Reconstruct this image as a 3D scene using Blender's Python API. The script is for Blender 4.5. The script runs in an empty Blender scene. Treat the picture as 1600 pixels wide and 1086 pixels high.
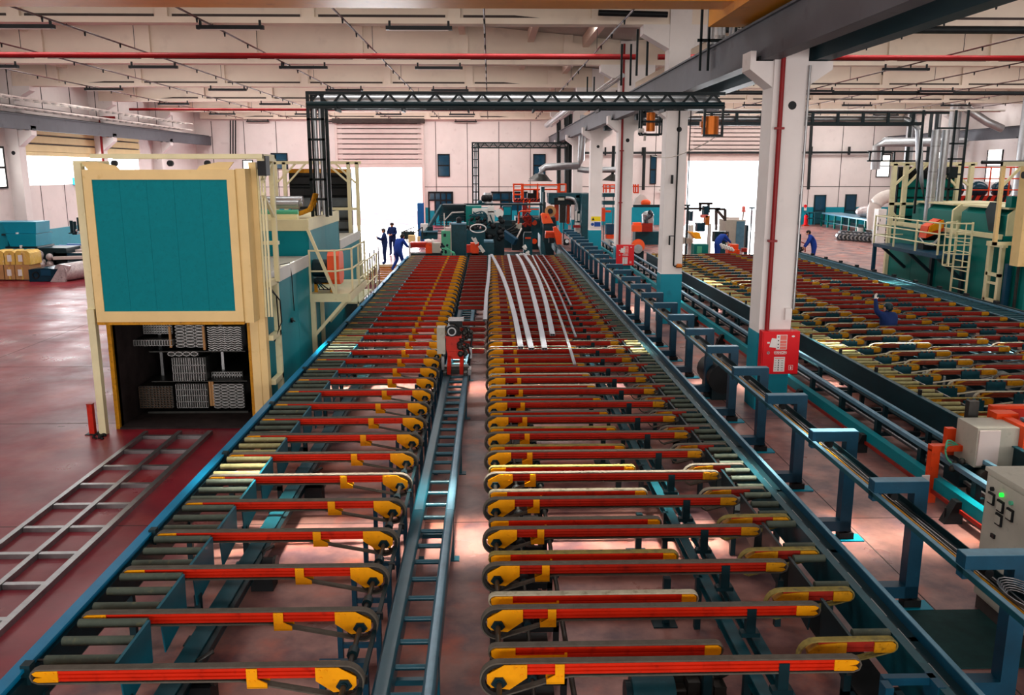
import bpy, bmesh, math, random
from mathutils import Vector, Matrix
random.seed(7)
S = bpy.context.scene
COL = S.collection
PI = math.pi
# ------------------------------------------------------------------ camera, sky, lights, exposure
FPX, CAMH = 1330.0, 4.5
PITCH = math.atan(278 / FPX)
YAW = math.atan(35 * math.cos(PITCH) / FPX)
cd = bpy.data.cameras.new('camera')
cam = bpy.data.objects.new('camera', cd)
COL.objects.link(cam)
cam.location = (0, 0, CAMH)
cam.rotation_euler = (PI / 2 - PITCH, 0, -YAW)
cd.sensor_width = 36
cd.lens = 36 * FPX / 1600
cd.clip_start, cd.clip_end = 0.1, 400
S.camera = cam
FW = Vector((math.sin(YAW) * math.cos(PITCH), math.cos(YAW) * math.cos(PITCH), -math.sin(PITCH)))
RT = Vector((math.cos(YAW), -math.sin(YAW), 0))
UP = RT.cross(FW)


def at(px, py, Y):
    """point of the hall at depth Y that the surveyed photograph shows at px, py"""
    d = FW + RT * ((px - 800) / FPX) - UP * ((py - 543) / FPX)
    return Vector((0, 0, CAMH)) + d * (Y / d.y)


def lin(c):
    return tuple(((v / 255) / 12.92 if v / 255 <= 0.04045 else ((v / 255 + 0.055) / 1.055) ** 2.4) for v in c)


w = bpy.data.worlds.new('World')
S.world = w
w.use_nodes = True
bg = w.node_tree.nodes['Background']
bg.inputs[0].default_value = (0.86, 0.94, 1.0, 1)
bg.inputs[1].default_value = 4.0


def area(name, loc, rot, sx, sy, power, color=(1, 1, 1), spread=180):
    l = bpy.data.lights.new(name, 'AREA')
    l.shape = 'RECTANGLE'
    l.size, l.size_y = sx, sy
    l.energy = power
    l.color = color
    l.spread = math.radians(spread)
    o = bpy.data.objects.new(name, l)
    o.location = loc
    o.rotation_euler = rot
    COL.objects.link(o)
    return o


# daylight through the open shutters and the window wall, and added fill behind the camera
area('door_and_fill_light', (-8.9, 71.6, 2.35), (-PI / 2, 0, 0), 6.9, 4.6, 2600, (0.96, 0.98, 1))
area('door_and_fill_light', (19.4, 71.6, 2.6), (-PI / 2, 0, 0), 6.6, 5.2, 2600, (0.96, 0.98, 1))
for xd in (-13, -1.5, 12, 24):  # added frontal fill lamps before the closed front wall, no doors there
    area('door_and_fill_light', (xd, -13.8, 3.0), (PI / 2, 0, 0), 7.5, 5.4, 1250, (1, 0.97, 0.93))
area('window_daylight', (-24.1, 51, 4.45), (0, -PI / 2, 0), 1.5, 15, 800, (0.97, 0.99, 1))
# daylight through the roof lights, a strip on either roof slope in every bay between two roof beams
BEAM_Y = [-2.9 + 9.25 * k for k in range(9)]
ROOF_P = [170, 220, 340, 500, 600, 640, 640, 640]
for k, by in enumerate(BEAM_Y[:-1]):
    for x0, x1 in ((-21.5, -10.5), (-7.5, 3.5), (7.2, 18.2), (21.2, 32.2)):
        xm = (x0 + x1) / 2
        up = x0 in (-21.5, 7.2)
        area('roof_daylight', (xm, by + 4.6, 9.92), (0, math.radians(-5.3 if up else 5.3), 0), 11, 1.4, ROOF_P[k], (1, 0.965, 0.93))
# sun patches that fall through the roof lights
for y, x0, x1, p in ((9.9, -3.3, 10, 230), (17.4, -4, 12, 280), (27.5, 4, 14, 300)):
    area('roof_sun', ((x0 + x1) / 2, y, 9.2), (0, 0, 0), x1 - x0, .7, p, (1, 0.93, 0.78), 9)
S.view_settings.view_transform = 'Standard'
S.view_settings.look = 'None'
S.view_settings.exposure = 0.0
S.view_settings.gamma = 1.0
S.view_settings.use_curve_mapping = False
S.cycles.max_bounces = 6
S.cycles.diffuse_bounces = 3
S.cycles.glossy_bounces = 3
S.cycles.transmission_bounces = 3
S.cycles.caustics_reflective = False
S.cycles.caustics_refractive = False
S.cycles.sample_clamp_indirect = 4
# ------------------------------------------------------------------ materials


def mat(name, rgb, rough=0.5, metal=0.0, var=0.15, scale=3.0, rgb2=None, amt=0.5, sharp=0.25, bump=0.0, emit=0, spec=0.25):
    m = bpy.data.materials.new(name)
    m.use_nodes = True
    nt = m.node_tree
    N, L = nt.nodes, nt.links
    b = N['Principled BSDF']
    b.inputs['Roughness'].default_value = rough
    b.inputs['Metallic'].default_value = metal
    b.inputs['Specular IOR Level'].default_value = spec
    c = lin(rgb)
    tc = N.new('ShaderNodeNewGeometry')
    no = N.new('ShaderNodeTexNoise')
    no.inputs['Scale'].default_value = scale
    no.inputs['Detail'].default_value = 5
    no.inputs['Roughness'].default_value = 0.62
    L.new(tc.outputs['Position'], no.inputs['Vector'])
    cr = N.new('ShaderNodeValToRGB')
    cr.color_ramp.elements[0].position = 0.3
    cr.color_ramp.elements[1].position = 0.7
    cr.color_ramp.elements[0].color = tuple(v * (1 - var) for v in c) + (1,)
    cr.color_ramp.elements[1].color = tuple(min(1, v * (1 + var)) for v in c) + (1,)
    L.new(no.outputs['Fac'], cr.inputs[0])
    out = cr.outputs[0]
    if rgb2:
        n2 = N.new('ShaderNodeTexNoise')
        n2.inputs['Scale'].default_value = scale * 2.7
        n2.inputs['Detail'].default_value = 6
        L.new(tc.outputs['Position'], n2.inputs['Vector'])
        r2 = N.new('ShaderNodeValToRGB')
        r2.color_ramp.elements[0].position = amt
        r2.color_ramp.elements[1].position = min(1, amt + sharp)
        L.new(n2.outputs['Fac'], r2.inputs[0])
        mx = N.new('ShaderNodeMixRGB')
        L.new(r2.outputs[0], mx.inputs[0])
        L.new(out, mx.inputs[1])
        mx.inputs[2].default_value = lin(rgb2) + (1,)
        out = mx.outputs[0]
    L.new(out, b.inputs['Base Color'])
    if bump:
        bp = N.new('ShaderNodeBump')
        bp.inputs['Strength'].default_value = bump
        bp.inputs['Distance'].default_value = 0.01
        n3 = N.new('ShaderNodeTexNoise')
        n3.inputs['Scale'].default_value = scale * 8
        L.new(tc.outputs['Position'], n3.inputs['Vector'])
        L.new(n3.outputs['Fac'], bp.inputs['Height'])
        L.new(bp.outputs[0], b.inputs['Normal'])
    if emit:
        b.inputs['Emission Color'].default_value = c + (1,)
        b.inputs['Emission Strength'].default_value = emit
    return m


M = dict(
    wall=mat('painted_precast', (230, 222, 220), 0.85, var=0.05, scale=0.7, rgb2=(206, 196, 194), amt=0.62, bump=0.1),
    beam=mat('precast_beam', (236, 222, 206), 0.85, var=0.06, scale=0.5, rgb2=(212, 198, 184), amt=0.6, bump=0.1),
    column=mat('painted_column', (232, 226, 224), 0.7, var=0.05, scale=1.0, rgb2=(205, 200, 198), amt=0.64),
    roof=mat('roof_sheet', (190, 182, 176), 0.7, var=0.1, scale=1.2),
    dado=mat('turquoise_wall_paint', (8, 138, 160), 0.55, var=0.1, scale=1.0, rgb2=(20, 110, 128), amt=0.6),
    shutter=mat('shutter_sheet', (222, 208, 204), 0.6, var=0.06, scale=1.0),
    shutter_warm=mat('cream_shutter_sheet', (236, 216, 160), 0.6, var=0.06, scale=1.0),
    dark=mat('black_steel', (24, 27, 30), 0.5, 0.2, var=0.3, scale=4),
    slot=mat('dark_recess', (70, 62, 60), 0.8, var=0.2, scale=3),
    girder=mat('grey_crane_paint', (82, 84, 92), 0.55, 0.0, var=0.12, scale=1.0, rgb2=(62, 60, 64), amt=0.6, bump=0.1),
    girder_blue=mat('blue_grey_crane_paint', (28, 62, 72), 0.5, 0.0, var=0.15, scale=1.0),
    crane=mat('yellow_crane_paint', (226, 150, 22), 0.4, var=0.1, scale=1.0, rgb2=(170, 95, 20), amt=0.62),
    pipe_red=mat('red_pipe_paint', (136, 20, 24), 0.4, var=0.1, scale=3),
    pipe_dark=mat('dark_pipe_paint', (34, 40, 42), 0.45, 0.2, var=0.2, scale=3),
    truss=mat('black_green_truss_paint', (16, 30, 34), 0.45, 0.1, var=0.2, scale=3),
    duct=mat('galvanised_duct', (176, 180, 184), 0.38, 0.85, var=0.12, scale=4),
    pipe_white=mat('white_pipe', (214, 206, 200), 0.5, var=0.1, scale=3),
    teal=mat('teal_oven_paint', (0, 132, 146), 0.5, var=0.06, scale=1.2, rgb2=(0, 116, 132), amt=0.58, spec=0.15),
    teal_door=mat('teal_door_paint', (0, 126, 136), 0.6, var=0.06, scale=9, rgb2=(0, 114, 126), amt=0.55, spec=0.12),
    teal_cyan=mat('bright_turquoise_paint', (0, 140, 168), 0.45, var=0.08, scale=1.5, spec=0.2),
    teal_green=mat('green_teal_paint', (0, 112, 106), 0.45, var=0.1, scale=1.2, spec=0.2),
    frame=mat('teal_frame_paint', (6, 66, 78), 0.42, 0.0, var=0.25, scale=5, rgb2=(24, 88, 94), amt=0.62, spec=0.3),
    frame_dark=mat('dark_teal_paint', (3, 38, 46), 0.45, 0.0, var=0.25, scale=5, spec=0.3),
    frame_blue=mat('petrol_blue_paint', (6, 62, 86), 0.42, 0.0, var=0.15, scale=5, rgb2=(20, 82, 104), amt=0.62, spec=0.3),
    rail_blue=mat('blue_rail_paint', (0, 124, 172), 0.35, 0.0, var=0.12, scale=3, spec=0.3),
    rail_pale=mat('pale_blue_rail', (92, 136, 158), 0.35, 0.3, var=0.2, scale=5),
    ladder=mat('ladder_paint', (8, 80, 98), 0.3, 0.1, var=0.15, scale=6, rgb2=(50, 108, 122), amt=0.62, spec=0.5),
    red=mat('red_anodised_profile', (214, 40, 12), 0.4, 0.1, var=0.12, scale=4, rgb2=(156, 22, 10), amt=0.56, spec=0.3),
    red_dark=mat('weathered_red_profile', (150, 36, 24), 0.45, 0.1, var=0.18, scale=4, rgb2=(110, 30, 26), amt=0.55),
    red_rust=mat('brown_red_profile', (124, 52, 32), 0.5, 0.1, var=0.2, scale=4, rgb2=(84, 44, 32), amt=0.55),
    yellow=mat('yellow_plate_paint', (244, 162, 10), 0.4, var=0.1, scale=6, rgb2=(196, 112, 8), amt=0.62),
    yellow_old=mat('oily_yellow_paint', (194, 134, 14), 0.45, var=0.2, scale=9, rgb2=(96, 66, 14), amt=0.58),
    belt=mat('grey_felt_belt', (92, 86, 78), 0.95, var=0.2, scale=9, bump=0.3),
    belt_gold=mat('scorched_felt_belt', (136, 122, 66), 0.95, var=0.25, scale=6, rgb2=(92, 86, 66), amt=0.5, bump=0.3),
    belt_pale=mat('pale_felt_belt', (178, 172, 150), 0.95, var=0.2, scale=6, rgb2=(120, 112, 90), amt=0.52, bump=0.3),
    roller=mat('felt_roller', (78, 88, 78), 0.7, 0.0, var=0.2, scale=6, rgb2=(122, 120, 84), amt=0.6, bump=0.2),
    roller_gold=mat('pale_felt_roller', (164, 160, 112), 0.75, var=0.2, scale=6, rgb2=(196, 190, 150), amt=0.55, bump=0.2),
    steel=mat('bare_steel', (150, 152, 154), 0.32, 0.85, var=0.15, scale=8),
    steel_dark=mat('oily_steel', (58, 58, 56), 0.4, 0.6, var=0.2, scale=8),
    rubber=mat('black_rubber', (22, 22, 22), 0.7, var=0.2, scale=8),
    alu=mat('raw_aluminium', (150, 156, 168), 0.34, 0.8, var=0.08, scale=1.5),
    alu_end=mat('cut_aluminium', (190, 190, 190), 0.45, 0.6, var=0.2, scale=12),
    cream=mat('cream_steel_paint', (236, 206, 146), 0.5, var=0.06, scale=2.0, rgb2=(206, 166, 92), amt=0.64),
    cream_pale=mat('ivory_steel_paint', (230, 222, 180), 0.5, var=0.07, scale=2.0, rgb2=(200, 186, 130), amt=0.64),
    inside=mat('sooty_steel', (50, 42, 42), 0.8, 0.1, var=0.4, scale=4),
    grey_slat=mat('grey_slat', (96, 104, 108), 0.5, 0.1, var=0.15, scale=2),
    red_sign=mat('fire_red_enamel', (222, 14, 28), 0.35, var=0.05, scale=3),
    paper=mat('white_paper', (232, 228, 226), 0.8, var=0.03, scale=8),
    ink=mat('dark_ink', (50, 40, 40), 0.8, var=0.1),
    pale_red=mat('salmon_print', (236, 120, 110), 0.7, var=0.05),
    orange=mat('orange_machine_paint', (226, 70, 20), 0.4, var=0.1, scale=3, rgb2=(180, 50, 16), amt=0.6),
    orange_hood=mat('bright_orange_cover', (246, 92, 40), 0.4, var=0.06, scale=3),
    red_m=mat('red_machine_paint', (196, 40, 22), 0.4, var=0.12, scale=5, rgb2=(140, 24, 16), amt=0.56),
    cabinet=mat('grey_cabinet_paint', (178, 176, 164), 0.5, var=0.08, scale=3, rgb2=(140, 138, 128), amt=0.62),
    white_m=mat('white_machine_paint', (212, 212, 208), 0.45, var=0.06, scale=3),
    green_m=mat('mint_machine_paint', (84, 176, 140), 0.45, var=0.08, scale=3),
    glass=mat('dark_window_glass', (20, 64, 88), 0.08, 0.0, var=0.3, scale=0.8),
    mat_green=mat('green_rubber_mat', (20, 58, 58), 0.8, var=0.25, scale=5),
    lamp_green=mat('lit_green_lamp', (30, 230, 60), 0.4, emit=1.5),
    bright=mat('daylit_roof_panel', (255, 252, 246), 0.5, emit=2.2, var=0.0),
    carton=mat('brown_carton', (186, 140, 92), 0.75, var=0.1, scale=4),
    wrap_yellow=mat('yellow_wrapped_sack', (222, 184, 92), 0.5, var=0.15, scale=4, rgb2=(230, 215, 190), amt=0.58),
    film=mat('clear_wrap', (196, 186, 186), 0.2, 0.2, var=0.2, scale=5, rgb2=(120, 100, 110), amt=0.55, bump=0.5),
    navy=mat('navy_wrap', (16, 50, 66), 0.25, 0.1, var=0.3, scale=4),
    blue_bar=mat('blue_bar_paint', (20, 92, 160), 0.4, var=0.1, scale=4),
    overall=mat('dark_blue_cotton', (18, 42, 92), 0.85, var=0.15, scale=8, bump=0.3),
    overall_b=mat('royal_blue_cotton', (26, 62, 150), 0.85, var=0.15, scale=8, bump=0.3),
    skin=mat('skin', (206, 150, 122), 0.55, var=0.05, scale=8),
    hair=mat('dark_hair', (34, 26, 24), 0.6, var=0.3, scale=30),
    glove=mat('pale_glove', (222, 214, 208), 0.8, var=0.08, scale=10),
    copper=mat('copper_cover', (190, 104, 40), 0.35, 0.6, var=0.15, scale=4),
    hazard=mat('black_paint', (20, 18, 18), 0.5, var=0.1),
    sign_y=mat('yellow_sign', (236, 214, 30), 0.5, var=0.05),
    sign_b=mat('blue_sign', (20, 70, 150), 0.5, var=0.05),
    branch=mat('dark_red_thin_pipe', (74, 34, 32), 0.5, var=0.1),
    brown=mat('oxidised_profile', (112, 94, 80), 0.5, 0.4, var=0.2, scale=9),
    red_mid=mat('worn_red_profile', (178, 32, 12), 0.42, 0.1, var=0.16, scale=4, rgb2=(120, 22, 14), amt=0.54, spec=0.3),
    guide=mat('guide_plate_paint', (8, 96, 116), 0.4, var=0.1, scale=4, spec=0.3),
    coil=mat('grey_black_hose', (60, 66, 74), 0.35, 0.2, var=0.4, scale=5),
)


def floor_material():
    m = bpy.data.materials.new('worn_red_concrete')
    m.use_nodes = True
    nt = m.node_tree
    N, L = nt.nodes, nt.links
    b = N['Principled BSDF']
    g = N.new('ShaderNodeNewGeometry')
    sp = N.new('ShaderNodeSeparateXYZ')
    L.new(g.outputs['Position'], sp.inputs[0])

    def noise(scale, det=5, rough=0.6):
        n = N.new('ShaderNodeTexNoise')
        n.inputs['Scale'].default_value = scale
        n.inputs['Detail'].default_value = det
        n.inputs['Roughness'].default_value = rough
        L.new(g.outputs['Position'], n.inputs['Vector'])
        return n.outputs['Fac']

    def ramp(src, p0, p1, c0=(0, 0, 0), c1=(1, 1, 1)):
        r = N.new('ShaderNodeValToRGB')
        r.color_ramp.elements[0].position, r.color_ramp.elements[1].position = p0, p1
        r.color_ramp.elements[0].color = tuple(c0) + (1,)
        r.color_ramp.elements[1].color = tuple(c1) + (1,)
        L.new(src, r.inputs[0])
        return r.outputs[0]

    def mix(f, a, c):
        x = N.new('ShaderNodeMixRGB')
        L.new(f, x.inputs[0])
        for i, s in ((1, a), (2, c)):
            if hasattr(s, 'links'):
                L.new(s, x.inputs[i])
            else:
                x.inputs[i].default_value = lin(s) + (1,)
        return x.outputs[0]
    # the painted aisle (maroon) against the bare pink-grey machine bays
    mr = N.new('ShaderNodeMapRange')
    mr.inputs[1].default_value, mr.inputs[2].default_value = -4.4, -3.3
    L.new(sp.outputs[0], mr.inputs[0])
    edge = N.new('ShaderNodeMath')
    edge.operation = 'ADD'
    ns = N.new('ShaderNodeMath')
    ns.operation = 'MULTIPLY_ADD'
    L.new(noise(0.8), ns.inputs[0])
    ns.inputs[1].default_value, ns.inputs[2].default_value = 0.9, -0.5
    L.new(mr.outputs[0], edge.inputs[0])
    L.new(ns.outputs[0], edge.inputs[1])
    aisle = mix(ramp(noise(0.5), 0.35, 0.65), (104, 18, 40), (146, 38, 50))
    aisle = mix(ramp(noise(0.6, 6), 0.56, 0.8), aisle, (168, 70, 62))
    bay = mix(ramp(noise(1.3, 7), 0.34, 0.66), (92, 62, 66), (176, 126, 116))
    bay = mix(ramp(noise(0.9, 5, 0.6), 0.54, 0.78), bay, (204, 104, 76))
    bay = mix(ramp(noise(1.2, 6, 0.6), 0.52, 0.74), bay, (74, 56, 72))
    col = mix(ramp(edge.outputs[0], 0.3, 0.7), aisle, bay)
    L.new(col, b.inputs['Base Color'])
    b.inputs['Specular IOR Level'].default_value = 0.3
    L.new(ramp(noise(0.9, 6), 0.3, 0.75, (0.24,) * 3, (0.5,) * 3), b.inputs['Roughness'])
    bp = N.new('ShaderNodeBump')
    bp.inputs['Strength'].default_value = 0.12
    bp.inputs['Distance'].default_value = 0.02
    L.new(noise(1.6, 4), bp.inputs['Height'])
    L.new(bp.outputs[0], b.inputs['Normal'])
    return m


M['floor'] = floor_material()
# ------------------------------------------------------------------ mesh helpers


class MB:
    def __init__(s):
        s.v, s.f, s.s = [], [], []

    def face(s, pts, smooth=False):
        i = len(s.v)
        s.v += [tuple(p) for p in pts]
        s.f.append(tuple(range(i, i + len(pts))))
        s.s.append(smooth)

    def box(s, x0, x1, y0, y1, z0, z1):
        i = len(s.v)
        s.v += [(x0, y0, z0), (x1, y0, z0), (x1, y1, z0), (x0, y1, z0), (x0, y0, z1), (x1, y0, z1), (x1, y1, z1), (x0, y1, z1)]
        for q in ((0, 3, 2, 1), (4, 5, 6, 7), (0, 1, 5, 4), (1, 2, 6, 5), (2, 3, 7, 6), (3, 0, 4, 7)):
            s.f.append(tuple(i + k for k in q))
            s.s.append(False)
        return s

    def pbox(s, x0, y0, x1, y1, Y, d):
        a, b = at(x0, y1, Y), at(x1, y0, Y)
        return s.box(a.x, b.x, Y, Y + d, a.z, b.z)

    def prism(s, pts, axis, a0, a1):
        n = len(pts)
        i = len(s.v)
        for a in (a0, a1):
            for u, v in pts:
                s.v.append((a, u, v) if axis == 'x' else (u, a, v) if axis == 'y' else (u, v, a))
        s.f.append(tuple(range(i + n - 1, i - 1, -1)))
        s.f.append(tuple(range(i + n, i + 2 * n)))
        s.s += [False, False]
        for k in range(n):
            j = (k + 1) % n
            s.f.append((i + k, i + j, i + n + j, i + n + k))
            s.s.append(False)
        return s

    def bar(s, p, q, w, h):
        p, q = Vector(p), Vector(q)
        d = (q - p).normalized()
        u = Vector((0, 0, 1)) if abs(d.z) < 0.95 else Vector((0, 1, 0))
        r = d.cross(u).normalized()
        u = r.cross(d)
        i = len(s.v)
        for c in (p, q):
            for a, b in ((-1, -1), (1, -1), (1, 1), (-1, 1)):
                s.v.append(tuple(c + r * (a * w / 2) + u * (b * h / 2)))
        for k in ((0, 1, 2, 3), (7, 6, 5, 4), (0, 4, 5, 1), (1, 5, 6, 2), (2, 6, 7, 3), (3, 7, 4, 0)):
            s.f.append(tuple(i + j for j in k))
            s.s.append(False)
        return s

    def cyl(s, p, q, r, n=10, r2=None, cap=True):
        p, q = Vector(p), Vector(q)
        r2 = r if r2 is None else r2
        d = (q - p).normalized()
        u = Vector((0, 0, 1)) if abs(d.z) < 0.95 else Vector((1, 0, 0))
        a = d.cross(u).normalized()
        b = a.cross(d)
        R = [[c + (a * math.cos(2 * PI * k / n) + b * math.sin(2 * PI * k / n)) * rr for k in range(n)] for c, rr in ((p, r), (q, r2))]
        i = len(s.v)
        s.v += [tuple(x) for x in R[0] + R[1]]
        for k in range(n):
            j = (k + 1) % n
            s.f.append((i + k, i + j, i + n + j, i + n + k))
            s.s.append(True)
        if cap:
            s.face(R[0][::-1])
            s.face(R[1])
        return s

    def tube(s, pts, r, n=8):
        pts = [Vector(p) for p in pts]
        i = len(s.v)
        for k, p in enumerate(pts):
            d = (pts[min(k + 1, len(pts) - 1)] - pts[max(k - 1, 0)]).normalized()
            u = Vector((0, 0, 1)) if abs(d.z) < 0.9 else Vector((0.3, 1, 0)).normalized()
            a = d.cross(u).normalized()
            b = a.cross(d)
            s.v += [tuple(p + (a * math.cos(2 * PI * m / n) + b * math.sin(2 * PI * m / n)) * r) for m in range(n)]
        for k in range(len(pts) - 1):
            for m in range(n):
                j = (m + 1) % n
                s.f.append((i + k * n + m, i + k * n + j, i + (k + 1) * n + j, i + (k + 1) * n + m))
                s.s.append(True)
        return s

    def ring(s, c, axis, ro, ri, a0, a1, n=24):
        i = len(s.v)
        for a in (a0, a1):
            for r in (ro, ri):
                for k in range(n):
                    u, v = math.cos(2 * PI * k / n) * r, math.sin(2 * PI * k / n) * r
                    s.v.append((a, c[0] + u, c[1] + v) if axis == 'x' else (c[0] + u, a, c[1] + v) if axis == 'y' else (c[0] + u, c[1] + v, a))
        for k in range(n):
            j = (k + 1) % n
            s.f += [(i + k, i + j, i + 2 * n + j, i + 2 * n + k), (i + n + k, i + n + j, i + 3 * n + j, i + 3 * n + k),
                    (i + k, i + j, i + n + j, i + n + k), (i + 2 * n + k, i + 2 * n + j, i + 3 * n + j, i + 3 * n + k)]
            s.s += [False] * 4
        return s

    def ball(s, c, rx, ry=None, rz=None, nu=12, nv=8):
        ry, rz = ry or rx, rz or rx
        i = len(s.v)
        for a in range(nv + 1):
            t = PI * a / nv
            for k in range(nu):
                p = 2 * PI * k / nu
                s.v.append((c[0] + rx * math.sin(t) * math.cos(p), c[1] + ry * math.sin(t) * math.sin(p), c[2] + rz * math.cos(t)))
        for a in range(nv):
            for k in range(nu):
                j = (k + 1) % nu
                s.f.append((i + a * nu + k, i + (a + 1) * nu + k, i + (a + 1) * nu + j, i + a * nu + j))
                s.s.append(True)
        return s

    def loop(s, path, y0, y1, t):
        """closed flat band that follows path (x, z), thickness t outwards"""
        n = len(path)
        out = []
        for k in range(n):
            a, b = Vector(path[k - 1]), Vector(path[(k + 1) % n])
            d = (b - a).normalized()
            out.append((path[k][0] + d.y * t, path[k][1] - d.x * t))
        i = len(s.v)
        for y in (y0, y1):
            s.v += [(p[0], y, p[1]) for p in path] + [(p[0], y, p[1]) for p in out]
        for k in range(n):
            j = (k + 1) % n
            s.f += [(i + k, i + j, i + n + j, i + n + k), (i + 2 * n + k, i + 2 * n + j, i + 3 * n + j, i + 3 * n + k),
                    (i + n + k, i + n + j, i + 3 * n + j, i + 3 * n + k), (i + k, i + j, i + 2 * n + j, i + 2 * n + k)]
            s.s += [False] * 4
        return s

    def build(s, name, m, parent=None, loc=None):
        o0 = Vector(loc) if loc is not None else (WP[parent.name] if parent else Vector())
        me = bpy.data.meshes.new(name)
        me.from_pydata([(a - o0.x, b - o0.y, c - o0.z) for a, b, c in s.v], [], s.f)
        me.polygons.foreach_set('use_smooth', s.s)
        me.materials.append(M[m])
        o = bpy.data.objects.new(name, me)
        COL.objects.link(o)
        if parent:
            o.parent = parent
        else:
            o.location = o0
        WP[o.name] = o0
        return o


WP = {}
KIDS = {}


def part(parent, name, m, fn, label=None):
    b = MB()
    fn(b)
    o = b.build(name, m, parent)
    if label:
        o['label'] = label
    return o


def thing(name, label, cat, loc, group=None):
    o = bpy.data.objects.new(name, None)
    COL.objects.link(o)
    o.location = loc
    o.empty_display_size = 0.1
    WP[o.name] = Vector(loc)
    tag(o, label, cat, group)
    return o


def tag(o, label, cat, group=None, kind=None):
    o['label'] = label
    o['category'] = cat
    if group:
        o['group'] = group
    if kind:
        o['kind'] = kind
    return o


def solo(name, m, fn, label, cat, loc=(0, 0, 0), group=None):
    b = MB()
    fn(b)
    return tag(b.build(name, m, None, loc), label, cat, group)


def struct(name, m, fn, parent=None):
    b = MB()
    fn(b)
    o = b.build(name, m, parent)
    if not parent:
        o['kind'] = 'structure'
    return o


def dup(root, kids, loc, label=None, group=None):
    """copy a thing with its parts [(part, parent or None)]"""
    r = root.copy()
    COL.objects.link(r)
    r.location = loc
    WP[r.name] = Vector(loc)
    if label:
        r['label'] = label
    if group:
        r['group'] = group
    mp = {}
    for c, p in kids:
        d = c.copy()
        COL.objects.link(d)
        d.parent = mp[p.name] if p else r
        mp[c.name] = d
    return r


def kids_of(root):
    out = []
    for c in root.children:
        out.append((c, None))
        for g in c.children:
            out.append((g, c))
    return out


ONES = 'zeroth first second third fourth fifth sixth seventh eighth ninth tenth eleventh twelfth thirteenth fourteenth fifteenth sixteenth seventeenth eighteenth nineteenth'.split()


def nth(n):
    if n < 20:
        return ONES[n]
    t, u = divmod(n, 10)
    if u == 0:
        return {2: 'twentieth', 3: 'thirtieth', 4: 'fortieth'}[t]
    return {2: 'twenty-', 3: 'thirty-', 4: 'forty-'}[t] + ONES[u]


def arc(cx, cz, r, a0, a1, n):
    return [(cx + r * math.cos(math.radians(a0 + (a1 - a0) * k / n)), cz + r * math.sin(math.radians(a0 + (a1 - a0) * k / n))) for k in range(n + 1)]
# ------------------------------------------------------------------ the hall
YB = 71.0
ZC = 8.45
XL, XR = -23.6, 34.0
YN = -14.0
fl = struct('floor', 'floor', lambda b: b.box(XL - .3, XR + .3, YN, YB + 25, -0.2, 0))


def joints(b):
    for x in (-3.9, 4.62, 14.2, -12, 22):
        b.box(x, x + .014, YN, YB, 0, .0015)
    for k in range(18):
        b.box(XL, XR, -8 + 4.6 * k, -7.986 + 4.6 * k, 0, .0015)


part(fl, 'joint_strip', 'slot', joints)
D1 = (-12.35, -5.4, 4.65, 8.15)
D2 = (16.1, 22.75, 5.2, 8.1)


def wall_back(b):
    xs = [XL - .3, D1[0], D1[1], D2[0], D2[1], XR + .3]
    for i in (0, 2, 4):
        b.box(xs[i], xs[i + 1], YB, YB + .3, 0, 12)
    b.box(D1[0], D1[1], YB, YB + .3, D1[2], 12)
    b.box(D2[0], D2[1], YB, YB + .3, D2[2], 12)


wb = struct('wall_back', 'wall', wall_back)


def panel_lines(b):
    for k in range(23):
        x = -22.3 + 2.56 * k
        if D1[0] < x < D1[1] or D2[0] < x < D2[1]:
            continue
        b.box(x, x + .05, YB - .012, YB, 1.4, 8.3)
    for x0, x1 in ((XL, D1[0]), (D1[1], D2[0]), (D2[1], XR)):
        b.box(x0, x1, YB - .012, YB, 3.1, 3.14)


part(wb, 'panel_joint', 'slot', panel_lines)
for x0, x1 in ((XL, D1[0]), (D1[1], D2[0]), (D2[1], XR)):
    part(wb, 'painted_dado', 'dado', lambda b: b.box(x0, x1, YB - .02, YB, 0, 1.45))
for n, (d, m) in enumerate(((D1, 'shutter'), (D2, 'shutter')), 1):
    dr = struct('door_%d' % n, m, lambda b: b.box(d[0], d[1], YB - .16, YB - .06, d[2], d[2] + .3))
    N = 8
    h = (d[3] - d[2] - .3) / N
    for k in range(N):
        z = d[2] + .3 + k * h
        part(dr, 'shutter_panel', m, lambda b: b.prism([(YB - .08, z), (YB - .14, z + .02), (YB - .14, z + h - .07), (YB - .08, z + h - .05)], 'x', d[0], d[1]))
        part(dr, 'panel_seam', 'slot', lambda b: b.box(d[0] + .5, d[1] - .4, YB - .15, YB - .08, z + h - .06, z + h - .01))
    part(dr, 'roll_housing', 'slot', lambda b: b.box(d[0] - .2, d[1] + .2, YB - .5, YB, d[3], d[3] + .35))
    for x in (d[0], d[1]):
        part(dr, 'guide_rail', 'shutter', lambda b: b.box(x - .1, x + .1, YB - .2, YB, 0, d[3]))
# blue leaf half open inside door 1
solo('upright_panel', 'blue_bar', lambda b: b.box(-4.45, -4.05, 53, 53.1, 0, 2.5), 'narrow blue panel standing upright beside the big bright doorway', 'panel', (-4.25, 53.05, 0))


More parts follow.
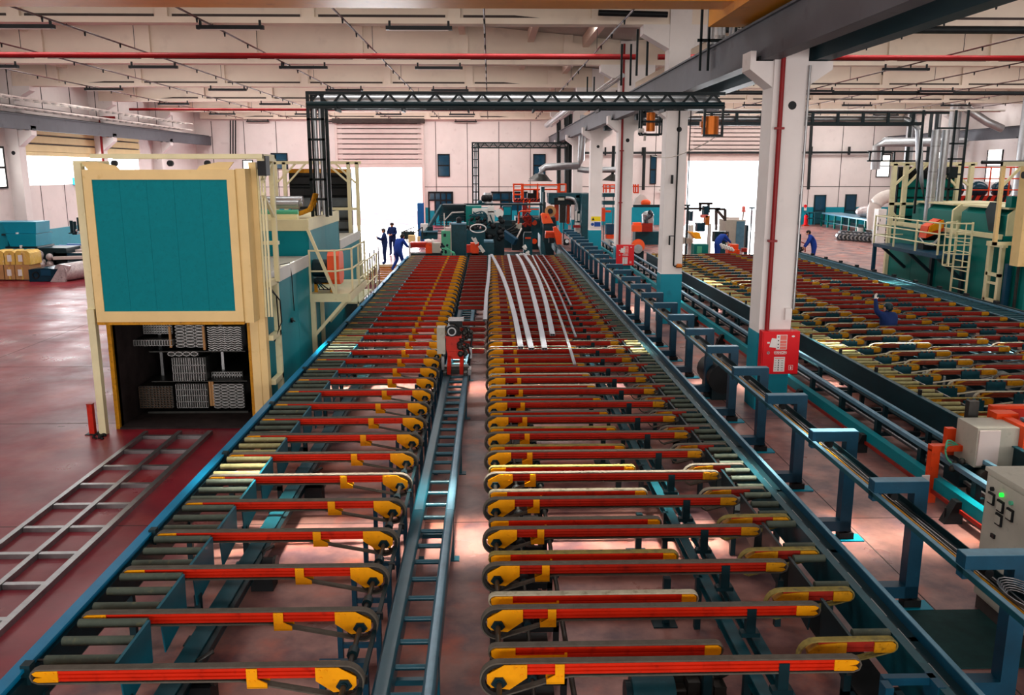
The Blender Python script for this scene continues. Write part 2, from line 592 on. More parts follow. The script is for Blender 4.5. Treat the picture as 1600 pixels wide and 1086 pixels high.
def window(n, x0, x1, z0, z1, m='glass'):
    o = struct('window_%d' % n, 'dark', lambda b: (b.box(x0 - .07, x0, YB - .08, YB + .02, z0 - .07, z1 + .07), b.box(x1, x1 + .07, YB - .08, YB + .02, z0 - .07, z1 + .07),
               b.box(x0, x1, YB - .08, YB + .02, z0 - .07, z0), b.box(x0, x1, YB - .08, YB + .02, z1, z1 + .07), b.box(x0, x1, YB - .08, YB + .02, (z0 + z1) / 2 - .04, (z0 + z1) / 2 + .04)))
    for a, c in ((z0, (z0 + z1) / 2 - .04), ((z0 + z1) / 2 + .04, z1)):
        part(o, 'pane', m, lambda b: b.box(x0, x1, YB - .03, YB - .01, a, c))
    return o


window(1, -4.15, -3.3, 4.0, 5.67)
window(2, 3.62, 4.5, 4.0, 5.67)
window(3, 31.97, 32.95, 3.95, 5.65, 'bright')
window(4, -17.6, -16.4, 4.6, 5.75)
window(5, -19.9, -19.2, 3.4, 5.2, 'bright')
window(6, 13.2, 13.6, 3.4, 5.6)


def glazed_door(n, x0, x1, z1):
    o = struct('door_%d' % n, 'dark', lambda b: (b.box(x0 - .1, x1 + .1, YB - .1, YB, z1, z1 + .14), b.box(x0, x1, YB - .1, YB, z1 - .62, z1 - .5), b.box(x0 - .1, x0, YB - .1, YB, 0, z1), b.box(x1, x1 + .1, YB - .1, YB, 0, z1)))
    k = 4
    for i in range(k):
        a, c = x0 + (x1 - x0) * i / k, x0 + (x1 - x0) * (i + 1) / k
        part(o, 'pane', 'glass', lambda b: b.box(a + .05, c - .05, YB - .05, YB - .03, z1 - .5, z1))
        part(o, 'mullion', 'dark', lambda b: b.box(c - .05, c + .05, YB - .09, YB, 0, z1))
        part(o, 'pane', 'glass' if i else 'shutter', lambda b: b.box(a + .05, c - .05, YB - .05, YB - .03, 1.2, z1 - .62))
        part(o, 'kick_panel', 'dado', lambda b: b.box(a + .05, c - .05, YB - .06, YB - .03, 0, 1.2))


glazed_door(3, -4.95, -3.1, 2.6)
glazed_door(4, 0.2, 3.0, 2.6)
for n, (x0, x1, z1) in enumerate(((24.9, 25.8, 2.5), (26.9, 27.9, 2.45), (29.5, 30.45, 2.5), (14.2, 16.0, 2.6)), 5):
    o = struct('door_%d' % n, 'frame_dark', lambda b: b.box(x0, x1, YB - .08, YB, 0, z1))
    part(o, 'pane', 'glass', lambda b: b.box(x0 + .1, x1 - .1, YB - .1, YB - .08, 1.2, z1 - .12))
    part(o, 'leaf_panel', 'frame', lambda b: b.box(x0 + .1, x1 - .1, YB - .1, YB - .08, .1, 1.1))


def wall_left(b):
    b.box(XL - .3, XL, YN, 43.6, 0, 12)
    b.box(XL - .3, XL, 59.2, YB, 0, 12)
    b.box(XL - .3, XL, 43.6, 59.2, 0, 3.7)
    b.box(XL - .3, XL, 43.6, 59.2, 5.2, 12)


wl = struct('wall_left', 'wall', wall_left)
part(wl, 'painted_dado', 'dado', lambda b: b.box(XL, XL + .02, 20, YB, 0, 1.38))
part(wl, 'panel_joint', 'slot', lambda b: [b.box(XL, XL + .012, 20.5 + 2.56 * k, 20.55 + 2.56 * k, 1.4, 3.7) for k in range(20)])
dl = struct('door_9', 'shutter_warm', lambda b: b.box(XL + .06, XL + .16, 43.6, 59.2, 5.2, 5.4))
for k in range(4):
    z = 5.4 + .44 * k
    part(dl, 'shutter_panel', 'shutter_warm', lambda b: b.prism([(XL + .08, z), (XL + .15, z + .02), (XL + .15, z + .36), (XL + .08, z + .4)], 'y', 43.6, 59.2))
    part(dl, 'panel_seam', 'slot', lambda b: b.box(XL + .08, XL + .15, 43.8, 59, z + .38, z + .42))
for y in (49.7, 54.2):
    part(dl, 'latch_post', 'teal_cyan', lambda b: b.box(XL, XL + .2, y, y + .35, 3.65, 4.05))
o = struct('window_7', 'dark', lambda b: (b.box(XL, XL + .06, 39.4, 39.5, 3.6, 5.6), b.box(XL, XL + .06, 42.9, 43, 3.6, 5.6), b.box(XL, XL + .06, 39.5, 42.9, 4.55, 4.65), b.box(XL, XL + .06, 39.5, 42.9, 3.6, 3.7), b.box(XL, XL + .06, 39.5, 42.9, 5.5, 5.6)))
part(o, 'pane', 'bright', lambda b: b.box(XL, XL + .03, 39.5, 42.9, 3.7, 4.55))
part(o, 'pane', 'bright', lambda b: b.box(XL, XL + .03, 39.5, 42.9, 4.65, 5.5))
struct('wall_right', 'wall', lambda b: b.box(XR, XR + .3, YN, YB, 0, 12))
for k, y in enumerate((50, 57, 64)):
    o = struct('window_%d' % (8 + k), 'dark', lambda b: (b.box(XR - .06, XR, y - .1, y, 3.7, 5.8), b.box(XR - .06, XR, y + 1.6, y + 1.7, 3.7, 5.8), b.box(XR - .06, XR, y, y + 1.6, 4.7, 4.78)))
    part(o, 'pane', 'bright', lambda b: b.box(XR - .03, XR, y, y + 1.6, 3.7, 4.7))
    part(o, 'pane', 'bright', lambda b: b.box(XR - .03, XR, y, y + 1.6, 4.78, 5.8))
struct('wall_front', 'wall', lambda b: b.box(XL - .3, XR + .3, YN - .3, YN, 0, 12))
# bright yard outside the doors

# ---- columns, roof beams, roof
COLY = [15.6 + 9.25 * k for k in range(-3, 6)]
SUP = (XL + .3, 5.3, 33.2)
SPANS = ((-23.0, 5.05), (5.65, 33.6))


def roof_z(x):
    for a, c in ((XL - 1, 5.35), (5.35, XR + 1)):
        if a <= x <= c:
            return 9.35 + .093 * min(x - a, c - x)


for k, y in enumerate(COLY):
    far = k - 3

    def colm(b):
        b.box(5.04, 5.64, y, y + .6, 0, 9.3)
        b.prism([(5.04, 5.93), (5.04, 6.38), (4.62, 6.38), (4.62, 6.24)], 'y', y + .05, y + .55)
        b.box(4.62, 4.72, y + .05, y + .55, 6.38, 6.55)
        b.prism([(5.64, 5.93), (5.64, 6.38), (6.1, 6.38), (6.1, 6.24)], 'y', y + .05, y + .55)
        b.prism([(4.3, 8.45), (4.3, 8.2), (5.04, 7.8), (5.64, 7.8), (6.4, 8.2), (6.4, 8.45)], 'y', y + .02, y + .58)
    c = struct('column', 'column', colm)
    part(c, 'painted_base', 'dado', lambda b: b.box(5.03, 5.65, y - .01, y + .61, 0, 1.49))
    part(c, 'lifting_hole', 'dark', lambda b: b.cyl((5.40, y - .004, 5.62), (5.40, y + .02, 5.62), .075, 14))
    if k >= 4:
        part(c, 'base_cap', 'column', lambda b: b.box(5.02, 5.66, y - .015, y + .6, 1.49, 1.5))

    def colw(b, s=1, x=XL):
        b.box(min(x, x + .6 * s), max(x, x + .6 * s), y, y + .6, 0, 9.3)
        pts = [(x + .6 * s, 5.6), (x + .6 * s, 6.38), (x + 1.25 * s, 6.38), (x + 1.25 * s, 6.15)]
        b.prism(pts, 'y', y + .05, y + .55)
        b.box(min(x + 1.15 * s, x + 1.25 * s), max(x + 1.15 * s, x + 1.25 * s), y + .05, y + .55, 6.38, 6.6)
        b.prism([(x + .6 * s, 7.8), (x + .6 * s, 8.45), (x + 1.4 * s, 8.45), (x + 1.4 * s, 8.25)], 'y', y + .02, y + .58)
    c = struct('column', 'column', colw)
    part(c, 'painted_base', 'dado', lambda b: b.box(XL, XL + .61, y - .01, y + .61, 0, 1.38))
    part(c, 'lifting_hole', 'dark', lambda b: b.cyl((XL + .3, y - .004, 5.3), (XL + .3, y + .02, 5.3), .1, 12))
    struct('column', 'column', lambda b: colw(b, -1, XR))
for k, y in enumerate(COLY + [YB - .5]):
    for x0, x1 in SPANS:
        def beam(b):
            b.box(x0, x1, y + .06, y + .54, ZC, ZC + .16)
            b.prism([(x0, ZC + .16), (x1, ZC + .16), (x1, roof_z(x1 - .1) - .02), ((x0 + x1) / 2, roof_z((x0 + x1) / 2) - .02), (x0, roof_z(x0 + .1) - .02)], 'y', y + .22, y + .38)
            for e in (x0, x1):
                s = 1 if e == x0 else -1
                b.box(min(e, e + 2.2 * s), max(e, e + 2.2 * s), y + .08, y + .52, ZC + .1, ZC + .8)
        o = struct('roof_beam', 'beam', beam)
        if y < 5:
            continue
        nr = 6
        xs = [x0 + 2.0 + (x1 - x0 - 4.0) * i / nr for i in range(nr + 1)]
        for x in xs:
            part(o, 'rib', 'beam', lambda b: b.box(x - .17, x + .17, y + .07, y + .24, ZC + .12, roof_z(x) - .02))
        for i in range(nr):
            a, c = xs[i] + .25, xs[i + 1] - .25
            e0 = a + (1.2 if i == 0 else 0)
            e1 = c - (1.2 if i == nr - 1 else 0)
            part(o, 'flange_shade_dirt', 'slot', lambda b: b.prism([(e0, ZC + .165), (e1, ZC + .165), (e1 - (.9 if i == nr - 1 else 0), ZC + .25), (e0 + (.9 if i == 0 else 0), ZC + .25)], 'y', y + .19, y + .225))  # dark strip stands for shade and dirt where web meets flange


def ceiling(b):
    for x0, xm, x1 in ((XL - .3, -9.1, 5.35), (5.35, 19.7, XR + .3)):
        for a, c in ((x0, xm), (xm, x1)):
            za, zc = roof_z(a + .001), roof_z(c - .001)
            i = [(a, YN, za), (c, YN, zc), (c, YB + .3, zc), (a, YB + .3, za)]
            b.face(i)
            b.face([(p[0], p[1], p[2] + .2) for p in i])


ce = struct('ceiling', 'roof', ceiling)
for x in [-20.5, -17.5, -14, -11, -7, -4, -1, 1.6, 3.7, 8, 11, 14, 17, 22, 25, 28, 31]:
    part(ce, 'purlin', 'beam', lambda b: b.box(x - .12, x + .12, 10, YB, roof_z(x) - .42, roof_z(x) - .02))
for y in BEAM_Y[2:]:
    for x0, x1 in ((-21.5, -19), (2.4, 4.9), (6.2, 8), (30, 32.5)):
        part(ce, 'roof_light', 'bright', lambda b: b.face([(x0, y + 3.9, roof_z(x0) - .03), (x1, y + 3.9, roof_z(x1) - .03), (x1, y + 5.2, roof_z(x1) - .03), (x0, y + 5.2, roof_z(x0) - .03)]))
# ---- crane girders, crane bridge
GIRD = ((4.82, 5.12, 'grey steel crane girder resting on the brackets of the middle columns', 'girder'),
        (5.76, 6.06, 'dark blue grey crane girder on the far side of the middle columns', 'girder_blue'),
        (-22.65, -22.35, 'grey crane girder along the window wall columns', 'girder'),
        (32.45, 32.75, 'dark grey crane girder along the wall behind the green ovens', 'girder'))
for gi, (x0, x1, lab, m) in enumerate(GIRD):
    y0 = -12
    t = thing('crane_girder', lab, 'crane girder', ((x0 + x1) / 2, 30, 6.4), 'crane runway girders')
    part(t, 'web', m, lambda b: b.box(x0, x1, y0, 70.9, 6.4, 7.06))
    part(t, 'top_flange', m, lambda b: b.box(x0 - .06, x1 + .06, y0, 70.9, 7.06, 7.1))
    part(t, 'crane_rail', 'dark', lambda b: b.box((x0 + x1) / 2 - .03, (x0 + x1) / 2 + .03, y0, 70.9, 7.1, 7.16))
    if gi != 1:
        for y in COLY[3:]:
            part(t, 'bearing_pad', 'dark', lambda b: b.box(x0 - .03, x1 + .03, y + .1, y + .5, 6.385, 6.47))
t = thing('overhead_crane', 'yellow overhead crane bridge spanning the hall just under the roof', 'crane', (-8.8, 15.6, 7.2))
part(t, 'bridge_beam', 'crane', lambda b: b.bar((-22.05, 15.6, 7.77), (4.2, 15.7, 7.81), .6, .9))
part(t, 'lower_flange', 'crane', lambda b: b.bar((-22.05, 15.6, 7.30), (4.2, 15.7, 7.34), .8, .05))
for x in (-22.5, 4.9):
    part(t, 'end_carriage', 'crane', lambda b: b.box(x - .7 if x > 0 else x - .12, x + .1, 14.1, 17.1, 7.17, 7.5))
# ---- sprinkler pipes
for x0, x1, bay in ((-23, 5.0, 'oven'), (5.7, 33.5, 'far')):
    for j, (y, z) in enumerate(((30.0, 8.22), (57.0, 8.27))):
        solo('sprinkler_main', 'pipe_red', lambda b: b.cyl((x0, y, z), (x1, y, z), .09 if j == 0 else .08, 12),
             ('nearer' if j == 0 else 'farther') + ' red sprinkler main crossing under the roof of the ' + ('left' if bay == 'oven' else 'other').replace('left', 'oven') + ' bay', 'pipe', ((x0 + x1) / 2, y, z), 'sprinkler mains')
NB = 0
for bay, xs in ((0, (-19.15, -15.35, -11.65, -7.65, -3.85, -.12, 3.6)), (1, (8.4, 12.2, 16, 19.8, 23.6, 27.4, 31.2))):
    for i, x in enumerate(xs):
        t = thing('sprinkler_branch', 'thin dark sprinkler line under the roof, ' + nth(i + 1) + ' from the ' + ('window wall' if bay == 0 else 'middle columns towards the oven wall'), 'pipe', (x, 40, 8.4), 'sprinkler branch lines')
        part(t, 'branch_pipe', 'branch', lambda b: b.cyl((x, 18, 8.4), (x, 69, 8.4), .026, 6))
        part(t, 'sprinkler_head', 'dark', lambda b: [b.cyl((x, 19 + 2.4 * k, 8.4), (x, 19 + 2.4 * k, 8.27), .035, 6, .02) for k in range(21)])['kind'] = 'stuff'
        part(t, 'hanger_rod', 'dark', lambda b: [b.box(x - .008, x + .008, 20.5 + 4.62 * k, 20.516 + 4.62 * k, 8.4, roof_z(x)) for k in range(11)])['kind'] = 'stuff'
for y, z in ((25.0, 8.35), (43.2, 8.2)):
    solo('roof_pipe', 'pipe_dark', lambda b: b.cyl((6.2, y, z), (33.4, y, z), .1, 12), 'dark pipe crossing under the roof of the far bay, ' + ('nearer' if y < 30 else 'farther') + ' one', 'pipe', (20, y, z))
# ---- ceiling lamps hung below the roof
n = 0
for k, y in enumerate(BEAM_Y[2:]):
    for x in (-18.5, -12.6, -7.0, -1.9, 10, 16, 22, 28):
        n += 1
        t = thing('ceiling_lamp', 'dark strip lamp under roof beams, %s in the %s row from the crane' % (nth((n - 1) % 8 + 1), nth(k + 1)), 'lamp', (x, y + 8.9, 8.3), 'strip lamps under the roof')
        part(t, 'housing', 'dark', lambda b: b.box(x - .9, x + .9, y + 8.85, y + 9.0, 8.22, 8.32))
        part(t, 'diffuser', 'shutter', lambda b: b.box(x - .8, x + .8, y + 8.88, y + 8.97, 8.2, 8.225))
        for s in (-.8, .8):
            part(t, 'bracket', 'dark', lambda b: b.box(x + s - .03, x + s + .03, y + 8.9, y + 8.95, 8.32, 8.46))
# ---- red riser pipes, conduits on the columns
for k in (3, 5):
    y = COLY[k]
    t = thing('riser_pipe', 'red riser pipe on the front of the ' + ('nearest' if k == 3 else 'third') + ' middle column', 'pipe', (5.12, y, 1.5), 'red risers on columns')
    part(t, 'pipe', 'pipe_red', lambda b: b.cyl((5.17, y - .065, 1.57), (5.17, y - .065, 9.2), .042, 10))
    for z in (3.2, 5.2):
        part(t, 'clamp', 'pipe_red', lambda b: b.box(5.09, 5.25, y - .11, y - .02, z, z + .04))
t = thing('grey_conduit', 'grey conduit with socket box on the nearest middle column', 'conduit', (5.6, 15.6, 2))
part(t, 'conduit_pipe', 'steel', lambda b: b.cyl((5.66, 15.57, 1.95), (5.66, 15.57, 6.3), .025, 8))
part(t, 'socket_box', 'column', lambda b: b.box(5.5, 5.62, 15.52, 15.6, 1.75, 1.97))
t = thing('gas_pipe', 'thin dark gas pipe with brass valve on second middle column', 'pipe', (5.2, 24.8, 1.5))
part(t, 'pipe', 'dark', lambda b: (b.tube([(5.38, 24.8, 6.2), (5.38, 24.8, 1.75), (5.4, 24.8, 1.72), (5.75, 24.8, 1.72)], .022, 8), b.tube([(5.7, 24.78, 1.75), (5.7, 24.78, 6.2)], .015, 8), b.box(5.2, 5.26, 24.72, 24.8, 4.1, 4.35), b.box(5.2, 5.38, 24.72, 24.78, 2.6, 2.62), b.box(5.2, 5.24, 24.72, 24.78, 2.35, 2.62)))
part(t, 'valve', 'copper', lambda b: (b.cyl((5.45, 24.78, 1.72), (5.62, 24.78, 1.72), .05, 10), b.box(5.47, 5.6, 24.74, 24.8, 1.76, 1.8)))


def fire_cabinet(y, lab):
    x0, x1 = 5.05, 5.75
    y1 = y - .015
    t = thing('fire_hose_cabinet', lab, 'fire cabinet', (5.4, y1, .75), 'red fire cabinets on columns')
    part(t, 'body', 'red_sign', lambda b: b.box(x0, x1, y1 - .2, y1, .75, 1.56))
    d = part(t, 'door', 'red_sign', lambda b: b.box(x0 + .02, x1 - .02, y1 - .215, y1 - .2, .77, 1.54))
    f = y1 - .216
    part(d, 'lock', 'steel', lambda b: b.ring((x0 + .12, 1.16), 'y', .028, .012, f - .006, f, 14))
    part(d, 'white_sticker', 'paper', lambda b: b.box(x0 + .09, x0 + .14, f - .002, f, 1.335, 1.365))
    part(d, 'notice_frame', 'paper', lambda b: b.box(x0 + .26, x0 + .46, f - .002, f, 1.22, 1.5))

    def inst(b):
        for a, c in ((1.4, 1.49), (1.335, 1.39), (1.29, 1.325), (1.23, 1.28)):
            b.box(x0 + .33, x0 + .45, f - .004, f - .002, a, c)
    part(d, 'notice_print', 'pale_red', inst)
    part(d, 'pinned_note', 'paper', lambda b: b.prism([(x0 + .13, 1.27), (x0 + .28, 1.25), (x0 + .32, 1.42), (x0 + .17, 1.44)], 'y', f - .007, f - .005))
    part(d, 'notice_marks', 'ink', lambda b: [b.box(x0 + .285, x0 + .305, f - .009, f - .007, z, z + .022) for z in (1.45, 1.38, 1.31, 1.25)])
    part(d, 'lower_notice', 'paper', lambda b: b.box(x0 + .235, x0 + .44, f - .003, f, .8, 1.08))

    def pict(b):
        for q in range(5):
            z = 1.0 - q * .045
            b.prism([(x0 + .31, z), (x0 + .335, z), (x0 + .328, z + .028), (x0 + .318, z + .032)], 'y', f - .005, f - .003)
            b.box(x0 + .37, x0 + .41, f - .005, f - .003, z + .006, z + .014)
            b.box(x0 + .25, x0 + .285, f - .005, f - .003, z + .01, z + .016)
    part(d, 'lower_notice_print', 'ink', pict)
    part(d, 'lower_notice_heading', 'pale_red', lambda b: b.box(x0 + .25, x0 + .42, f - .005, f - .003, 1.045, 1.06))

    def pill(b, r, e, yy):
        cx, cz = x0 + .345, 1.16
        b.prism(arc(cx + .085, cz, r, -90, 90, 8) + arc(cx - .085, cz, r, 90, 270, 8), 'y', yy - .001, yy)
    part(d, 'nameplate_border', 'paper', lambda b: pill(b, .034, 0, f - .001))
    part(d, 'nameplate', 'red_sign', lambda b: pill(b, .029, 0, f - .003))
    cu = bpy.data.curves.new('lettering', 'FONT')
    cu.body = 'YANGIN'
    cu.size = .062
    cu.align_x, cu.align_y = 'CENTER', 'CENTER'
    cu.extrude = .001
    cu.offset = .002
    cu.materials.append(M['paper'])
    o = bpy.data.objects.new('tmp', cu)
    COL.objects.link(o)
    bpy.context.view_layer.update()
    me = bpy.data.meshes.new_from_object(o.evaluated_get(bpy.context.evaluated_depsgraph_get()))
    bpy.data.objects.remove(o)
    o = bpy.data.objects.new('lettering', me)
    COL.objects.link(o)
    o.parent = d
    o.location = Vector((x0 + .345, f - .006, 1.16)) - Vector((5.4, y1, .75))
    o.rotation_euler = (PI / 2, 0, 0)
    part(d, 'oval_badge', 'paper', lambda b: b.prism([(x0 + .57 + .03 * math.cos(q * PI / 6), 1.47 + .018 * math.sin(q * PI / 6)) for q in range(12)], 'y', f - .003, f))

    def ext(b):
        b.box(x0 + .52, x0 + .6, f - .003, f, .83, .835)
        b.box(x0 + .52, x0 + .6, f - .003, f, .915, .92)
        b.box(x0 + .52, x0 + .525, f - .003, f, .83, .92)
        b.box(x0 + .595, x0 + .6, f - .003, f, .83, .92)
        b.prism([(x0 + .548, .845), (x0 + .572, .845), (x0 + .572, .885), (x0 + .565, .895), (x0 + .565, .905), (x0 + .555, .905), (x0 + .555, .895), (x0 + .548, .885)], 'y', f - .003, f)
    part(d, 'extinguisher_symbol', 'paper', ext)


fire_cabinet(15.6, 'red fire hose cabinet with white notices on the nearest middle column')
fire_cabinet(34.1, 'small looking red fire cabinet on the third middle column')
t = thing('safety_sign', 'yellow and blue safety sign on the fourth middle column', 'sign', (5.3, 43.3, 2))
part(t, 'warning_plate', 'sign_y', lambda b: b.box(5.12, 5.6, 43.32, 43.345, 1.95, 2.18))
part(t, 'warning_triangle', 'ink', lambda b: b.prism([(5.15, 1.99), (5.29, 1.99), (5.22, 2.14)], 'y', 43.315, 43.32))
part(t, 'mandatory_plate', 'sign_b', lambda b: b.box(5.28, 5.6, 43.32, 43.345, 1.68, 1.9))
part(t, 'white_backing', 'paper', lambda b: b.box(5.1, 5.62, 43.33, 43.348, 1.62, 2.22))
part(t, 'mandatory_disc', 'sign_b', lambda b: b.prism([(5.19 + .08 * math.cos(q * PI / 8), 1.79 + .08 * math.sin(q * PI / 8)) for q in range(16)], 'y', 43.32, 43.33))
# ------------------------------------------------------------------ near cooling table
NS, Y0, DY = 39, 5.76, 0.81
BT = 0.90


def conveyor(name, xh, s, tail, plate, brk, beam_m, belt_m, plate_m, label, group, y=Y0, tail_m=None):
    """belt beam with a big drive wheel at xh; s = direction of its tail"""
    X = lambda d: xh + s * d
    rt = thing(name, label, 'belt conveyor', (xh, y, 0.6), group)
    Z0, Z1 = .80, .885
    prof = [(y - .03, Z0), (y - .03, .818), (y - .018, .822), (y - .018, .827), (y - .03, .831), (y - .03, .85), (y - .018, .854), (y - .018, .859), (y - .03, .863), (y - .03, Z1), (y + .03, Z1), (y + .03, Z0)]
    a, c = sorted((X(plate[1] - .02), X(tail - .16)))
    part(rt, 'beam', beam_m, lambda b: b.prism(prof, 'x', a, c))
    # belt path clockwise seen from the front, built for s=-1 (tail on the left) then mirrored
    p = [(d, z) for d, z in ((tail - .05, BT - .012), (tail - .012, BT - .03), (tail, .842), (tail - .012, .805), (tail - .05, .788), (brk[0] + .05, .785), (brk[0] - .02, .77))]
    # wheel arc: start under the wheel on the tail side, round the outer side, to the top
    arcp = []
    for q in range(-60, -271, -15):
        arcp.append((.133 * math.cos(math.radians(q)), .755 + .133 * math.sin(math.radians(q))))
    path = [(X(d), z) for d, z in p + arcp]
    if s > 0:
        path = path[::-1]
    part(rt, 'belt', belt_m, lambda b: b.loop(path, y - .032, y + .032, .012 if s > 0 else .012))

    def tailp(b):
        pts = [(tail - .20, .798), (tail - .05, .796), (tail - .015, .812), (tail - .03, .83), (tail - .09, .838), (tail - .03, .848), (tail - .012, .868), (tail - .04, .884), (tail - .20, .888)]
        b.prism([(X(d), z) for d, z in pts], 'y', y - .037, y + .037)
        for d, z in ((tail - .17, .87), (tail - .11, .87), (tail - .17, .81)):
            b.cyl((X(d), y - .043, z), (X(d), y - .036, z), .009, 6)
    part(rt, 'tail_plate', tail_m or plate_m, tailp)

    def headp(b):
        pts = [(plate[1], .89), (.04, .89), (-.09, .815), (-.09, .745), (-.06, .71), (.08, .69), (plate[1], .785)]
        for y0 in (y - .05, y + .042):
            b.prism([(X(d), z) for d, z in pts], 'y', y0, y0 + .008)
        for d, z in ((plate[1] - .03, .87), (plate[1] - .08, .87), (plate[1] - .04, .81)):
            b.cyl((X(d), y - .057, z), (X(d), y - .05, z), .011, 6)
    part(rt, 'drive_plate', plate_m, headp)

    def whl(b):
        b.ring((xh, .755), 'y', .13, .105, y - .028, y + .028, 22)
        b.cyl((xh, y - .03, .755), (xh, y + .03, .755), .035, 10)
        for k in range(5):
            q = 2 * PI * k / 5 + .3
            b.bar((xh + .03 * math.cos(q), y, .755 + .03 * math.sin(q)), (xh + .11 * math.cos(q), y, .755 + .11 * math.sin(q)), .02, .02)
    w = part(rt, 'drive_wheel', 'steel_dark', whl)
    part(w, 'bearing', 'frame_dark', lambda b: (b.prism([(xh - .06, .745), (xh - .03, .715), (xh + .03, .715), (xh + .06, .745), (xh + .03, .795), (xh - .03, .795)], 'y', y - .068, y - .05), b.cyl((xh, y - .085, .755), (xh, y - .05, .755), .028, 10)))

    def brack(b):
        d0, d1, d2 = brk
        pts = [(d0, .887), (d0, .735), (d2, .735), (d2, .765), (d1, .80), (d1, .887)]
        for y0 in (y - .046, y + .036):
            b.prism([(X(d), z) for d, z in pts], 'y', y0, y0 + .01)
        a, c = sorted((X(d2), X(d0)))
        b.box(a, c, y - .046, y + .046, .728, .738)
        for d in (d0 * .75 + d1 * .25, d0 * .25 + d1 * .75):
            for z in (.865, .79):
                b.cyl((X(d), y - .052, z), (X(d), y - .046, z), .008, 6)
    part(rt, 'bracket', plate_m, brack)
    return rt


def plain_conveyor(name, x0, x1, z1, beam_m, belt_m, plate_m, lp, rp, label, group, y, strip=0, hook=0, guard=None, mid=None, tail_m=None):
    """short belt beam with small noses; lp, rp = lengths of the end plates"""
    rt = thing(name, label, 'belt conveyor', (x0, y, 0.6), group)
    h = .085
    zb = z1 - .012 - h
    a = x0 + (hook or .02)
    part(rt, 'beam', beam_m, lambda b: b.prism([(y - .03, zb), (y - .03, zb + .026), (y - .02, zb + .031), (y - .02, zb + .036), (y - .03, zb + .041), (y - .03, zb + h), (y + .03, zb + h), (y + .03, zb)], 'x', a + .04, x1 - .06))
    r = h / 2 + .004
    left = arc(x0 + r, zb + h / 2, r, 90, 270, 6)
    if hook:
        left = arc(x0 + .13, z1 - .012 - .13, .13, 90, 250, 8)
    path = left + arc(x1 - r, zb + h / 2, r, -90, 90, 6)
    part(rt, 'belt', belt_m, lambda b: b.loop(path, y - .032, y + .032, .012))

    def plates(b):
        if hook:
            pts = [(x0 + .06, zb + .01), (x0 + .14, z1 - .03), (x0 + .3, z1 - .014), (x0 + lp, z1 - .014), (x0 + lp, zb - .01), (x0 + .14, zb - .06), (x0 + .08, zb - .05)]
        else:
            pts = [(x0 + .012, zb + h * .75), (x0 + .05, zb + h), (x0 + lp, zb + h), (x0 + lp, zb - .005), (x0 + .05, zb - .005), (x0 + .015, zb + .02)]
        b.prism(pts, 'y', y - .041, y + .037)
        for d in (.45, .8):
            b.cyl((x0 + lp * d, y - .046, zb + .065), (x0 + lp * d, y - .04, zb + .065), .009, 6)
    part(rt, 'nose_plate', plate_m, plates)

    def platesr(b):
        pts = [(x1 - .012, zb + h * .75), (x1 - .04, zb + h), (x1 - rp, zb + h), (x1 - rp, zb - .005), (x1 - .04, zb - .005), (x1 - .013, zb + .02)]
        b.prism(pts, 'y', y - .041, y + .037)
        for d in (.4, .75):
            b.cyl((x1 - rp * d, y - .046, zb + .065), (x1 - rp * d, y - .04, zb + .065), .009, 6)
    part(rt, 'tail_plate', tail_m or plate_m, platesr)
    if strip:
        part(rt, 'adjuster_strip', plate_m, lambda b: (b.box(x0 + lp, x0 + strip, y - .05, y - .03, zb - .012, zb + .004), b.box(x0 + lp, x0 + strip, y - .05, y - .046, zb, zb + .03), b.box(x0 + strip - .02, x0 + strip, y - .05, y - .03, zb, zb + .04)))
    if guard:
        def gd(b):
            b.box(guard[0], guard[1], y - .075, y - .042, zb - .17, zb + .07)
            for d in (.2, .5, .8):
                xx = guard[0] + (guard[1] - guard[0]) * d
                b.box(xx - .012, xx + .012, y - .08, y - .04, zb + .07, zb + .1)
        part(rt, 'guard_box', 'frame', gd)
        part(rt, 'hanger_leg', 'frame_dark', lambda b: b.box(guard[0] + .05, guard[0] + .12, y - .04, y + .03, .0, zb))
    if mid:
        part(rt, 'joint_plate', plate_m, lambda b: b.box(mid[0], mid[1], y - .04, y + .036, zb - .004, zb + h * .8))
    return rt


GL, GR, GS, GT, GB = 'belt beams on the oven side of the near table', 'belt beams on the column side of the near table', 'slack belt beams between the long ones', 'transfer belts over the column side rollers', 'belt beams bridging the ladder track'
HALF = 'from the camera'
P = conveyor('belt_conveyor', -1.10, -1, 2.30, (0, .21), (.72, .64, .57), 'red', 'belt', 'yellow', 'red belt beam on oven side of the near table, nearest the camera', GL)
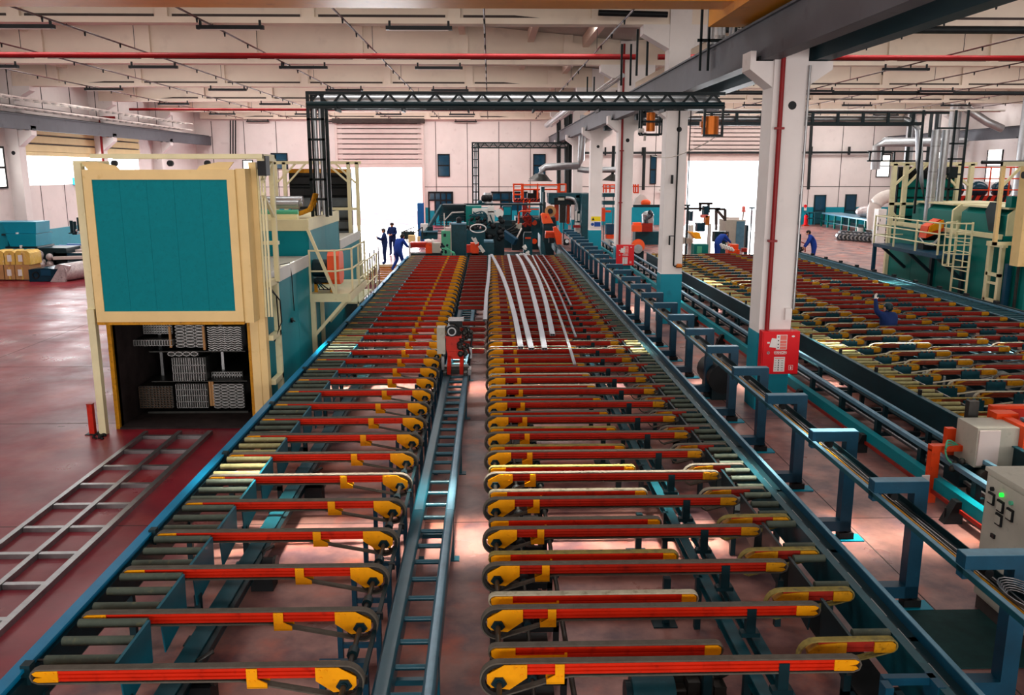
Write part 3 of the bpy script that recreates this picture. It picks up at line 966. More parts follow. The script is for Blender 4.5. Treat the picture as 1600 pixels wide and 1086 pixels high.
# bracket foot points to the wheel
K = kids_of(P)
for k in range(1, NS):
    dup(P, K, (-1.10, Y0 + DY * k, .6), 'red belt beam on oven side of the near table, %s %s' % (nth(k + 1), HALF))
LR_ = 'long red belt beam on column side of the near table, '
P = conveyor('belt_conveyor', 0.05, 1, 2.73, (0, .21), (.49, .42, .355), 'red', 'belt', 'yellow', LR_ + 'nearest the camera', GR)
K = kids_of(P)
dup(P, K, (0.05, Y0 + DY, .6), LR_ + 'second from the camera')
P = conveyor('belt_conveyor', 0.05, 1, 2.73, (0, .21), (.49, .42, .355), 'red_mid', 'belt', 'yellow', LR_ + 'third from the camera', GR, Y0 + DY * 2, 'yellow_old')
K = kids_of(P)
for k in range(3, NS):
    dup(P, K, (0.05, Y0 + DY * k, .6), LR_ + '%s %s' % (nth(k + 1), HALF))
for belt, pick in (('belt', (0, 3, 8, 9, 13, 14)), ('belt_gold', (2, 5, 6, 7, 12)), ('belt_pale', (1, 4, 10, 11))):
    P = plain_conveyor('belt_conveyor', -.02, 1.79, .90, 'red', belt, 'yellow', .2, .14, 'short red belt beam between long ones, %s %s' % (nth(pick[0] + 1), HALF), GS, Y0 + .22 + DY * pick[0], strip=.6)
    K = kids_of(P)
    for k in pick[1:]:
        dup(P, K, (-.02, Y0 + .22 + DY * k, .6), 'short red belt beam between long ones, %s %s' % (nth(k + 1), HALF))
    if belt == 'belt':
        for k in range(15, NS - 1):
            dup(P, K, (-.02, Y0 + .22 + DY * k, .6), 'short red belt beam between long ones, %s %s' % (nth(k + 1), HALF))
P = plain_conveyor('transfer_conveyor', 2.40, 3.16, .91, 'red_dark', 'belt_gold', 'yellow_old', .36, .18, 'short yellow transfer belt over the rollers, nearest the camera', GT, Y0 + .22, hook=.1)
K = kids_of(P)
for k in range(1, 4):
    dup(P, K, (2.40, Y0 + .22 + DY * k, .6), 'short yellow transfer belt over the rollers, %s %s' % (nth(k + 1), HALF))
P = plain_conveyor('transfer_conveyor', 2.40, 3.16, .905, 'red_dark', 'belt', 'yellow_old', .36, .18, 'short yellow transfer belt over the rollers, fifth from the camera', GT, Y0 + .22 + DY * 4, hook=.1, tail_m='frame_dark')
K = kids_of(P)
for k in range(5, NS - 1):
    dup(P, K, (2.40, Y0 + .22 + DY * k, .6), 'short yellow transfer belt over the rollers, %s %s' % (nth(k + 1), HALF))
P = plain_conveyor('bridging_conveyor', -.88, -.12, .89, 'red_dark', 'belt', 'red_dark', .1, .1, 'short red bridging beam just behind the saw carriage', GB, Y0 + DY * 14 + .1)
K = kids_of(P)
for k in range(15, NS):
    if k in (19, 20):
        continue
    dup(P, K, (-.88, Y0 + DY * k + .1, .6), 'short red bridging beam across the ladder track, %s behind the saw carriage' % nth(k - 13))
# ---- drive shafts
YE = Y0 + DY * (NS - 1) + .3
for x, z, r, lab in ((-1.10, .755, .022, 'long steel drive shaft through the wheels on the oven side'), (.05, .755, .022, 'long steel drive shaft through the wheels on the column side'), (.62, .6, .022, 'lower grey shaft under the column side belt beams'), (.32, .52, .018, 'thin idler shaft low under the column side belt beams')):
    t = thing('drive_shaft', lab, 'shaft', (x, 20, z))
    part(t, 'shaft', 'steel_dark', lambda b: b.cyl((x, 4.6, z), (x, YE, z), r, 8))
    part(t, 'shaft_collar', 'frame_dark', lambda b: [b.cyl((x, Y0 + DY * k + .33, z), (x, Y0 + DY * k + .42, z), r * 2.1, 8) for k in range(NS)])['kind'] = 'stuff'
# ---- table frame
t = thing('table_frame', 'teal leg frame carrying the belt beams of the near table', 'frame', (0, 20, 0))
LF = MB()
y = Y0 + .4
for a, c in ((-1.38, -.99),):
    LF.box(a, a + .045, y - .03, y + .03, 0, .66)
    LF.box(c - .045, c, y - .03, y + .03, 0, .66)
    LF.box(a, c, y - .035, y + .035, .62, .67)
    LF.box(a, c, y - .02, y + .02, .3, .34)
lf = LF.build('leg_frame', 'frame_blue', t)
LR = MB()
for a in (-.02, .55):
    LR.box(a, a + .05, y - .03, y + .03, 0, .68)
LR.box(-.02, .6, y - .03, y + .03, .44, .5)
LR.box(.1, .5, y - .12, y + .1, .05, .36)
LR.ball((.32, y, .53), .06, .05, .06, 8, 6)
LR.box(-.02, .04, y - .4, y + .41, .3, .42)
lr = LR.build('leg_frame', 'dark', t)
LT = MB()
y = Y0 + .35
LT.box(2.02, 2.08, y - .03, y + .03, 0, .56)
LT.box(2.27, 2.33, y - .03, y + .03, 0, .56)
LT.box(2.02, 2.33, y - .03, y + .03, .2, .26)
LT.box(1.72, 1.79, y + .07, y + .14, .01, .5)
LT.box(1.62, 1.86, y, y + .2, 0, .015)
lt = LT.build('leg_frame', 'frame_dark', t)
BK = MB()
BK.box(2.16, 2.24, Y0 - .035, Y0 + .035, .6, .86)
BK.box(2.12, 2.28, Y0 - .04, Y0 + .04, .6, .64)
bk = BK.build('beam_bracket', 'frame_dark', t)
for k in range(1, NS):
    for o in (lf, lr, lt, bk):
        if o is lt and k % 2:
            continue
        d = o.copy()
        COL.objects.link(d)
        d.parent = t
        d.location = (0, DY * k, 0)
for x, w_, m in ((2.10, .1, 'frame'), (2.28, .09, 'frame')):
    part(t, 'long_beam', m, lambda b: (b.box(x - w_ / 2, x + w_ / 2, 4.4, YE, .545, .56), b.box(x - .012, x + .012, 4.4, YE, .46, .545), b.box(x - w_ / 2, x + w_ / 2, 4.4, YE, .45, .462)))
part(t, 'long_beam', 'frame_dark', lambda b: b.box(-2.62, -2.5, 4.4, YE, .33, .35).box(-2.57, -2.55, 4.4, YE, .2, .33))
part(t, 'end_beam', 'frame', lambda b: b.box(-3.4, 3.3, YE + .1, YE + .2, .72, .84))


def endfr(b):
    b.box(2.86, 3.25, 5.52, 5.58, .8, .86)
    b.box(2.86, 3.25, 5.40, 5.46, .66, .72)
    b.bar((2.9, 5.43, .2), (3.22, 5.43, .64), .05, .05)
    b.box(3.2, 3.26, 5.4, 5.6, 0, .86)
    b.box(2.82, 2.88, 5.4, 5.5, 0, .86)


part(t, 'end_frame', 'frame_blue', endfr)
# ---- roller tracks
t = thing('roller_track', 'roller track with blue side rail along the oven side of the near table', 'roller track', (-3.1, 20, .5))
part(t, 'side_rail', 'rail_blue', lambda b: (b.box(-3.54, -3.50, 2.5, YE, .56, .85), b.box(-3.57, -3.47, 2.5, YE, .85, .875)))
part(t, 'inner_face', 'frame_dark', lambda b: b.box(-3.50, -3.46, 2.5, YE, .5, .8))


def guide(b, x, y):
    b.prism([(y + .1, .86), (y + .72, .86), (y + .70, .5), (y + .16, .42)], 'x', x - .006, x + .006)
    b.box(x - .02, x + .006, y + .1, y + .72, .855, .868)


G = MB()
guide(G, -2.82, Y0)
g = G.build('guide_plate', 'guide', t)
R = MB()
R.cyl((-3.40, Y0 + .19, .84), (-2.84, Y0 + .19, .84), .037, 12)
r = R.build('roller', 'roller', t)
r['label'] = 'dark felt roller'
RG = MB()
RG.cyl((-3.40, Y0 + .19, .84), (-2.84, Y0 + .19, .84), .037, 12)
rg = RG.build('roller', 'roller_gold', t)
rg['label'] = 'felt roller tinted pale for a sun band'
rg.location = (0, DY * 5, 0)
AX = MB()
AX.cyl((-3.46, Y0 + .19, .84), (-2.83, Y0 + .19, .84), .012, 6)
ax = AX.build('axle', 'steel_dark', r)
for k in range(NS):
    for j in range(3):
        if k == 0 and j == 0 or (k == 5 and j == 0):
            continue
        q = rg if k in (5, 6, 15, 16) else r  # paler rollers put the bands of sun into the colour
        d = q.copy()
        COL.objects.link(d)
        d.parent = t
        d.location = (0, DY * k + .27 * j, 0)
    if k:
        d = g.copy()
        COL.objects.link(d)
        d.parent = t
        d.location = (0, DY * k, 0)
part(t, 'lower_girder', 'frame', lambda b: (b.box(-2.72, -2.55, 4.4, YE, .36, .375), b.box(-2.65, -2.62, 4.4, YE, .2, .36), b.box(-2.72, -2.55, 4.4, YE, .19, .205)))
for k in range(0, 20):
    yy = Y0 + .2 + DY * 2 * k
    part(t, 'leg', 'frame_dark', lambda b: (b.box(-2.86, -2.80, yy, yy + .06, 0, .5), b.box(-3.5, -3.44, yy, yy + .06, 0, .56), b.box(-3.5, -2.8, yy, yy + .05, .3, .36), b.box(-2.98, -2.7, yy - .06, yy + .12, 0, .012)))
part(t, 'rail_bracket', 'frame_dark', lambda b: [b.box(-3.5, -3.43, Y0 + .02 + DY * 3 * k, Y0 + .1 + DY * 3 * k, .74, .9) for k in range(13)])['kind'] = 'stuff'
t = thing('roller_track', 'roller track with wide teal channel along the column side of the near table', 'roller track', (3.1, 24, .5))
YC = 49.5
part(t, 'channel_lip', 'frame', lambda b: b.box(3.21, 3.285, 2.5, YC, .84, .855).box(3.21, 3.22, 2.5, YC, .5, .84))
part(t, 'channel_floor', 'frame_dark', lambda b: b.box(3.285, 3.42, 2.5, YC, .79, .80).box(3.28, 3.29, 2.5, YC, .79, .84))
part(t, 'channel_slot', 'steel', lambda b: [b.box(3.335, 3.343, 3 + .5 * k, 3.3 + .5 * k, .80, .803) for k in range(92)])['kind'] = 'stuff'
part(t, 'outer_wall', 'frame_blue', lambda b: b.box(3.42, 3.44, 2.5, YC, .5, .885))
part(t, 'outer_edge', 'rail_pale', lambda b: b.box(3.415, 3.455, 2.5, YC, .885, .895))
G = MB()
guide(G, 2.86, Y0 + .22)
g = G.build('guide_plate', 'frame_dark', t)
R = MB()
R.cyl((2.90, Y0 + .41, .84), (3.20, Y0 + .41, .84), .037, 12)
r = R.build('roller', 'roller', t)
R = MB()
R.cyl((2.90, Y0 + .41, .84), (3.20, Y0 + .41, .84), .037, 12)
rg = R.build('roller', 'roller_gold', t)
rg.location = (0, DY * 13, 0)
for k in range(NS):
    for j in range(3):
        if (k == 0 and j == 0) or (k == 13 and j == 0):
            continue
        if k < 3 and j == 1 or k == 0:
            continue
        q = rg if k in (13, 14) else r  # paler rollers here too stand for a sunlit band
        d = q.copy()
        COL.objects.link(d)
        d.parent = t
        d.location = (0, DY * k + .27 * j, 0)
    if k:
        d = g.copy()
        COL.objects.link(d)
        d.parent = t
        d.location = (0, DY * k, 0)
for k in range(0, 20):
    yy = Y0 + .35 + DY * 2 * k
    part(t, 'leg', 'frame_dark', lambda b: (b.box(2.84, 2.9, yy, yy + .06, 0, .5), b.box(3.36, 3.42, yy, yy + .06, 0, .8), b.box(2.84, 3.4, yy, yy + .05, .3, .36)))
part(t, 'dark_pan', 'dark', lambda b: b.box(2.9, 3.21, 4.4, YE, .4, .42))
# ---- ladder shaped track
t = thing('ladder_track', 'teal ladder shaped saw track down the middle of the near table', 'track', (-.7, 18, .3))


def rail(b, x0, x1, h):
    c_ = .022
    for y0, y1 in ((2.5, 9.4), (9.405, 16.6), (16.605, 23.8), (23.805, YE)):
        b.v += [(x, y, z) for y in (y0, y1) for x, z in ((x0, h), (x0, .6 - c_), (x0 + c_ * .4, .6 - c_ * .4), (x0 + c_, .6), (x1 - c_, .6), (x1 - c_ * .4, .6 - c_ * .4), (x1, .6 - c_), (x1, h))]
        i = len(b.v) - 16
        for k in range(8):
            j = (k + 1) % 8
            b.f.append((i + k, i + j, i + 8 + j, i + 8 + k))
            b.s.append(0 < k < 6)
        b.f += [tuple(range(i, i + 8)), tuple(range(i + 8, i + 16))]
        b.s += [False, False]


part(t, 'rail', 'ladder', lambda b: rail(b, -.925, -.785, .42))
part(t, 'rail', 'rail_pale', lambda b: rail(b, -.54, -.44, .575), 'paler rail')  # paler on top than on its side
part(t, 'rail_side', 'ladder', lambda b: b.box(-.535, -.445, 2.5, YE, .36, .575))
b = MB()
b.cyl((-.80, 5.5, .54), (-.53, 5.5, .54), .026, 10)
rr = b.build('rung', 'ladder', t)
for k in range(-5, 83):
    if k:
        d = rr.copy()
        COL.objects.link(d)
        d.parent = t
        d.location = (0, .38 * k, 0)
for k in range(12):
    yy = 6.4 + 2.9 * k
    part(t, 'leg', 'ladder', lambda b: (b.box(-.925, -.86, yy, yy + .07, 0, .55), b.box(-.505, -.44, yy, yy + .07, 0, .55), b.box(-.97, -.8, yy - .03, yy + .1, 0, .012), b.box(-.52, -.38, yy - .03, yy + .1, 0, .012), b.box(-.9, -.46, yy, yy + .05, .28, .33)))
t = thing('cable_conduit', 'thin dark conduit running beside the ladder track', 'conduit', (-.985, 16, .6))
part(t, 'pipe', 'frame_dark', lambda b: b.box(-1.005, -.97, 2.5, YE, .68, .715))
part(t, 'clip', 'dark', lambda b: [b.box(-1.012, -.95, 3 + .95 * k, 3.03 + .95 * k, .66, .72) for k in range(34)])['kind'] = 'stuff'
# ---- saw carriage on the ladder track
yy = 16.3
t = thing('saw_carriage', 'red saw carriage with black motor straddling the teal ladder track', 'saw', (-.69, yy, .6))
part(t, 'wheel_base', 'steel_dark', lambda b: (b.box(-.93, -.44, yy - .1, yy + .35, .6, .68), b.cyl((-.95, yy, .66), (-.42, yy, .66), .06, 12), b.box(-.92, -.86, yy - .3, yy - .1, .58, .66), b.box(-.52, -.46, yy - .3, yy - .1, .58, .66)))
part(t, 'fork', 'red_m', lambda b: (b.prism([(yy - .28, .62), (yy - .3, .8), (yy + .05, 1.0), (yy + .1, .7)], 'x', -.84, -.77), b.prism([(yy - .28, .62), (yy - .3, .8), (yy + .05, 1.0), (yy + .1, .7)], 'x', -.60, -.53)))
part(t, 'arm', 'red_m', lambda b: (b.box(-.84, -.53, yy - .05, yy + .15, .88, 1.02), b.prism([(-.85, 1.0), (-.55, 1.0), (-.58, 1.12), (-.62, 1.32), (-.86, 1.32), (-.87, 1.1)], 'y', yy - .02, yy + .22), b.box(-.88, -.56, yy - .1, yy + .2, 1.3, 1.34)))
mo = part(t, 'motor', 'dark', lambda b: (b.cyl((-.74, yy - .2, 1.46), (-.74, yy + .25, 1.46), .115, 16), b.cyl((-.74, yy - .24, 1.46), (-.74, yy - .2, 1.46), .09, 16), b.box(-.86, -.6, yy - .02, yy + .2, 1.3, 1.5), b.box(-.8, -.55, yy + .02, yy + .2, 1.5, 1.64)))
part(mo, 'motor_ring', 'steel', lambda b: b.ring((-.74, 1.46), 'y', .085, .06, yy - .25, yy - .24, 16))
part(mo, 'top_cover', 'steel', lambda b: b.box(-.82, -.52, yy, yy + .24, 1.62, 1.66))
part(t, 'drive_train', 'steel_dark', lambda b: [b.ball((-.5 + .13 * random.uniform(-1, 1), yy + random.uniform(-.1, .2), random.uniform(.95, 1.5)), random.uniform(.03, .07), None, None, 8, 6) for k in range(22)])
part(t, 'side_box', 'cabinet', lambda b: b.box(-1.04, -.88, yy - .05, yy + .2, .98, 1.5))
part(t, 'hose', 'dark', lambda b: (b.tube([(-.55, yy, 1.5), (-.42, yy, 1.5), (-.36, yy - .02, 1.35), (-.38, yy - .05, 1.1), (-.42, yy - .05, .75)], .02), b.tube([(-.6, yy - .1, 1.25), (-.45, yy - .15, 1.2), (-.4, yy - .15, 1.0), (-.45, yy - .1, .8)], .015)))
part(t, 'guide_shoe', 'steel', lambda b: (b.box(-.42, -.36, yy - .1, yy - .04, .9, 1.12), b.box(-.95, -.9, yy - .2, yy - .1, .7, .95), b.box(-.44, -.38, yy - .25, yy + .1, .6, .7)))
# ---- aluminium profiles on the far half
PROF = [
    ('wide silver profile at the ladder track edge, first from the oven side', .10, [(-.13, 20.35), (-.11, 24.68), (-.05, 29.3), (-.02, 36.3)]),
    ('wide silver profile bent most of all, second from the oven side', .115, [(.62, 17.07), (.60, 21.27), (.49, 26.78), (.33, 31.23), (.06, 36.6)]),
    ('wide silver profile, third from the oven side', .115, [(.83, 16.94), (.82, 21.27), (.82, 26.03), (.80, 31.21), (.78, 36.6)]),
    ('wide silver profile, fourth from the oven side', .115, [(1.10, 16.93), (1.20, 21.25), (1.27, 27.55), (1.24, 33.41), (1.14, 36.6)]),
    ('wide silver profile ending farther back, fifth from the oven side', .115, [(1.37, 18.43), (1.53, 23.4), (1.61, 28.37), (1.59, 32.26), (1.46, 37.0)]),
    ('narrow silver profile reaching nearest of all, sixth from the oven side', .055, [(1.58, 15.57), (1.69, 19.44), (1.80, 25.3), (1.80, 30.19), (1.80, 36.3)]),
    ('narrow silver profile, seventh from the oven side', .05, [(1.87, 18.27), (2.01, 23.38), (2.06, 27.53), (2.05, 32.25), (1.98, 36.6)]),
    ('narrow silver profile, the shortest and closest to the columns', .05, [(2.18, 22.69), (2.25, 25.99), (2.30, 29.24), (2.29, 32.92), (2.26, 36.6)])]


def spline(pts, n):
    out = []
    for k in range(len(pts) - 1):
        p0, p1, p2, p3 = pts[max(k - 1, 0)], pts[k], pts[k + 1], pts[min(k + 2, len(pts) - 1)]
        for i in range(n):
            u = i / n
            out.append(tuple(.5 * (2 * b + (c - a) * u + (2 * a - 5 * b + 4 * c - d) * u * u + (-a + 3 * b - 3 * c + d) * u ** 3) for a, b, c, d in zip(p0, p1, p2, p3)))
    return out + [pts[-1]]


for lab, wd, pts in PROF:
    path = spline(pts, 6)
    z0, z1 = .902, .902 + min(.05, wd * .5)
    t = thing('aluminium_profile', lab, 'aluminium profile', (pts[0][0], pts[0][1], z0), 'extruded profiles on the near table')

    def strip(b, a=1, z0=z0, z1=z1, th=.004):
        for za, zc in ((z1 - th, z1), (z0, z0 + th)):
            for k in range(len(path) - 1):
                (xa, ya), (xc, yc) = path[k], path[k + 1]
                b.v += [(xa - wd / 2, ya, za), (xa + wd / 2, ya, za), (xc + wd / 2, yc, za), (xc - wd / 2, yc, za), (xa - wd / 2, ya, zc), (xa + wd / 2, ya, zc), (xc + wd / 2, yc, zc), (xc - wd / 2, yc, zc)]
                i = len(b.v) - 8
                for q in ((0, 3, 2, 1), (4, 5, 6, 7), (0, 4, 7, 3), (1, 2, 6, 5), (0, 1, 5, 4)):
                    b.f.append(tuple(i + j for j in q))
                    b.s.append(False)
    part(t, 'flange', 'alu', strip)

    def webs(b):
        for off in (-wd / 2 + .003, 0, wd / 2 - .003):
            for k in range(len(path) - 1):
                (xa, ya), (xc, yc) = path[k], path[k + 1]
                b.bar((xa + off, ya, (z0 + z1) / 2), (xc + off, yc, (z0 + z1) / 2), .005, z1 - z0)
    part(t, 'web', 'alu_end', webs)
# ---- things under the near table
t = thing('valve_block', 'dark valve block with hoses under the belt beams near the camera end', 'valve', (1.75, 6.35, 0))
part(t, 'valve', 'steel_dark', lambda b: [b.box(x - .05, x + .05, y - .06, y + .06, .1, random.uniform(.28, .45)) for x in (1.55, 1.66, 1.77, 1.88) for y in (6.3, 6.43)] + [b.box(1.45, 2, 6.2, 6.5, 0, .12)])
part(t, 'hose', 'rubber', lambda b: [b.tube([(1.9, 6.35, .35), (2.05, 6.3 - .05 * k, .55), (2.22, 6.3, .5 - .1 * k), (2.15, 6.3, .2), (1.9, 6.25, .1)], .018) for k in range(3)])
t = thing('gear_motor', 'round teal gear motor on the floor beneath the nearest belt beams', 'motor', (1.2, 6.3, 0))
part(t, 'motor_body', 'frame', lambda b: b.cyl((1.15, 6.3, .22), (1.5, 6.3, .22), .17, 16).box(1.1, 1.5, 6.15, 6.45, 0, .1))
part(t, 'end_cap', 'frame_dark', lambda b: b.cyl((1.1, 6.3, .22), (1.15, 6.3, .22), .13, 16))
t = thing('drive_box', 'low teal drive housing under the nearest belt beam of column side', 'machine', (1.5, 5.3, 0))
part(t, 'housing', 'frame_blue', lambda b: b.prism([(1.05, 0), (2.0, 0), (2.0, .34), (1.9, .42), (1.15, .42), (1.05, .34)], 'y', 5.0, 5.6))
part(t, 'lid', 'frame', lambda b: b.box(1.2, 1.85, 5.05, 5.55, .42, .44))
part(t, 'post', 'frame_blue', lambda b: (b.box(.78, .88, 5.5, 5.6, 0, .62), b.box(2.32, 2.42, 5.5, 5.6, 0, .6), b.box(.78, 2.42, 5.52, 5.58, .5, .56)))
for k, (x, y) in enumerate(((-2.5, 8.7), (-2.45, 11.2), (-2.5, 6.6))):
    t = thing('floor_pump', 'small dark pump unit on the floor under the oven side rollers, %s from the camera' % nth(k + 1), 'pump', (x, y, 0))
    part(t, 'pump_body', 'dark', lambda b: b.box(x - .12, x + .12, y - .1, y + .1, 0, .22).cyl((x - .15, y, .28), (x + .12, y, .28), .07, 12))
    part(t, 'pump_flange', 'steel_dark', lambda b: b.cyl((x + .12, y, .28), (x + .15, y, .28), .09, 12))
    part(t, 'outlet_pipe', 'steel_dark', lambda b: b.tube([(x, y, .3), (x, y, .42), (x + .1, y + .1, .44)], .02))
# ------------------------------------------------------------------ row of bracket stands
GST = 'bracket stands along the column side of the near table'
SY0, SDY = 6.42, 1.68
lab0 = 'teal bracket stand along the columns, nearest the camera'
P = thing('bracket_stand', lab0, 'stand', (4.37, SY0, 0), GST)
y = SY0
part(P, 'post', 'frame_blue', lambda b: b.box(4.29, 4.43, y - .07, y + .07, .13, 1.29))
part(P, 'arm', 'frame_blue', lambda b: (b.box(3.87, 4.43, y - .07, y + .07, 1.29, 1.41), b.box(3.87, 3.96, y - .05, y + .05, 1.2, 1.29)))
part(P, 'lit_arm_top', 'rail_pale', lambda b: b.box(3.875, 4.425, y - .065, y + .065, 1.41, 1.415))  # pale strip puts the light on the arm's upper face into colour
part(P, 'foot', 'frame_blue', lambda b: b.box(4.0, 4.43, y - .07, y + .07, .13, .26))


def adj(b):
    for x in (4.33, 4.42):
        b.cyl((x, y, .0), (x, y, .3), .02, 8)
        b.cyl((x, y, .1), (x, y, .14), .045, 8)
    b.box(4.3, 4.48, y - .06, y + .06, .02, .1)


part(P, 'levelling_bolt', 'dark', adj)
part(P, 'base_plate', 'teal_cyan', lambda b: b.box(4.25, 4.6, y - .1, y + .1, 0, .018))
part(P, 'hose_roller', 'dark', lambda b: b.cyl((4.1, y - .04, 1.24), (4.1, y + .04, 1.24), .04, 10))
K = kids_of(P)
for k in range(1, 24):
    dup(P, K, (4.37, SY0 + SDY * k, 0), 'teal bracket stand along the columns, %s from the camera' % nth(k + 1))
YS = SY0 + SDY * 23 + .5
t = thing('guide_bar', 'long thin teal bar under the arms of the bracket stands', 'bar', (3.9, 20, 1.2))
part(t, 'bar', 'frame', lambda b: b.box(3.87, 3.91, 3, YS, 1.24, 1.29))
part(t, 'bar_edge', 'rail_pale', lambda b: b.box(3.868, 3.912, 3, YS, 1.29, 1.296))
t = thing('cable_tray', 'long yellow edged cable tray hung under the bracket stands', 'cable tray', (4.13, 20, 1.1))
part(t, 'tray', 'frame_dark', lambda b: (b.box(4.05, 4.25, 3, YS, 1.13, 1.14), b.box(4.245, 4.255, 3, YS, 1.14, 1.2)))
part(t, 'yellow_edge', 'yellow_old', lambda b: b.box(4.04, 4.055, 3, YS, 1.13, 1.2))
for k in range(5):
    pts = [(4.1 + .02 * k + random.uniform(-.015, .015), 3 + j * .9, 1.155 + .01 * (k % 2) + random.uniform(0, .01)) for j in range(14)]
    c = solo('cable', 'steel' if k % 2 else 'dark', lambda b: b.tube(spline(pts, 3), .008, 6), 'thin %s cable in the yellow edged tray, %s from the near table side' % ('grey' if k % 2 else 'black', nth(k + 1)), 'cable', (4.13, 8, 1.15), ('grey' if k % 2 else 'black') + ' cables in the tray')
c = solo('cable_loop', 'steel', lambda b: [b.tube([(4.16 + (.09 + .012 * j) * math.cos(q * PI / 8), 6.0 + (.18 + .02 * j) * math.sin(q * PI / 8), 1.2 + .012 * j) for q in range(17)], .006, 6) for j in range(6)], 'loose loops of grey cable on the tray by the nearest stand', 'cable', (4.16, 6, 1.2))
solo('floor_mat', 'mat_green', lambda b: b.box(4.18, 5.6, 6.95, 8.0, .003, .014), 'dark green rubber mat in front of the grey control cabinet', 'mat', (4.9, 7.5, 0))
# ------------------------------------------------------------------ run-out track between columns and far table
YR0, YR1 = 4.0, 48.0
t = thing('runout_track', 'long blue runout track between the columns and the far table', 'track', (6.5, 25, 0))
part(t, 'base_beam', 'teal', lambda b: (b.box(6.07, 6.19, YR0, YR1, .34, .36), b.box(6.07, 6.09, YR0, YR1, .2, .34)), 'brighter base beam')
part(t, 'base_lower', 'red_dark', lambda b: b.box(6.04, 6.07, YR0, YR1, .15, .2))
part(t, 'low_rail', 'rail_pale', lambda b: b.box(6.22, 6.30, YR0, YR1, .56, .62))
part(t, 'high_rail', 'rail_pale', lambda b: b.box(6.52, 6.58, YR0, YR1, .68, .73))
part(t, 'inner_beam', 'frame_dark', lambda b: b.box(6.5, 6.62, YR0, YR1, .3, .42))
b = MB()
y = YR0 + .5
b.box(6.22, 6.30, y, y + .1, .3, .56)
po = b.build('rail_post', 'frame_dark', t)
b = MB()
b.box(6.52, 6.58, y + .4, y + .48, .4, .68)
po2 = b.build('rail_post', 'frame_dark', t)
b = MB()
b.box(6.1, 6.95, y, y + .08, .28, .34)
cm = b.build('cross_member', 'frame_dark', t)
b = MB()
b.box(6.5, 6.95, y + .7, y + .76, .44, .48)
cm2 = b.build('cross_member', 'frame_dark', t)
b = MB()
b.prism([(5.86, .0), (6.1, .0), (6.1, .3), (6.0, .3)], 'y', y, y + .14)
b.cyl((5.9, y + .07, 0), (5.9, y + .07, .2), .015, 6)
fb = b.build('foot_bracket', 'dark', t)
for k in range(1, 31):
    for o in (po, po2, cm, cm2, fb):
        if o is fb and k % 2:
            continue
        d = o.copy()
        COL.objects.link(d)
        d.parent = t
        d.location = (0, 1.42 * k, 0)
part(t, 'chain', 'steel', lambda b: b.box(6.36, 6.40, YR0, YR1, .36, .4))
# ------------------------------------------------------------------ far cooling table
t = thing('roller_track', 'roller track with deep teal side channel on near edge of the far table', 'roller track', (7.0, 25, .4))
FY1 = 37.6
YF0 = 12.2
part(t, 'side_channel', 'frame_dark', lambda b: (b.box(6.93, 6.96, YR0, FY1, .5, .9), b.box(6.72, 6.95, YR0, FY1, .5, .52)))
part(t, 'channel_edge', 'frame', lambda b: b.box(6.90, 6.98, YR0, FY1, .9, .915))
part(t, 'inner_rail', 'steel', lambda b: b.box(7.49, 7.515, YR0, FY1, .84, .86))
R = MB()
R.cyl((7.0, YF0 + .19 - 2.4, .84), (7.48, YF0 + .19 - 2.4, .84), .037, 12)
r = R.build('roller', 'roller_gold', t)
for k in range(1, 102):
    d = r.copy()
    COL.objects.link(d)
    d.parent = t
    d.location = (0, .8 * (k // 3) + .268 * (k % 3), 0)
part(t, 'stop_peg', 'dark', lambda b: [b.box(6.96, 7.0, 10 + 1.6 * k, 10.06 + 1.6 * k, .88, 1.0) for k in range(17)])['kind'] = 'stuff'
for k in range(14):
    yy = 9 + 2.1 * k
    part(t, 'leg', 'frame_dark', lambda b: (b.box(6.96, 7.03, yy, yy + .07, 0, .5), b.box(7.45, 7.52, yy, yy + .07, 0, .84)))
t = thing('roller_track', 'roller track with pale rail along the green oven side of the far table', 'roller track', (13.3, 25, .4))
part(t, 'side_rail', 'frame_dark', lambda b: b.box(13.72, 13.8, 14, FY1 + 4, .5, .93))
part(t, 'rail_edge', 'rail_pale', lambda b: b.box(13.66, 13.72, 14, FY1 + 4, .86, .9))
part(t, 'inner_rail', 'rail_pale', lambda b: b.box(12.92, 12.96, 14, FY1, .86, .885))
R = MB()
R.cyl((12.97, 15, .828), (13.68, 15, .828), .037, 12)
r = R.build('roller', 'frame', t)
for k in range(1, 98):
    d = r.copy()
    COL.objects.link(d)
    d.parent = t
    d.location = (0, .27 * k, 0)
part(t, 'bolt_head', 'dark', lambda b: [b.box(13.72, 13.82, 15 + 1.5 * k, 15.15 + 1.5 * k, .93, 1.0) for k in range(17)])['kind'] = 'stuff'
for k in range(10):
    yy = 15 + 2.6 * k
    part(t, 'leg', 'frame_dark', lambda b: (b.box(13.68, 13.75, yy, yy + .07, 0, .8), b.box(12.92, 12.98, yy, yy + .07, 0, .85)))
SETS = [
    ('roller side', 7.02, 8.05, 'red_rust', 'belt_gold', 'yellow_old', .18, .26, (7.55, 7.88), None, 0.0, 10.95, 33),
    ('second column', 7.98, 9.30, 'red_rust', 'belt_pale', 'yellow_old', .14, .3, (8.62, 8.95), None, .4, 11.6, 32),
    ('third column', 9.02, 10.77, 'red_dark', 'belt', 'yellow_old', .22, .26, None, None, 0.0, 13.4, 30),
    ('oven side', 10.62, 12.88, 'red_dark', 'belt', 'yellow_old', .24, .2, (11.25, 11.62), None, .4, 16.3, 26)]
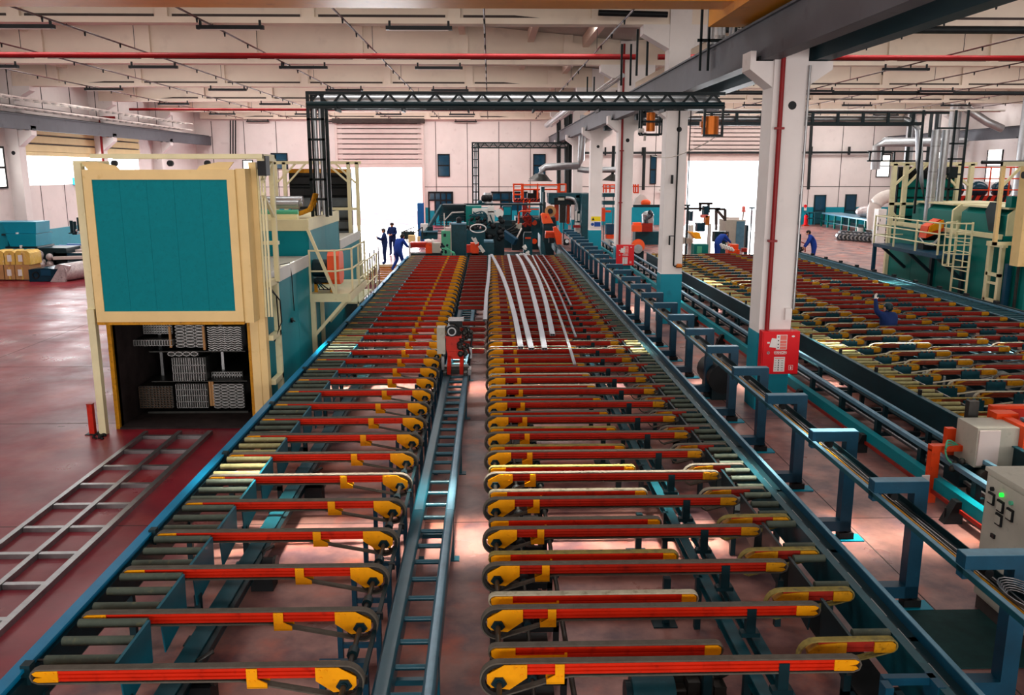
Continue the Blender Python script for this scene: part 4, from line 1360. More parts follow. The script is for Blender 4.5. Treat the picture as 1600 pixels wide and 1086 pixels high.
for nm, x0, x1, bm, be, pm, lp, rp, gd, mid, off, ys, n in SETS:
    k0 = math.ceil((ys - YF0 - off) / .8)
    grp = 'far table belt beams, ' + nm
    lab = lambda i: 'weathered %s belt beam on the far table, %s row, %s from the camera' % ('gold' if bm == 'red_rust' else 'red', nm, nth(i))
    P = plain_conveyor('belt_conveyor', x0, x1, .915, bm, be, pm, lp, rp, lab(1), grp, YF0 + off + .8 * k0, hook=.06 if nm != 'roller side' else 0, guard=gd, mid=mid)
    K = kids_of(P)
    i = 1
    while i < n and YF0 + off + .8 * (k0 + i) < 37.5:
        dup(P, K, (x0, YF0 + off + .8 * (k0 + i), .6), lab(i + 1))
        i += 1
t = thing('table_frame', 'dark teal frame under the belt beams of the far table', 'frame', (10, 25, 0))
part(t, 'under_shade_sheet', 'dark', lambda b: b.box(7.55, 12.9, 9.5, FY1, .18, .2))  # black sheet added to darken the shaded gaps between the beams
for x in (7.75, 8.9, 9.2, 10.3, 11.3, 12.5):
    part(t, 'long_beam', 'frame_dark', lambda b: b.box(x - .05, x + .05, 10, FY1, .56, .68))
b = MB()
for x in (8.9, 10.3, 12.5):
    b.box(x - .04, x + .04, 11.0, 11.08, 0, .56)
b.box(7.6, 12.9, 11.0, 11.06, .3, .36)
lg = b.build('leg_frame', 'frame_dark', t)
for k in range(1, 17):
    d = lg.copy()
    COL.objects.link(d)
    d.parent = t
    d.location = (0, 1.6 * k, 0)
t = thing('ladder_track', 'pale ladder shaped track between the belt beams of the far table', 'track', (10.7, 25, .5))
for x in (10.48, 10.92):
    part(t, 'rail', 'rail_pale', lambda b: b.box(x - .03, x + .03, 12, FY1, .7, .75))
b = MB()
b.box(10.48, 10.92, 13, 13.05, .69, .73)
rr = b.build('rung', 'rail_pale', t)
for k in range(1, 48):
    d = rr.copy()
    COL.objects.link(d)
    d.parent = t
    d.location = (0, .5 * k, 0)
# ------------------------------------------------------------------ ageing ovens


def tower(t, x0, x1, y, zt, m, yd=-1, door=None, slats=None, sw=.14):
    """portal frame that carries a lifting door"""
    def posts(b):
        for x in (x0, x1 - sw):
            b.box(x, x + sw, y, y + sw, 0, zt)
    part(t, 'portal_post', m, posts)
    part(t, 'portal_beam', m, lambda b: (b.box(x0 - .06, x1 + .12, y, y + .12, zt - .1, zt), b.box(x0 - .06, x1 + .12, y + .75, y + .85, zt - .1, zt), b.box(x0, x0 + .1, y, y + .85, zt - .1, zt), b.box(x1 - .1, x1, y, y + .85, zt - .1, zt)))
    part(t, 'portal_brace', m, lambda b: (b.bar((x0 + .07, y + .06, zt - .75), (x0 + .65, y + .06, zt - .05), .06, .06), b.bar((x1 - .07, y + .06, zt - .75), (x1 - .65, y + .06, zt - .05), .06, .06), b.bar((x1 - .05, y + .1, zt - .8), (x1 - .05, y + .7, zt - .08), .06, .06)))


# ---- the near oven
OX0, OX1 = -6.62, -4.02
t = thing('ageing_oven', 'big turquoise ageing oven with raised cream framed door beside the near table', 'oven', (-5.3, 19, 0))
# door
d = part(t, 'door', 'cream', lambda b: (b.box(-6.58, -4.14, 14.2, 14.34, 2.0, 2.18), b.box(-6.58, -4.14, 14.2, 14.34, 4.34, 4.5), b.box(-6.58, -6.44, 14.2, 14.34, 2.18, 4.34), b.box(-4.27, -4.14, 14.2, 14.34, 2.18, 4.34), b.box(-6.58, -4.0, 14.34, 14.62, 1.98, 4.5), b.box(-4.138, -3.985, 14.26, 14.6, 1.97, 4.515)))
for k in range(5):
    w_ = (6.44 - 4.27) / 5
    part(d, 'door_panel', 'teal_door', lambda b: b.box(-6.44 + w_ * k + .0015, -6.44 + w_ * (k + 1) - .0015, 14.215, 14.34, 2.18, 4.34))
part(d, 'door_seal', 'yellow_old', lambda b: b.box(-6.58, -4.14, 14.21, 14.6, 1.95, 2.0))
part(d, 'lifting_plate', 'cream', lambda b: [b.prism([(x, 4.5), (x + .5, 4.5), (x + .45, 4.56), (x + .15, 4.62), (x - .1, 4.62)], 'y', 14.24, 14.27) for x in (-6.5,)] + [b.prism([(x, 4.5), (x + .5, 4.5), (x + .6, 4.62), (x + .35, 4.62), (x + .05, 4.56)], 'y', 14.24, 14.27) for x in (-4.75,)])
part(d, 'chain_wheel', 'dark', lambda b: [b.cyl((x, 14.3, 4.6), (x, 14.36, 4.6), .05, 10) for x in (-6.1, -5.2, -4.6)])
# portal around the door
part(t, 'portal_post', 'cream_pale', lambda b: b.box(-6.78, -6.66, 14.3, 14.42, 0, 2.2).box(-6.78, -6.66, 14.35, 14.5, 2.0, 4.6))
part(t, 'portal_post', 'cream', lambda b: (b.box(-4.02, -3.90, 14.62, 14.8, 0, 4.62), b.box(-4.16, -4.02, 14.6, 14.8, 0, 4.5)))
part(t, 'portal_beam', 'cream_pale', lambda b: (b.box(-6.5, -3.72, 14.36, 14.46, 4.68, 4.75), b.box(-6.5, -3.72, 15.2, 15.3, 4.68, 4.75), b.box(-3.82, -3.72, 14.4, 15.3, 4.64, 4.75), b.box(-6.8, -6.6, 14.4, 15.3, 4.55, 4.64)))
part(t, 'outrigger_post', 'cream_pale', lambda b: (b.box(-3.84, -3.76, 15.2, 15.28, 2.55, 4.7), b.bar((-3.8, 14.6, 4.1), (-3.8, 15.2, 3.7), .05, .05), b.bar((-3.8, 14.6, 4.3), (-3.8, 15.22, 4.62), .05, .05), b.box(-4.0, -3.74, 15.18, 15.3, 3.2, 3.26)))
part(t, 'chain_box', 'dark', lambda b: b.box(-3.84, -3.70, 14.5, 14.75, 4.4, 4.72))
part(t, 'chain_guide', 'cream_pale', lambda b: [b.box(-3.90 + .05 * k, -3.87 + .05 * k, 14.66, 14.7, 2.0, 4.5) for k in range(3)])
# side frame on the opening
part(t, 'side_frame', 'cream_pale', lambda b: (b.box(-3.92, -3.82, 15.3, 15.4, 0, 2.6), b.box(-3.92, -3.82, 14.8, 15.4, 2.5, 2.6), b.box(-3.92, -3.82, 14.8, 15.4, 1.55, 1.64), b.box(-3.92, -3.82, 14.8, 15.4, .75, .84), b.box(-4.0, -3.86, 14.8, 15.4, 0, .06)))
part(t, 'jamb', 'yellow_old', lambda b: b.box(-4.22, -4.16, 14.63, 14.72, 0, 1.97))
part(t, 'jamb', 'yellow_old', lambda b: b.box(-6.63, -6.56, 14.63, 14.8, 0, 1.97))
# chamber: walls, floor and roof one by one
part(t, 'chamber_lining', 'inside', lambda b: (b.box(-6.6, -6.56, 14.7, 26.2, 0, 2.5), b.box(-4.14, -4.10, 14.7, 26.2, 0, 2.5), b.box(-6.6, -4.1, 14.7, 26.2, 2.46, 2.5), b.box(-6.6, -4.1, 26.2, 26.25, 0, 2.5)))
part(t, 'chamber_floor', 'inside', lambda b: [b.box(-6.56, -4.14, 14.62 + 1.3 * k, 15.9 + 1.3 * k, 0, .03) for k in range(9)])
for k, (y0, y1) in enumerate(((14.82, 19.0),)):
    for j in range(3):
        w_ = (y1 - y0) / 3
        part(t, 'wall_panel', 'teal', lambda b: b.box(-4.08, -4.0, y0 + w_ * j + .004, y0 + w_ * (j + 1) - .004, 0, 2.42))
part(t, 'wall_panel', 'teal', lambda b: b.box(-6.68, -6.6, 14.82, 26.2, 0, 2.42))
part(t, 'roof_panel', 'cabinet', lambda b: b.box(-6.68, -4.0, 14.82, 19.0, 2.5, 2.6))
part(t, 'roof_trim', 'white_m', lambda b: b.box(-4.03, -3.985, 14.82, 19.0, 2.42, 2.66).box(-6.68, -4.0, 18.9, 19.0, 2.6, 2.62))
part(t, 'door_handle', 'dark', lambda b: b.cyl((-3.99, 16.9, 1.55), (-3.95, 16.9, 1.55), .05, 10).tube([(-3.95, 16.9, 1.55), (-3.95, 16.75, 1.58)], .015).tube([(-3.95, 16.9, 1.55), (-3.95, 17.05, 1.5)], .015))
part(t, 'cable', 'dark', lambda b: (b.tube([(-3.9, 14.9, 2.5), (-3.8, 15.1, 2.3), (-3.8, 15.15, 1.7), (-3.85, 15.0, 1.5)], .012), b.tube([(-3.9, 15.0, 2.5), (-3.78, 15.25, 2.2), (-3.78, 15.3, 1.8), (-3.85, 15.2, 1.6)], .012), b.tube([(-4.3, 17, 2.62), (-4.0, 17.1, 2.68), (-3.975, 17.1, 2.4), (-3.975, 17.15, 1.7)], .01)))
# fan block
part(t, 'fan_block_front', 'teal', lambda b: b.box(-6.68, -4.0, 19.0, 19.06, 2.5, 3.18))
for j in range(2):
    part(t, 'fan_block_panel', 'teal', lambda b: b.box(-4.06, -4.0, 19.06 + 1.9 * j, 20.95 + 1.9 * j, 0, 3.18))
part(t, 'fan_block_front', 'teal', lambda b: b.box(-4.14, -3.995, 18.99, 19.05, 0, 2.5))
part(t, 'fan_block_trim', 'cream_pale', lambda b: (b.box(-6.68, -3.985, 18.97, 19.06, 3.18, 3.42), b.box(-4.05, -3.985, 19.06, 22.85, 3.18, 3.44), b.box(-6.68, -4.0, 22.8, 22.86, 2.5, 3.42)))
part(t, 'fan_block_roof', 'cream_pale', lambda b: b.box(-6.68, -4.05, 19.06, 22.85, 3.34, 3.4).box(-6.6, -4.3, 19.3, 19.5, 3.4, 3.52))
# rear block
for j in range(2):
    part(t, 'wall_panel', 'teal', lambda b: b.box(-4.08, -4.0, 22.86 + 1.7 * j, 24.54 + 1.7 * j, 0, 2.42))
part(t, 'roof_trim', 'white_m', lambda b: b.box(-4.05, -3.985, 22.86, 26.4, 2.42, 2.66))
part(t, 'roof_panel', 'cabinet', lambda b: b.box(-6.68, -4.0, 22.86, 26.4, 2.5, 2.6))
# ducts on the roof
part(t, 'roof_duct', 'duct', lambda b: (b.cyl((-6.9, 19.8, 3.72), (-4.35, 19.8, 3.72), .1, 14), b.cyl((-6.9, 20.2, 3.78), (-4.35, 20.2, 3.78), .12, 14)))
part(t, 'green_pipe', 'green_m', lambda b: b.cyl((-6.9, 19.45, 3.56), (-4.3, 19.45, 3.56), .06, 10))
part(t, 'yellow_elbow', 'yellow_old', lambda b: [b.tube([(-4.4, 19.8 + .2 * k, 3.5), (-4.15, 19.9 + .2 * k, 3.6), (-4.02, 20 + .2 * k, 3.95)], .05) for k in range(3)])
# far door tower
part(t, 'portal_post', 'cream_pale', lambda b: [b.box(x, x + .1, 26.6, 26.72, 0, 4.72) for x in (-6.58, -6.3, -4.36, -4.1)])
part(t, 'portal_beam', 'cream_pale', lambda b: (b.box(-6.7, -3.92, 26.6, 26.7, 4.66, 4.75), b.bar((-6.5, 26.65, 4.1), (-5.9, 26.65, 4.68), .05, .05), b.bar((-6.25, 26.65, 4.0), (-5.6, 26.65, 4.68), .05, .05), b.bar((-4.1, 26.65, 4.1), (-4.7, 26.65, 4.68), .05, .05), b.bar((-4.3, 26.65, 4.1), (-4.95, 26.65, 4.68), .05, .05), b.box(-5.1, -4.0, 26.58, 26.66, 3.28, 3.36), b.box(-4.3, -4.0, 26.58, 26.66, 2.1, 2.2)))
dd = part(t, 'rear_door', 'dark', lambda b: b.box(-6.2, -4.3, 27.0, 27.15, 2.3, 4.4))
for k in range(6):
    part(dd, 'door_slat', 'grey_slat' if k < 4 else 'dark', lambda b: b.prism([(27.0, 2.32 + .34 * k), (26.93, 2.36 + .34 * k), (26.93, 2.56 + .34 * k), (27.0, 2.62 + .34 * k)], 'x', -6.15, -4.33))
part(dd, 'yellow_header', 'yellow_old', lambda b: b.box(-6.2, -4.3, 26.95, 27.15, 4.4, 4.52))
# blower platform
pl = part(t, 'platform', 'cream_pale', lambda b: (b.box(-4.0, -3.13, 18.85, 21.4, 1.72, 1.80), b.box(-4.0, -3.13, 18.83, 18.87, 1.62, 1.80), b.box(-3.15, -3.11, 18.85, 21.4, 1.62, 1.80)))


def rails(b):
    for z in (2.3, 2.75):
        b.tube([(-3.98, 18.86, z), (-3.42, 18.86, z), (-3.14, 19.4, z), (-3.14, 21.4, z)], .022, 6)
    for x, y in ((-3.98, 18.86), (-3.42, 18.86), (-3.14, 19.4), (-3.14, 20.4), (-3.14, 21.4)):
        b.box(x - .02, x + .02, y - .02, y + .02, 1.8, 2.77)


part(pl, 'guard_rail', 'cream_pale', rails)
part(pl, 'brace', 'cream_pale', lambda b: (b.bar((-4.0, 18.87, 3.25), (-3.45, 18.87, 1.8), .08, .06), b.bar((-3.99, 18.9, .8), (-3.2, 18.9, 1.68), .07, .07), b.bar((-3.99, 21.0, .8), (-3.2, 21.0, 1.68), .07, .07)))
part(pl, 'leg', 'cream_pale', lambda b: (b.box(-4.0, -3.9, 18.85, 18.95, 0, 1.66), b.box(-4.0, -3.92, 19.9, 20.0, 0, 1.66)))
bl = part(t, 'blower', 'frame_dark', lambda b: (b.cyl((-3.98, 19.3, 2.32), (-3.6, 19.3, 2.32), .2, 16), b.box(-3.95, -3.6, 19.1, 19.5, 2.0, 2.1)))
part(bl, 'blower_hood', 'orange_hood', lambda b: b.prism([(18.98, 2.1), (19.0, 2.62), (19.12, 2.72), (19.5, 2.72), (19.62, 2.6), (19.62, 2.1), (19.45, 1.98), (19.1, 1.98)], 'x', -3.62, -3.36))
part(bl, 'blower_foot', 'yellow_old', lambda b: (b.box(-3.95, -3.88, 19.1, 19.16, 1.8, 2.0), b.box(-3.6, -3.54, 19.1, 19.16, 1.8, 2.0), b.box(-3.95, -3.5, 19.1, 19.5, 1.98, 2.02)))
part(bl, 'cable', 'dark', lambda b: [b.tube([(-3.9, 19.0, 2.1), (-3.8 + .1 * k, 18.95, 1.88), (-3.6, 19.05, 1.86), (-3.55, 19.2, 2.05)], .014) for k in range(3)])
# rails and gates beyond the platform
t2 = thing('walkway', 'pale railed walkway and frames behind the blower platform of the near oven', 'walkway', (-3.7, 24, 0))
part(t2, 'deck', 'cream_pale', lambda b: b.box(-4.1, -3.6, 23.2, 25.8, .9, .95))
part(t2, 'guard_rail', 'cream_pale', lambda b: [b.tube([(-3.62, 23.2, z), (-3.62, 27.2, z)], .022, 6) for z in (1.2, 1.55, 1.9)] + [b.box(-3.64, -3.6, 23.2 + k, 23.24 + k, 0, 1.92) for k in range(5)])
part(t2, 'handrail', 'steel', lambda b: [b.bar((-3.7 - .05 * k, 27.5, .9 + .5 * k), (-4.3, 33, 1.0 + .5 * k), .04, .04) for k in range(2)] + [b.box(-4.3, -4.26, 28 + 1.2 * k, 28.04 + 1.2 * k, 0, 1.6) for k in range(5)])
t2 = thing('floor_tray', 'yellow framed sunken floor tray behind the workers near the oven', 'frame', (-4.3, 37, 0))
part(t2, 'frame', 'cream_pale', lambda b: (b.box(-5.3, -5.2, 34, 40, 0, .15), b.box(-3.9, -3.8, 34, 40, 0, .15), b.box(-5.3, -3.8, 34, 34.1, 0, .15), b.box(-5.3, -3.8, 39.9, 40, 0, .15)))
part(t2, 'grille', 'yellow_old', lambda b: [b.box(-5.2, -3.9, 34.5 + .7 * k, 34.56 + .7 * k, .05, .1) for k in range(8)])
# ---- profiles in the oven
RK = thing('loading_rack', 'steel loading rack with wooden uprights inside the near oven', 'rack', (-5.3, 17, .1))
YK = 15.5


def hpx(x, y, Y=YK):
    return at(x, y, Y)


a, c = hpx(231, 643), hpx(388, 643)
part(RK, 'shelf', 'steel_dark', lambda b: b.box(a.x, c.x, YK, YK + 6, a.z - .04, a.z))
part(RK, 'shelf', 'steel_dark', lambda b: b.box(a.x + .1, c.x, YK + .05, YK + 6, hpx(0, 598).z - .02, hpx(0, 598).z))
part(RK, 'shelf', 'steel_dark', lambda b: b.box(a.x + .1, c.x, YK + .05, YK + 6, hpx(0, 551).z - .02, hpx(0, 551).z))
part(RK, 'wood_upright', 'carton', lambda b: [b.box(hpx(x, 600).x - .02, hpx(x, 600).x + .02, YK + .02, YK + .06, hpx(0, z0).z, hpx(0, z1).z) for x, z0, z1 in ((271, 545, 512), (323, 549, 512), (327, 637, 599), (331, 637, 599))])
part(RK, 'post', 'steel', lambda b: [b.box(hpx(x, 600).x - .025, hpx(x, 600).x + .025, YK + .5, YK + .55, .3, 1.9) for x in (239, 337, 385)])
part(RK, 'wheel', 'steel_dark', lambda b: [b.cyl((x, YK + 1, .12), (x + .08, YK + 1, .12), .12, 12) for x in (-6.2, -4.7)])
BUN = [
    ('small bundle of silver profiles high in the oven, at dark wall side', (224, 506, 268, 522), 'grid', 11, 4, .3),
    ('thin layer of silver profiles jutting out to the dark wall side of the oven', (204, 531, 269, 541), 'grid', 16, 1, 0),
    ('upper middle bundle of oval patterned silver profiles in the oven', (275, 508, 319, 543), 'oval', 3, 7, .15),
    ('upper bundle of wavy silver profiles, middle one of the oven top row', (326, 510, 350, 549), 'wave', 1, 11, .1),
    ('upper bundle of wavy silver profiles, close to cream door post', (352, 510, 376, 549), 'wave', 1, 11, .1),
    ('single layer of oval silver profiles lying over the middle bundle', (262, 549, 309, 557), 'oval', 4, 1, .05),
    ('middle bundle of square ended silver profiles stacked in upright slots', (271, 559, 297, 596), 'slot', 8, 3, .05),
    ('smaller middle bundle of square ended profiles right beside the slotted one', (299, 559, 320, 596), 'slot', 6, 3, .05),
    ('low flat stack of silver profiles above the corner bundle of the oven', (331, 581, 378, 596), 'grid', 12, 3, .3),
    ('bottom stack of brownish flat profiles, outer one at dark wall side', (219, 604, 244, 638), 'flat', 5, 9, -.1),
    ('bottom stack of brownish flat profiles, inner one at dark wall side', (246, 604, 268, 638), 'flat', 5, 9, -.1),
    ('bottom middle bundle of slotted silver profiles on the rack', (277, 600, 323, 638), 'slot', 14, 4, 0),
    ('bottom corner bundle of oval patterned profiles near cream door post', (335, 600, 380, 638), 'oval', 4, 8, 0)]
for lab, (x0, y0, x1, y1), kind, nx, nz, dy in BUN:
    A, B = hpx(x0, y1, YK + dy), hpx(x1, y0, YK + dy)
    ux, uz = (B.x - A.x) / nx, (B.z - A.z) / nz
    yf = YK + dy
    t = thing('profile_bundle', lab, 'profile bundle', ((A.x + B.x) / 2, yf, A.z), 'profile bundles in the near oven')
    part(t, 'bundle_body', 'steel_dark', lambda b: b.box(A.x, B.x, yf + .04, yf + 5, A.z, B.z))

    def ends(b):
        w_ = .007
        for i in range(nx):
            for j in range(nz):
                x, z = A.x + ux * i, A.z + uz * j
                if kind in ('grid', 'flat'):
                    b.box(x + .003, x + ux - .003, yf, yf + .05, z + .003, z + .003 + w_)
                    b.box(x + .003, x + .003 + w_, yf, yf + .05, z + .003, z + uz - .003)
                    if kind == 'grid':
                        b.box(x + .003, x + ux - .003, yf, yf + .05, z + uz - .01, z + uz - .003)
                elif kind == 'slot':
                    b.box(x + .002, x + .002 + w_, yf, yf + .05, z + .004, z + uz - .004)
                    b.box(x + .002, x + ux - .002, yf, yf + .05, z + .004, z + .01)
                elif kind == 'wave':
                    n = 5
                    for q in range(n):
                        xa, xc = A.x + (B.x - A.x) * q / n, A.x + (B.x - A.x) * (q + 1) / n
                        z0 = z + uz * (.25 if q % 2 else .75)
                        z1 = z + uz * (.75 if q % 2 else .25)
                        b.bar((xa, yf + .02, z0), (xc, yf + .02, z1), .05, .011)
                else:
                    n = 8
                    pts = [(x + ux / 2 + ux * .48 * math.cos(2 * PI * q / n), z + uz / 2 + uz * .42 * math.sin(2 * PI * q / n)) for q in range(n)]
                    for q in range(n):
                        p, r_ = pts[q], pts[(q + 1) % n]
                        b.bar((p[0], yf + .02, p[1]), (r_[0], yf + .02, r_[1]), .05, .008)
    part(t, 'profile_end', 'brown' if kind == 'flat' else 'alu_end', ends)['kind'] = 'stuff'
# ---- floor track in front of the oven and bollard
t = thing('floor_track', 'pale steel floor track leading to the opening of the near oven', 'track', (-5.4, 9, 0))
for x, w_ in ((-5.97, .07), (-5.39, .07), (-4.87, .08)):
    part(t, 'rail', 'steel', lambda b: b.box(x - w_ / 2, x + w_ / 2, 3, 14.3, 0, .07))
for k in range(14):
    y = 14.1 - .76 * k
    part(t, 'cross_bar', 'steel', lambda b: (b.box(-5.93, -5.43, y - .07, y, .0, .06), b.box(-5.35, -4.91, y - .07, y, 0, .06)))
t = thing('guard_post', 'short red guard post on the floor beside the oven door post', 'bollard', (-6.93, 14.37, 0))
part(t, 'post', 'red_m', lambda b: b.box(-6.97, -6.88, 14.34, 14.43, 0, .53))
part(t, 'base_plate', 'dark', lambda b: b.box(-7.02, -6.83, 14.28, 14.5, 0, .012))
part(t, 'cap', 'red_dark', lambda b: b.box(-6.975, -6.875, 14.335, 14.435, .53, .545))
solo('dust_heap', 'dark', lambda b: [b.ball((-6.72 + random.uniform(-.15, .15), 14.2 + random.uniform(-.2, .2), .01), random.uniform(.02, .05), None, .025, 6, 4) for _ in range(16)], 'small heap of dark crumbs at the foot of the oven door post', 'debris', (-6.7, 14.2, 0))['kind'] = 'stuff'
# ---- the far ovens along the other wall
t = thing('ageing_oven', 'green teal oven with cream frame, railed platform and caged ladder beyond the far table', 'oven', (17, 29, 0))
for k in range(4):
    part(t, 'wall_panel', 'teal_green', lambda b: b.box(15.62, 15.7, 25.8 + 1.8 * k, 27.58 + 1.8 * k, 0, 2.4))
part(t, 'shell', 'teal_green', lambda b: b.box(15.68, 18.6, 25.8, 33, 0, 2.5))
part(t, 'roof_trim', 'cream_pale', lambda b: b.box(15.58, 15.7, 25.8, 33, 2.4, 2.55))


def blockr(b, x0, x1, y0, y1, z0, z1):
    b.prism([(x0, z0), (x1, z0), (x1, z1), (x0 + .25, z1), (x0, z1 - .2)], 'y', y0, y1)


part(t, 'fan_block', 'teal_green', lambda b: (blockr(b, 15.9, 18.4, 29.2, 32.0, 2.5, 3.3), blockr(b, 15.9, 18.4, 26.0, 28.6, 2.5, 3.3)))
part(t, 'fan_block_trim', 'cream_pale', lambda b: (blockr(b, 15.88, 18.42, 29.1, 29.2, 2.5, 3.34), blockr(b, 15.88, 18.42, 25.94, 26.0, 2.5, 3.34), b.box(15.9, 18.4, 29.2, 32, 3.3, 3.36), b.box(15.9, 18.4, 26, 28.6, 3.3, 3.36)))
part(t, 'top_deck', 'teal_green', lambda b: b.box(15.9, 18.5, 25.9, 26.2, 3.36, 3.7))
# far tower with raised slatted door
part(t, 'portal_post', 'cream_pale', lambda b: [b.box(x, x + .16, 33, 33.15, 0, 4.72) for x in (15.5, 15.95, 18.0, 18.5)])
part(t, 'portal_beam', 'cream_pale', lambda b: (b.box(15.4, 18.75, 33, 33.1, 4.65, 4.78), b.box(15.5, 18.6, 33, 33.1, 3.15, 3.25), b.bar((15.6, 33.05, 3.9), (16.4, 33.05, 4.66), .08, .08), b.bar((16.0, 33.05, 3.8), (16.8, 33.05, 4.66), .08, .08), b.bar((18.5, 33.05, 3.9), (17.6, 33.05, 4.66), .08, .08), b.bar((18.1, 33.05, 3.8), (17.2, 33.05, 4.66), .08, .08), b.bar((15.6, 33.05, 2.9), (16.1, 33.05, 2.4), .08, .08), b.box(15.5, 16.1, 32.9, 33, .3, .42)))
dd = part(t, 'rear_door', 'dark', lambda b: b.box(15.9, 18.3, 33.4, 33.6, 2.3, 4.6))
for k in range(6):
    part(dd, 'door_slat', 'teal_green' if k < 5 else 'dark', lambda b: b.prism([(33.4, 2.32 + .37 * k), (33.32, 2.36 + .37 * k), (33.32, 2.6 + .37 * k), (33.4, 2.66 + .37 * k)], 'x', 15.95, 18.25))
# platform with rail
pl = part(t, 'platform', 'frame_blue', lambda b: b.box(14.5, 15.62, 27.3, 32.0, 1.66, 1.78))


def rr2(b):
    for z in (2.1, 2.45, 2.8):
        b.tube([(15.6, 31.98, z), (14.52, 31.98, z), (14.52, 27.32, z), (15.6, 27.32, z)], .026, 6)
    for x, y in ((15.1, 31.98), (14.52, 31.98), (14.52, 30.4), (14.52, 28.8), (14.52, 27.32), (15.1, 27.32)):
        b.box(x - .025, x + .025, y - .025, y + .025, 1.78, 2.83)


part(pl, 'guard_rail', 'cream_pale', rr2)
part(pl, 'brace', 'frame_dark', lambda b: [b.bar((15.6, y, .9), (14.7, y, 1.66), .1, .1) for y in (27.6, 29.6, 31.6)] + [b.box(15.52, 15.62, y - .08, y + .08, 0, 1.66) for y in (27.6, 29.6)])
part(pl, 'leg', 'frame_blue', lambda b: b.box(14.5, 14.62, 31.9, 32, 0, 1.7))
bl = part(t, 'blower', 'dark', lambda b: b.cyl((15.55, 29.4, 2.3), (15.0, 29.4, 2.3), .22, 14).box(15.0, 15.5, 29.2, 29.6, 1.78, 2.0))
part(bl, 'blower_hood', 'orange', lambda b: b.prism([(14.9, 2.2), (15.5, 2.45), (15.5, 2.75), (15.35, 2.85), (14.95, 2.6)], 'y', 28.9, 29.4))
part(bl, 'blower_cover', 'yellow', lambda b: b.prism([(14.95, 2.38), (15.45, 2.55), (15.45, 2.83), (15.0, 2.62)], 'y', 28.86, 28.9))
part(bl, 'cable', 'paper', lambda b: [b.tube([(15.4, 29.0, 2.2), (15.2, 28.9, 1.95 + .05 * k), (14.9, 28.9, 2.0), (14.8, 29.1, 2.2)], .02) for k in range(3)])
# caged ladder
la = part(t, 'caged_ladder', 'cream_pale', lambda b: [b.box(15.0, 15.05, y, y + .05, .3, 2.9) for y in (26.3, 27.2)])
part(la, 'rung', 'cream_pale', lambda b: [b.cyl((15.02, 26.3, .45 + .3 * k), (15.02, 27.22, .45 + .3 * k), .018, 6) for k in range(8)])


def cage(b):
    for z in (1.5, 1.9, 2.4, 2.85):
        b.tube([(15.02, 26.3, z)] + [(15.02 - .55 * math.sin(q * PI / 8), 26.75 - .48 * math.cos(q * PI / 8), z) for q in range(9)] + [(15.02, 27.2, z)], .018, 6)
    for q in (1, 3, 5, 7):
        b.box(15.02 - .55 * math.sin(q * PI / 8) - .015, 15.02 - .55 * math.sin(q * PI / 8) + .015, 26.75 - .48 * math.cos(q * PI / 8) - .015, 26.75 - .48 * math.cos(q * PI / 8) + .015, 1.5, 2.87)


part(la, 'cage', 'cream_pale', cage)
part(t, 'side_frame', 'cream_pale', lambda b: (b.box(15.4, 15.52, 25.3, 25.42, 0, 2.3), b.box(15.4, 15.52, 25.9, 26.05, 0, 2.3), b.box(15.38, 15.52, 25.2, 26.1, 2.2, 2.34), b.box(15.4, 15.5, 25.3, 26, 1.3, 1.4), b.box(15.4, 15.5, 25.3, 26, .5, .6), b.box(15.42, 15.5, 25.36, 25.9, 1.05, 1.12)))
part(t, 'corner_post', 'frame_blue', lambda b: b.box(15.4, 15.55, 24.9, 25.05, 0, 1.75))
part(t, 'dark_panel', 'frame_dark', lambda b: b.prism([(26.2, 2.6), (26.6, 2.6), (26.9, 3.2), (26.7, 3.5), (26.4, 3.5), (26.2, 3.0)], 'x', 15.7, 15.78))
t = thing('ageing_oven', 'cream framed oven end with raised door cut by the picture edge', 'oven', (16, 24, 0))
part(t, 'portal_post', 'cream', lambda b: b.box(15.25, 15.6, 24.2, 24.6, 1.75, 4.6).box(14.9, 15.0, 24.9, 25.0, 2.3, 4.7))
part(t, 'portal_beam', 'cream_pale', lambda b: (b.box(14.9, 18, 24.9, 25.0, 4.6, 4.72), b.box(14.9, 15.0, 23.5, 25, 4.6, 4.72), b.bar((14.95, 24.95, 4.0), (15.5, 24.95, 4.6), .07, .07), b.box(14.9, 15.5, 24.9, 25.0, 2.3, 2.4)))
d = part(t, 'door', 'cream', lambda b: (b.box(15.5, 18.2, 24.0, 24.2, 1.75, 2.0), b.box(15.5, 15.72, 24.0, 24.2, 2.0, 4.5), b.box(15.5, 18.2, 24.0, 24.2, 4.3, 4.5), b.box(18.0, 18.2, 24.0, 24.2, 2, 4.3)))
for k in range(4):
    part(d, 'door_panel', 'teal_door', lambda b: b.box(15.72 + .57 * k, 16.285 + .57 * k, 24.02, 24.18, 2.0, 4.3))
part(t, 'chamber', 'teal_green', lambda b: b.box(15.6, 18.2, 24.3, 24.9, 0, 1.75))
part(t, 'chain', 'steel_dark', lambda b: b.box(15.5, 15.56, 24.55, 24.62, 0, 1.75))
part(t, 'motor', 'dark', lambda b: b.cyl((15.15, 24.3, 4.35), (15.5, 24.3, 4.35), .1, 12))
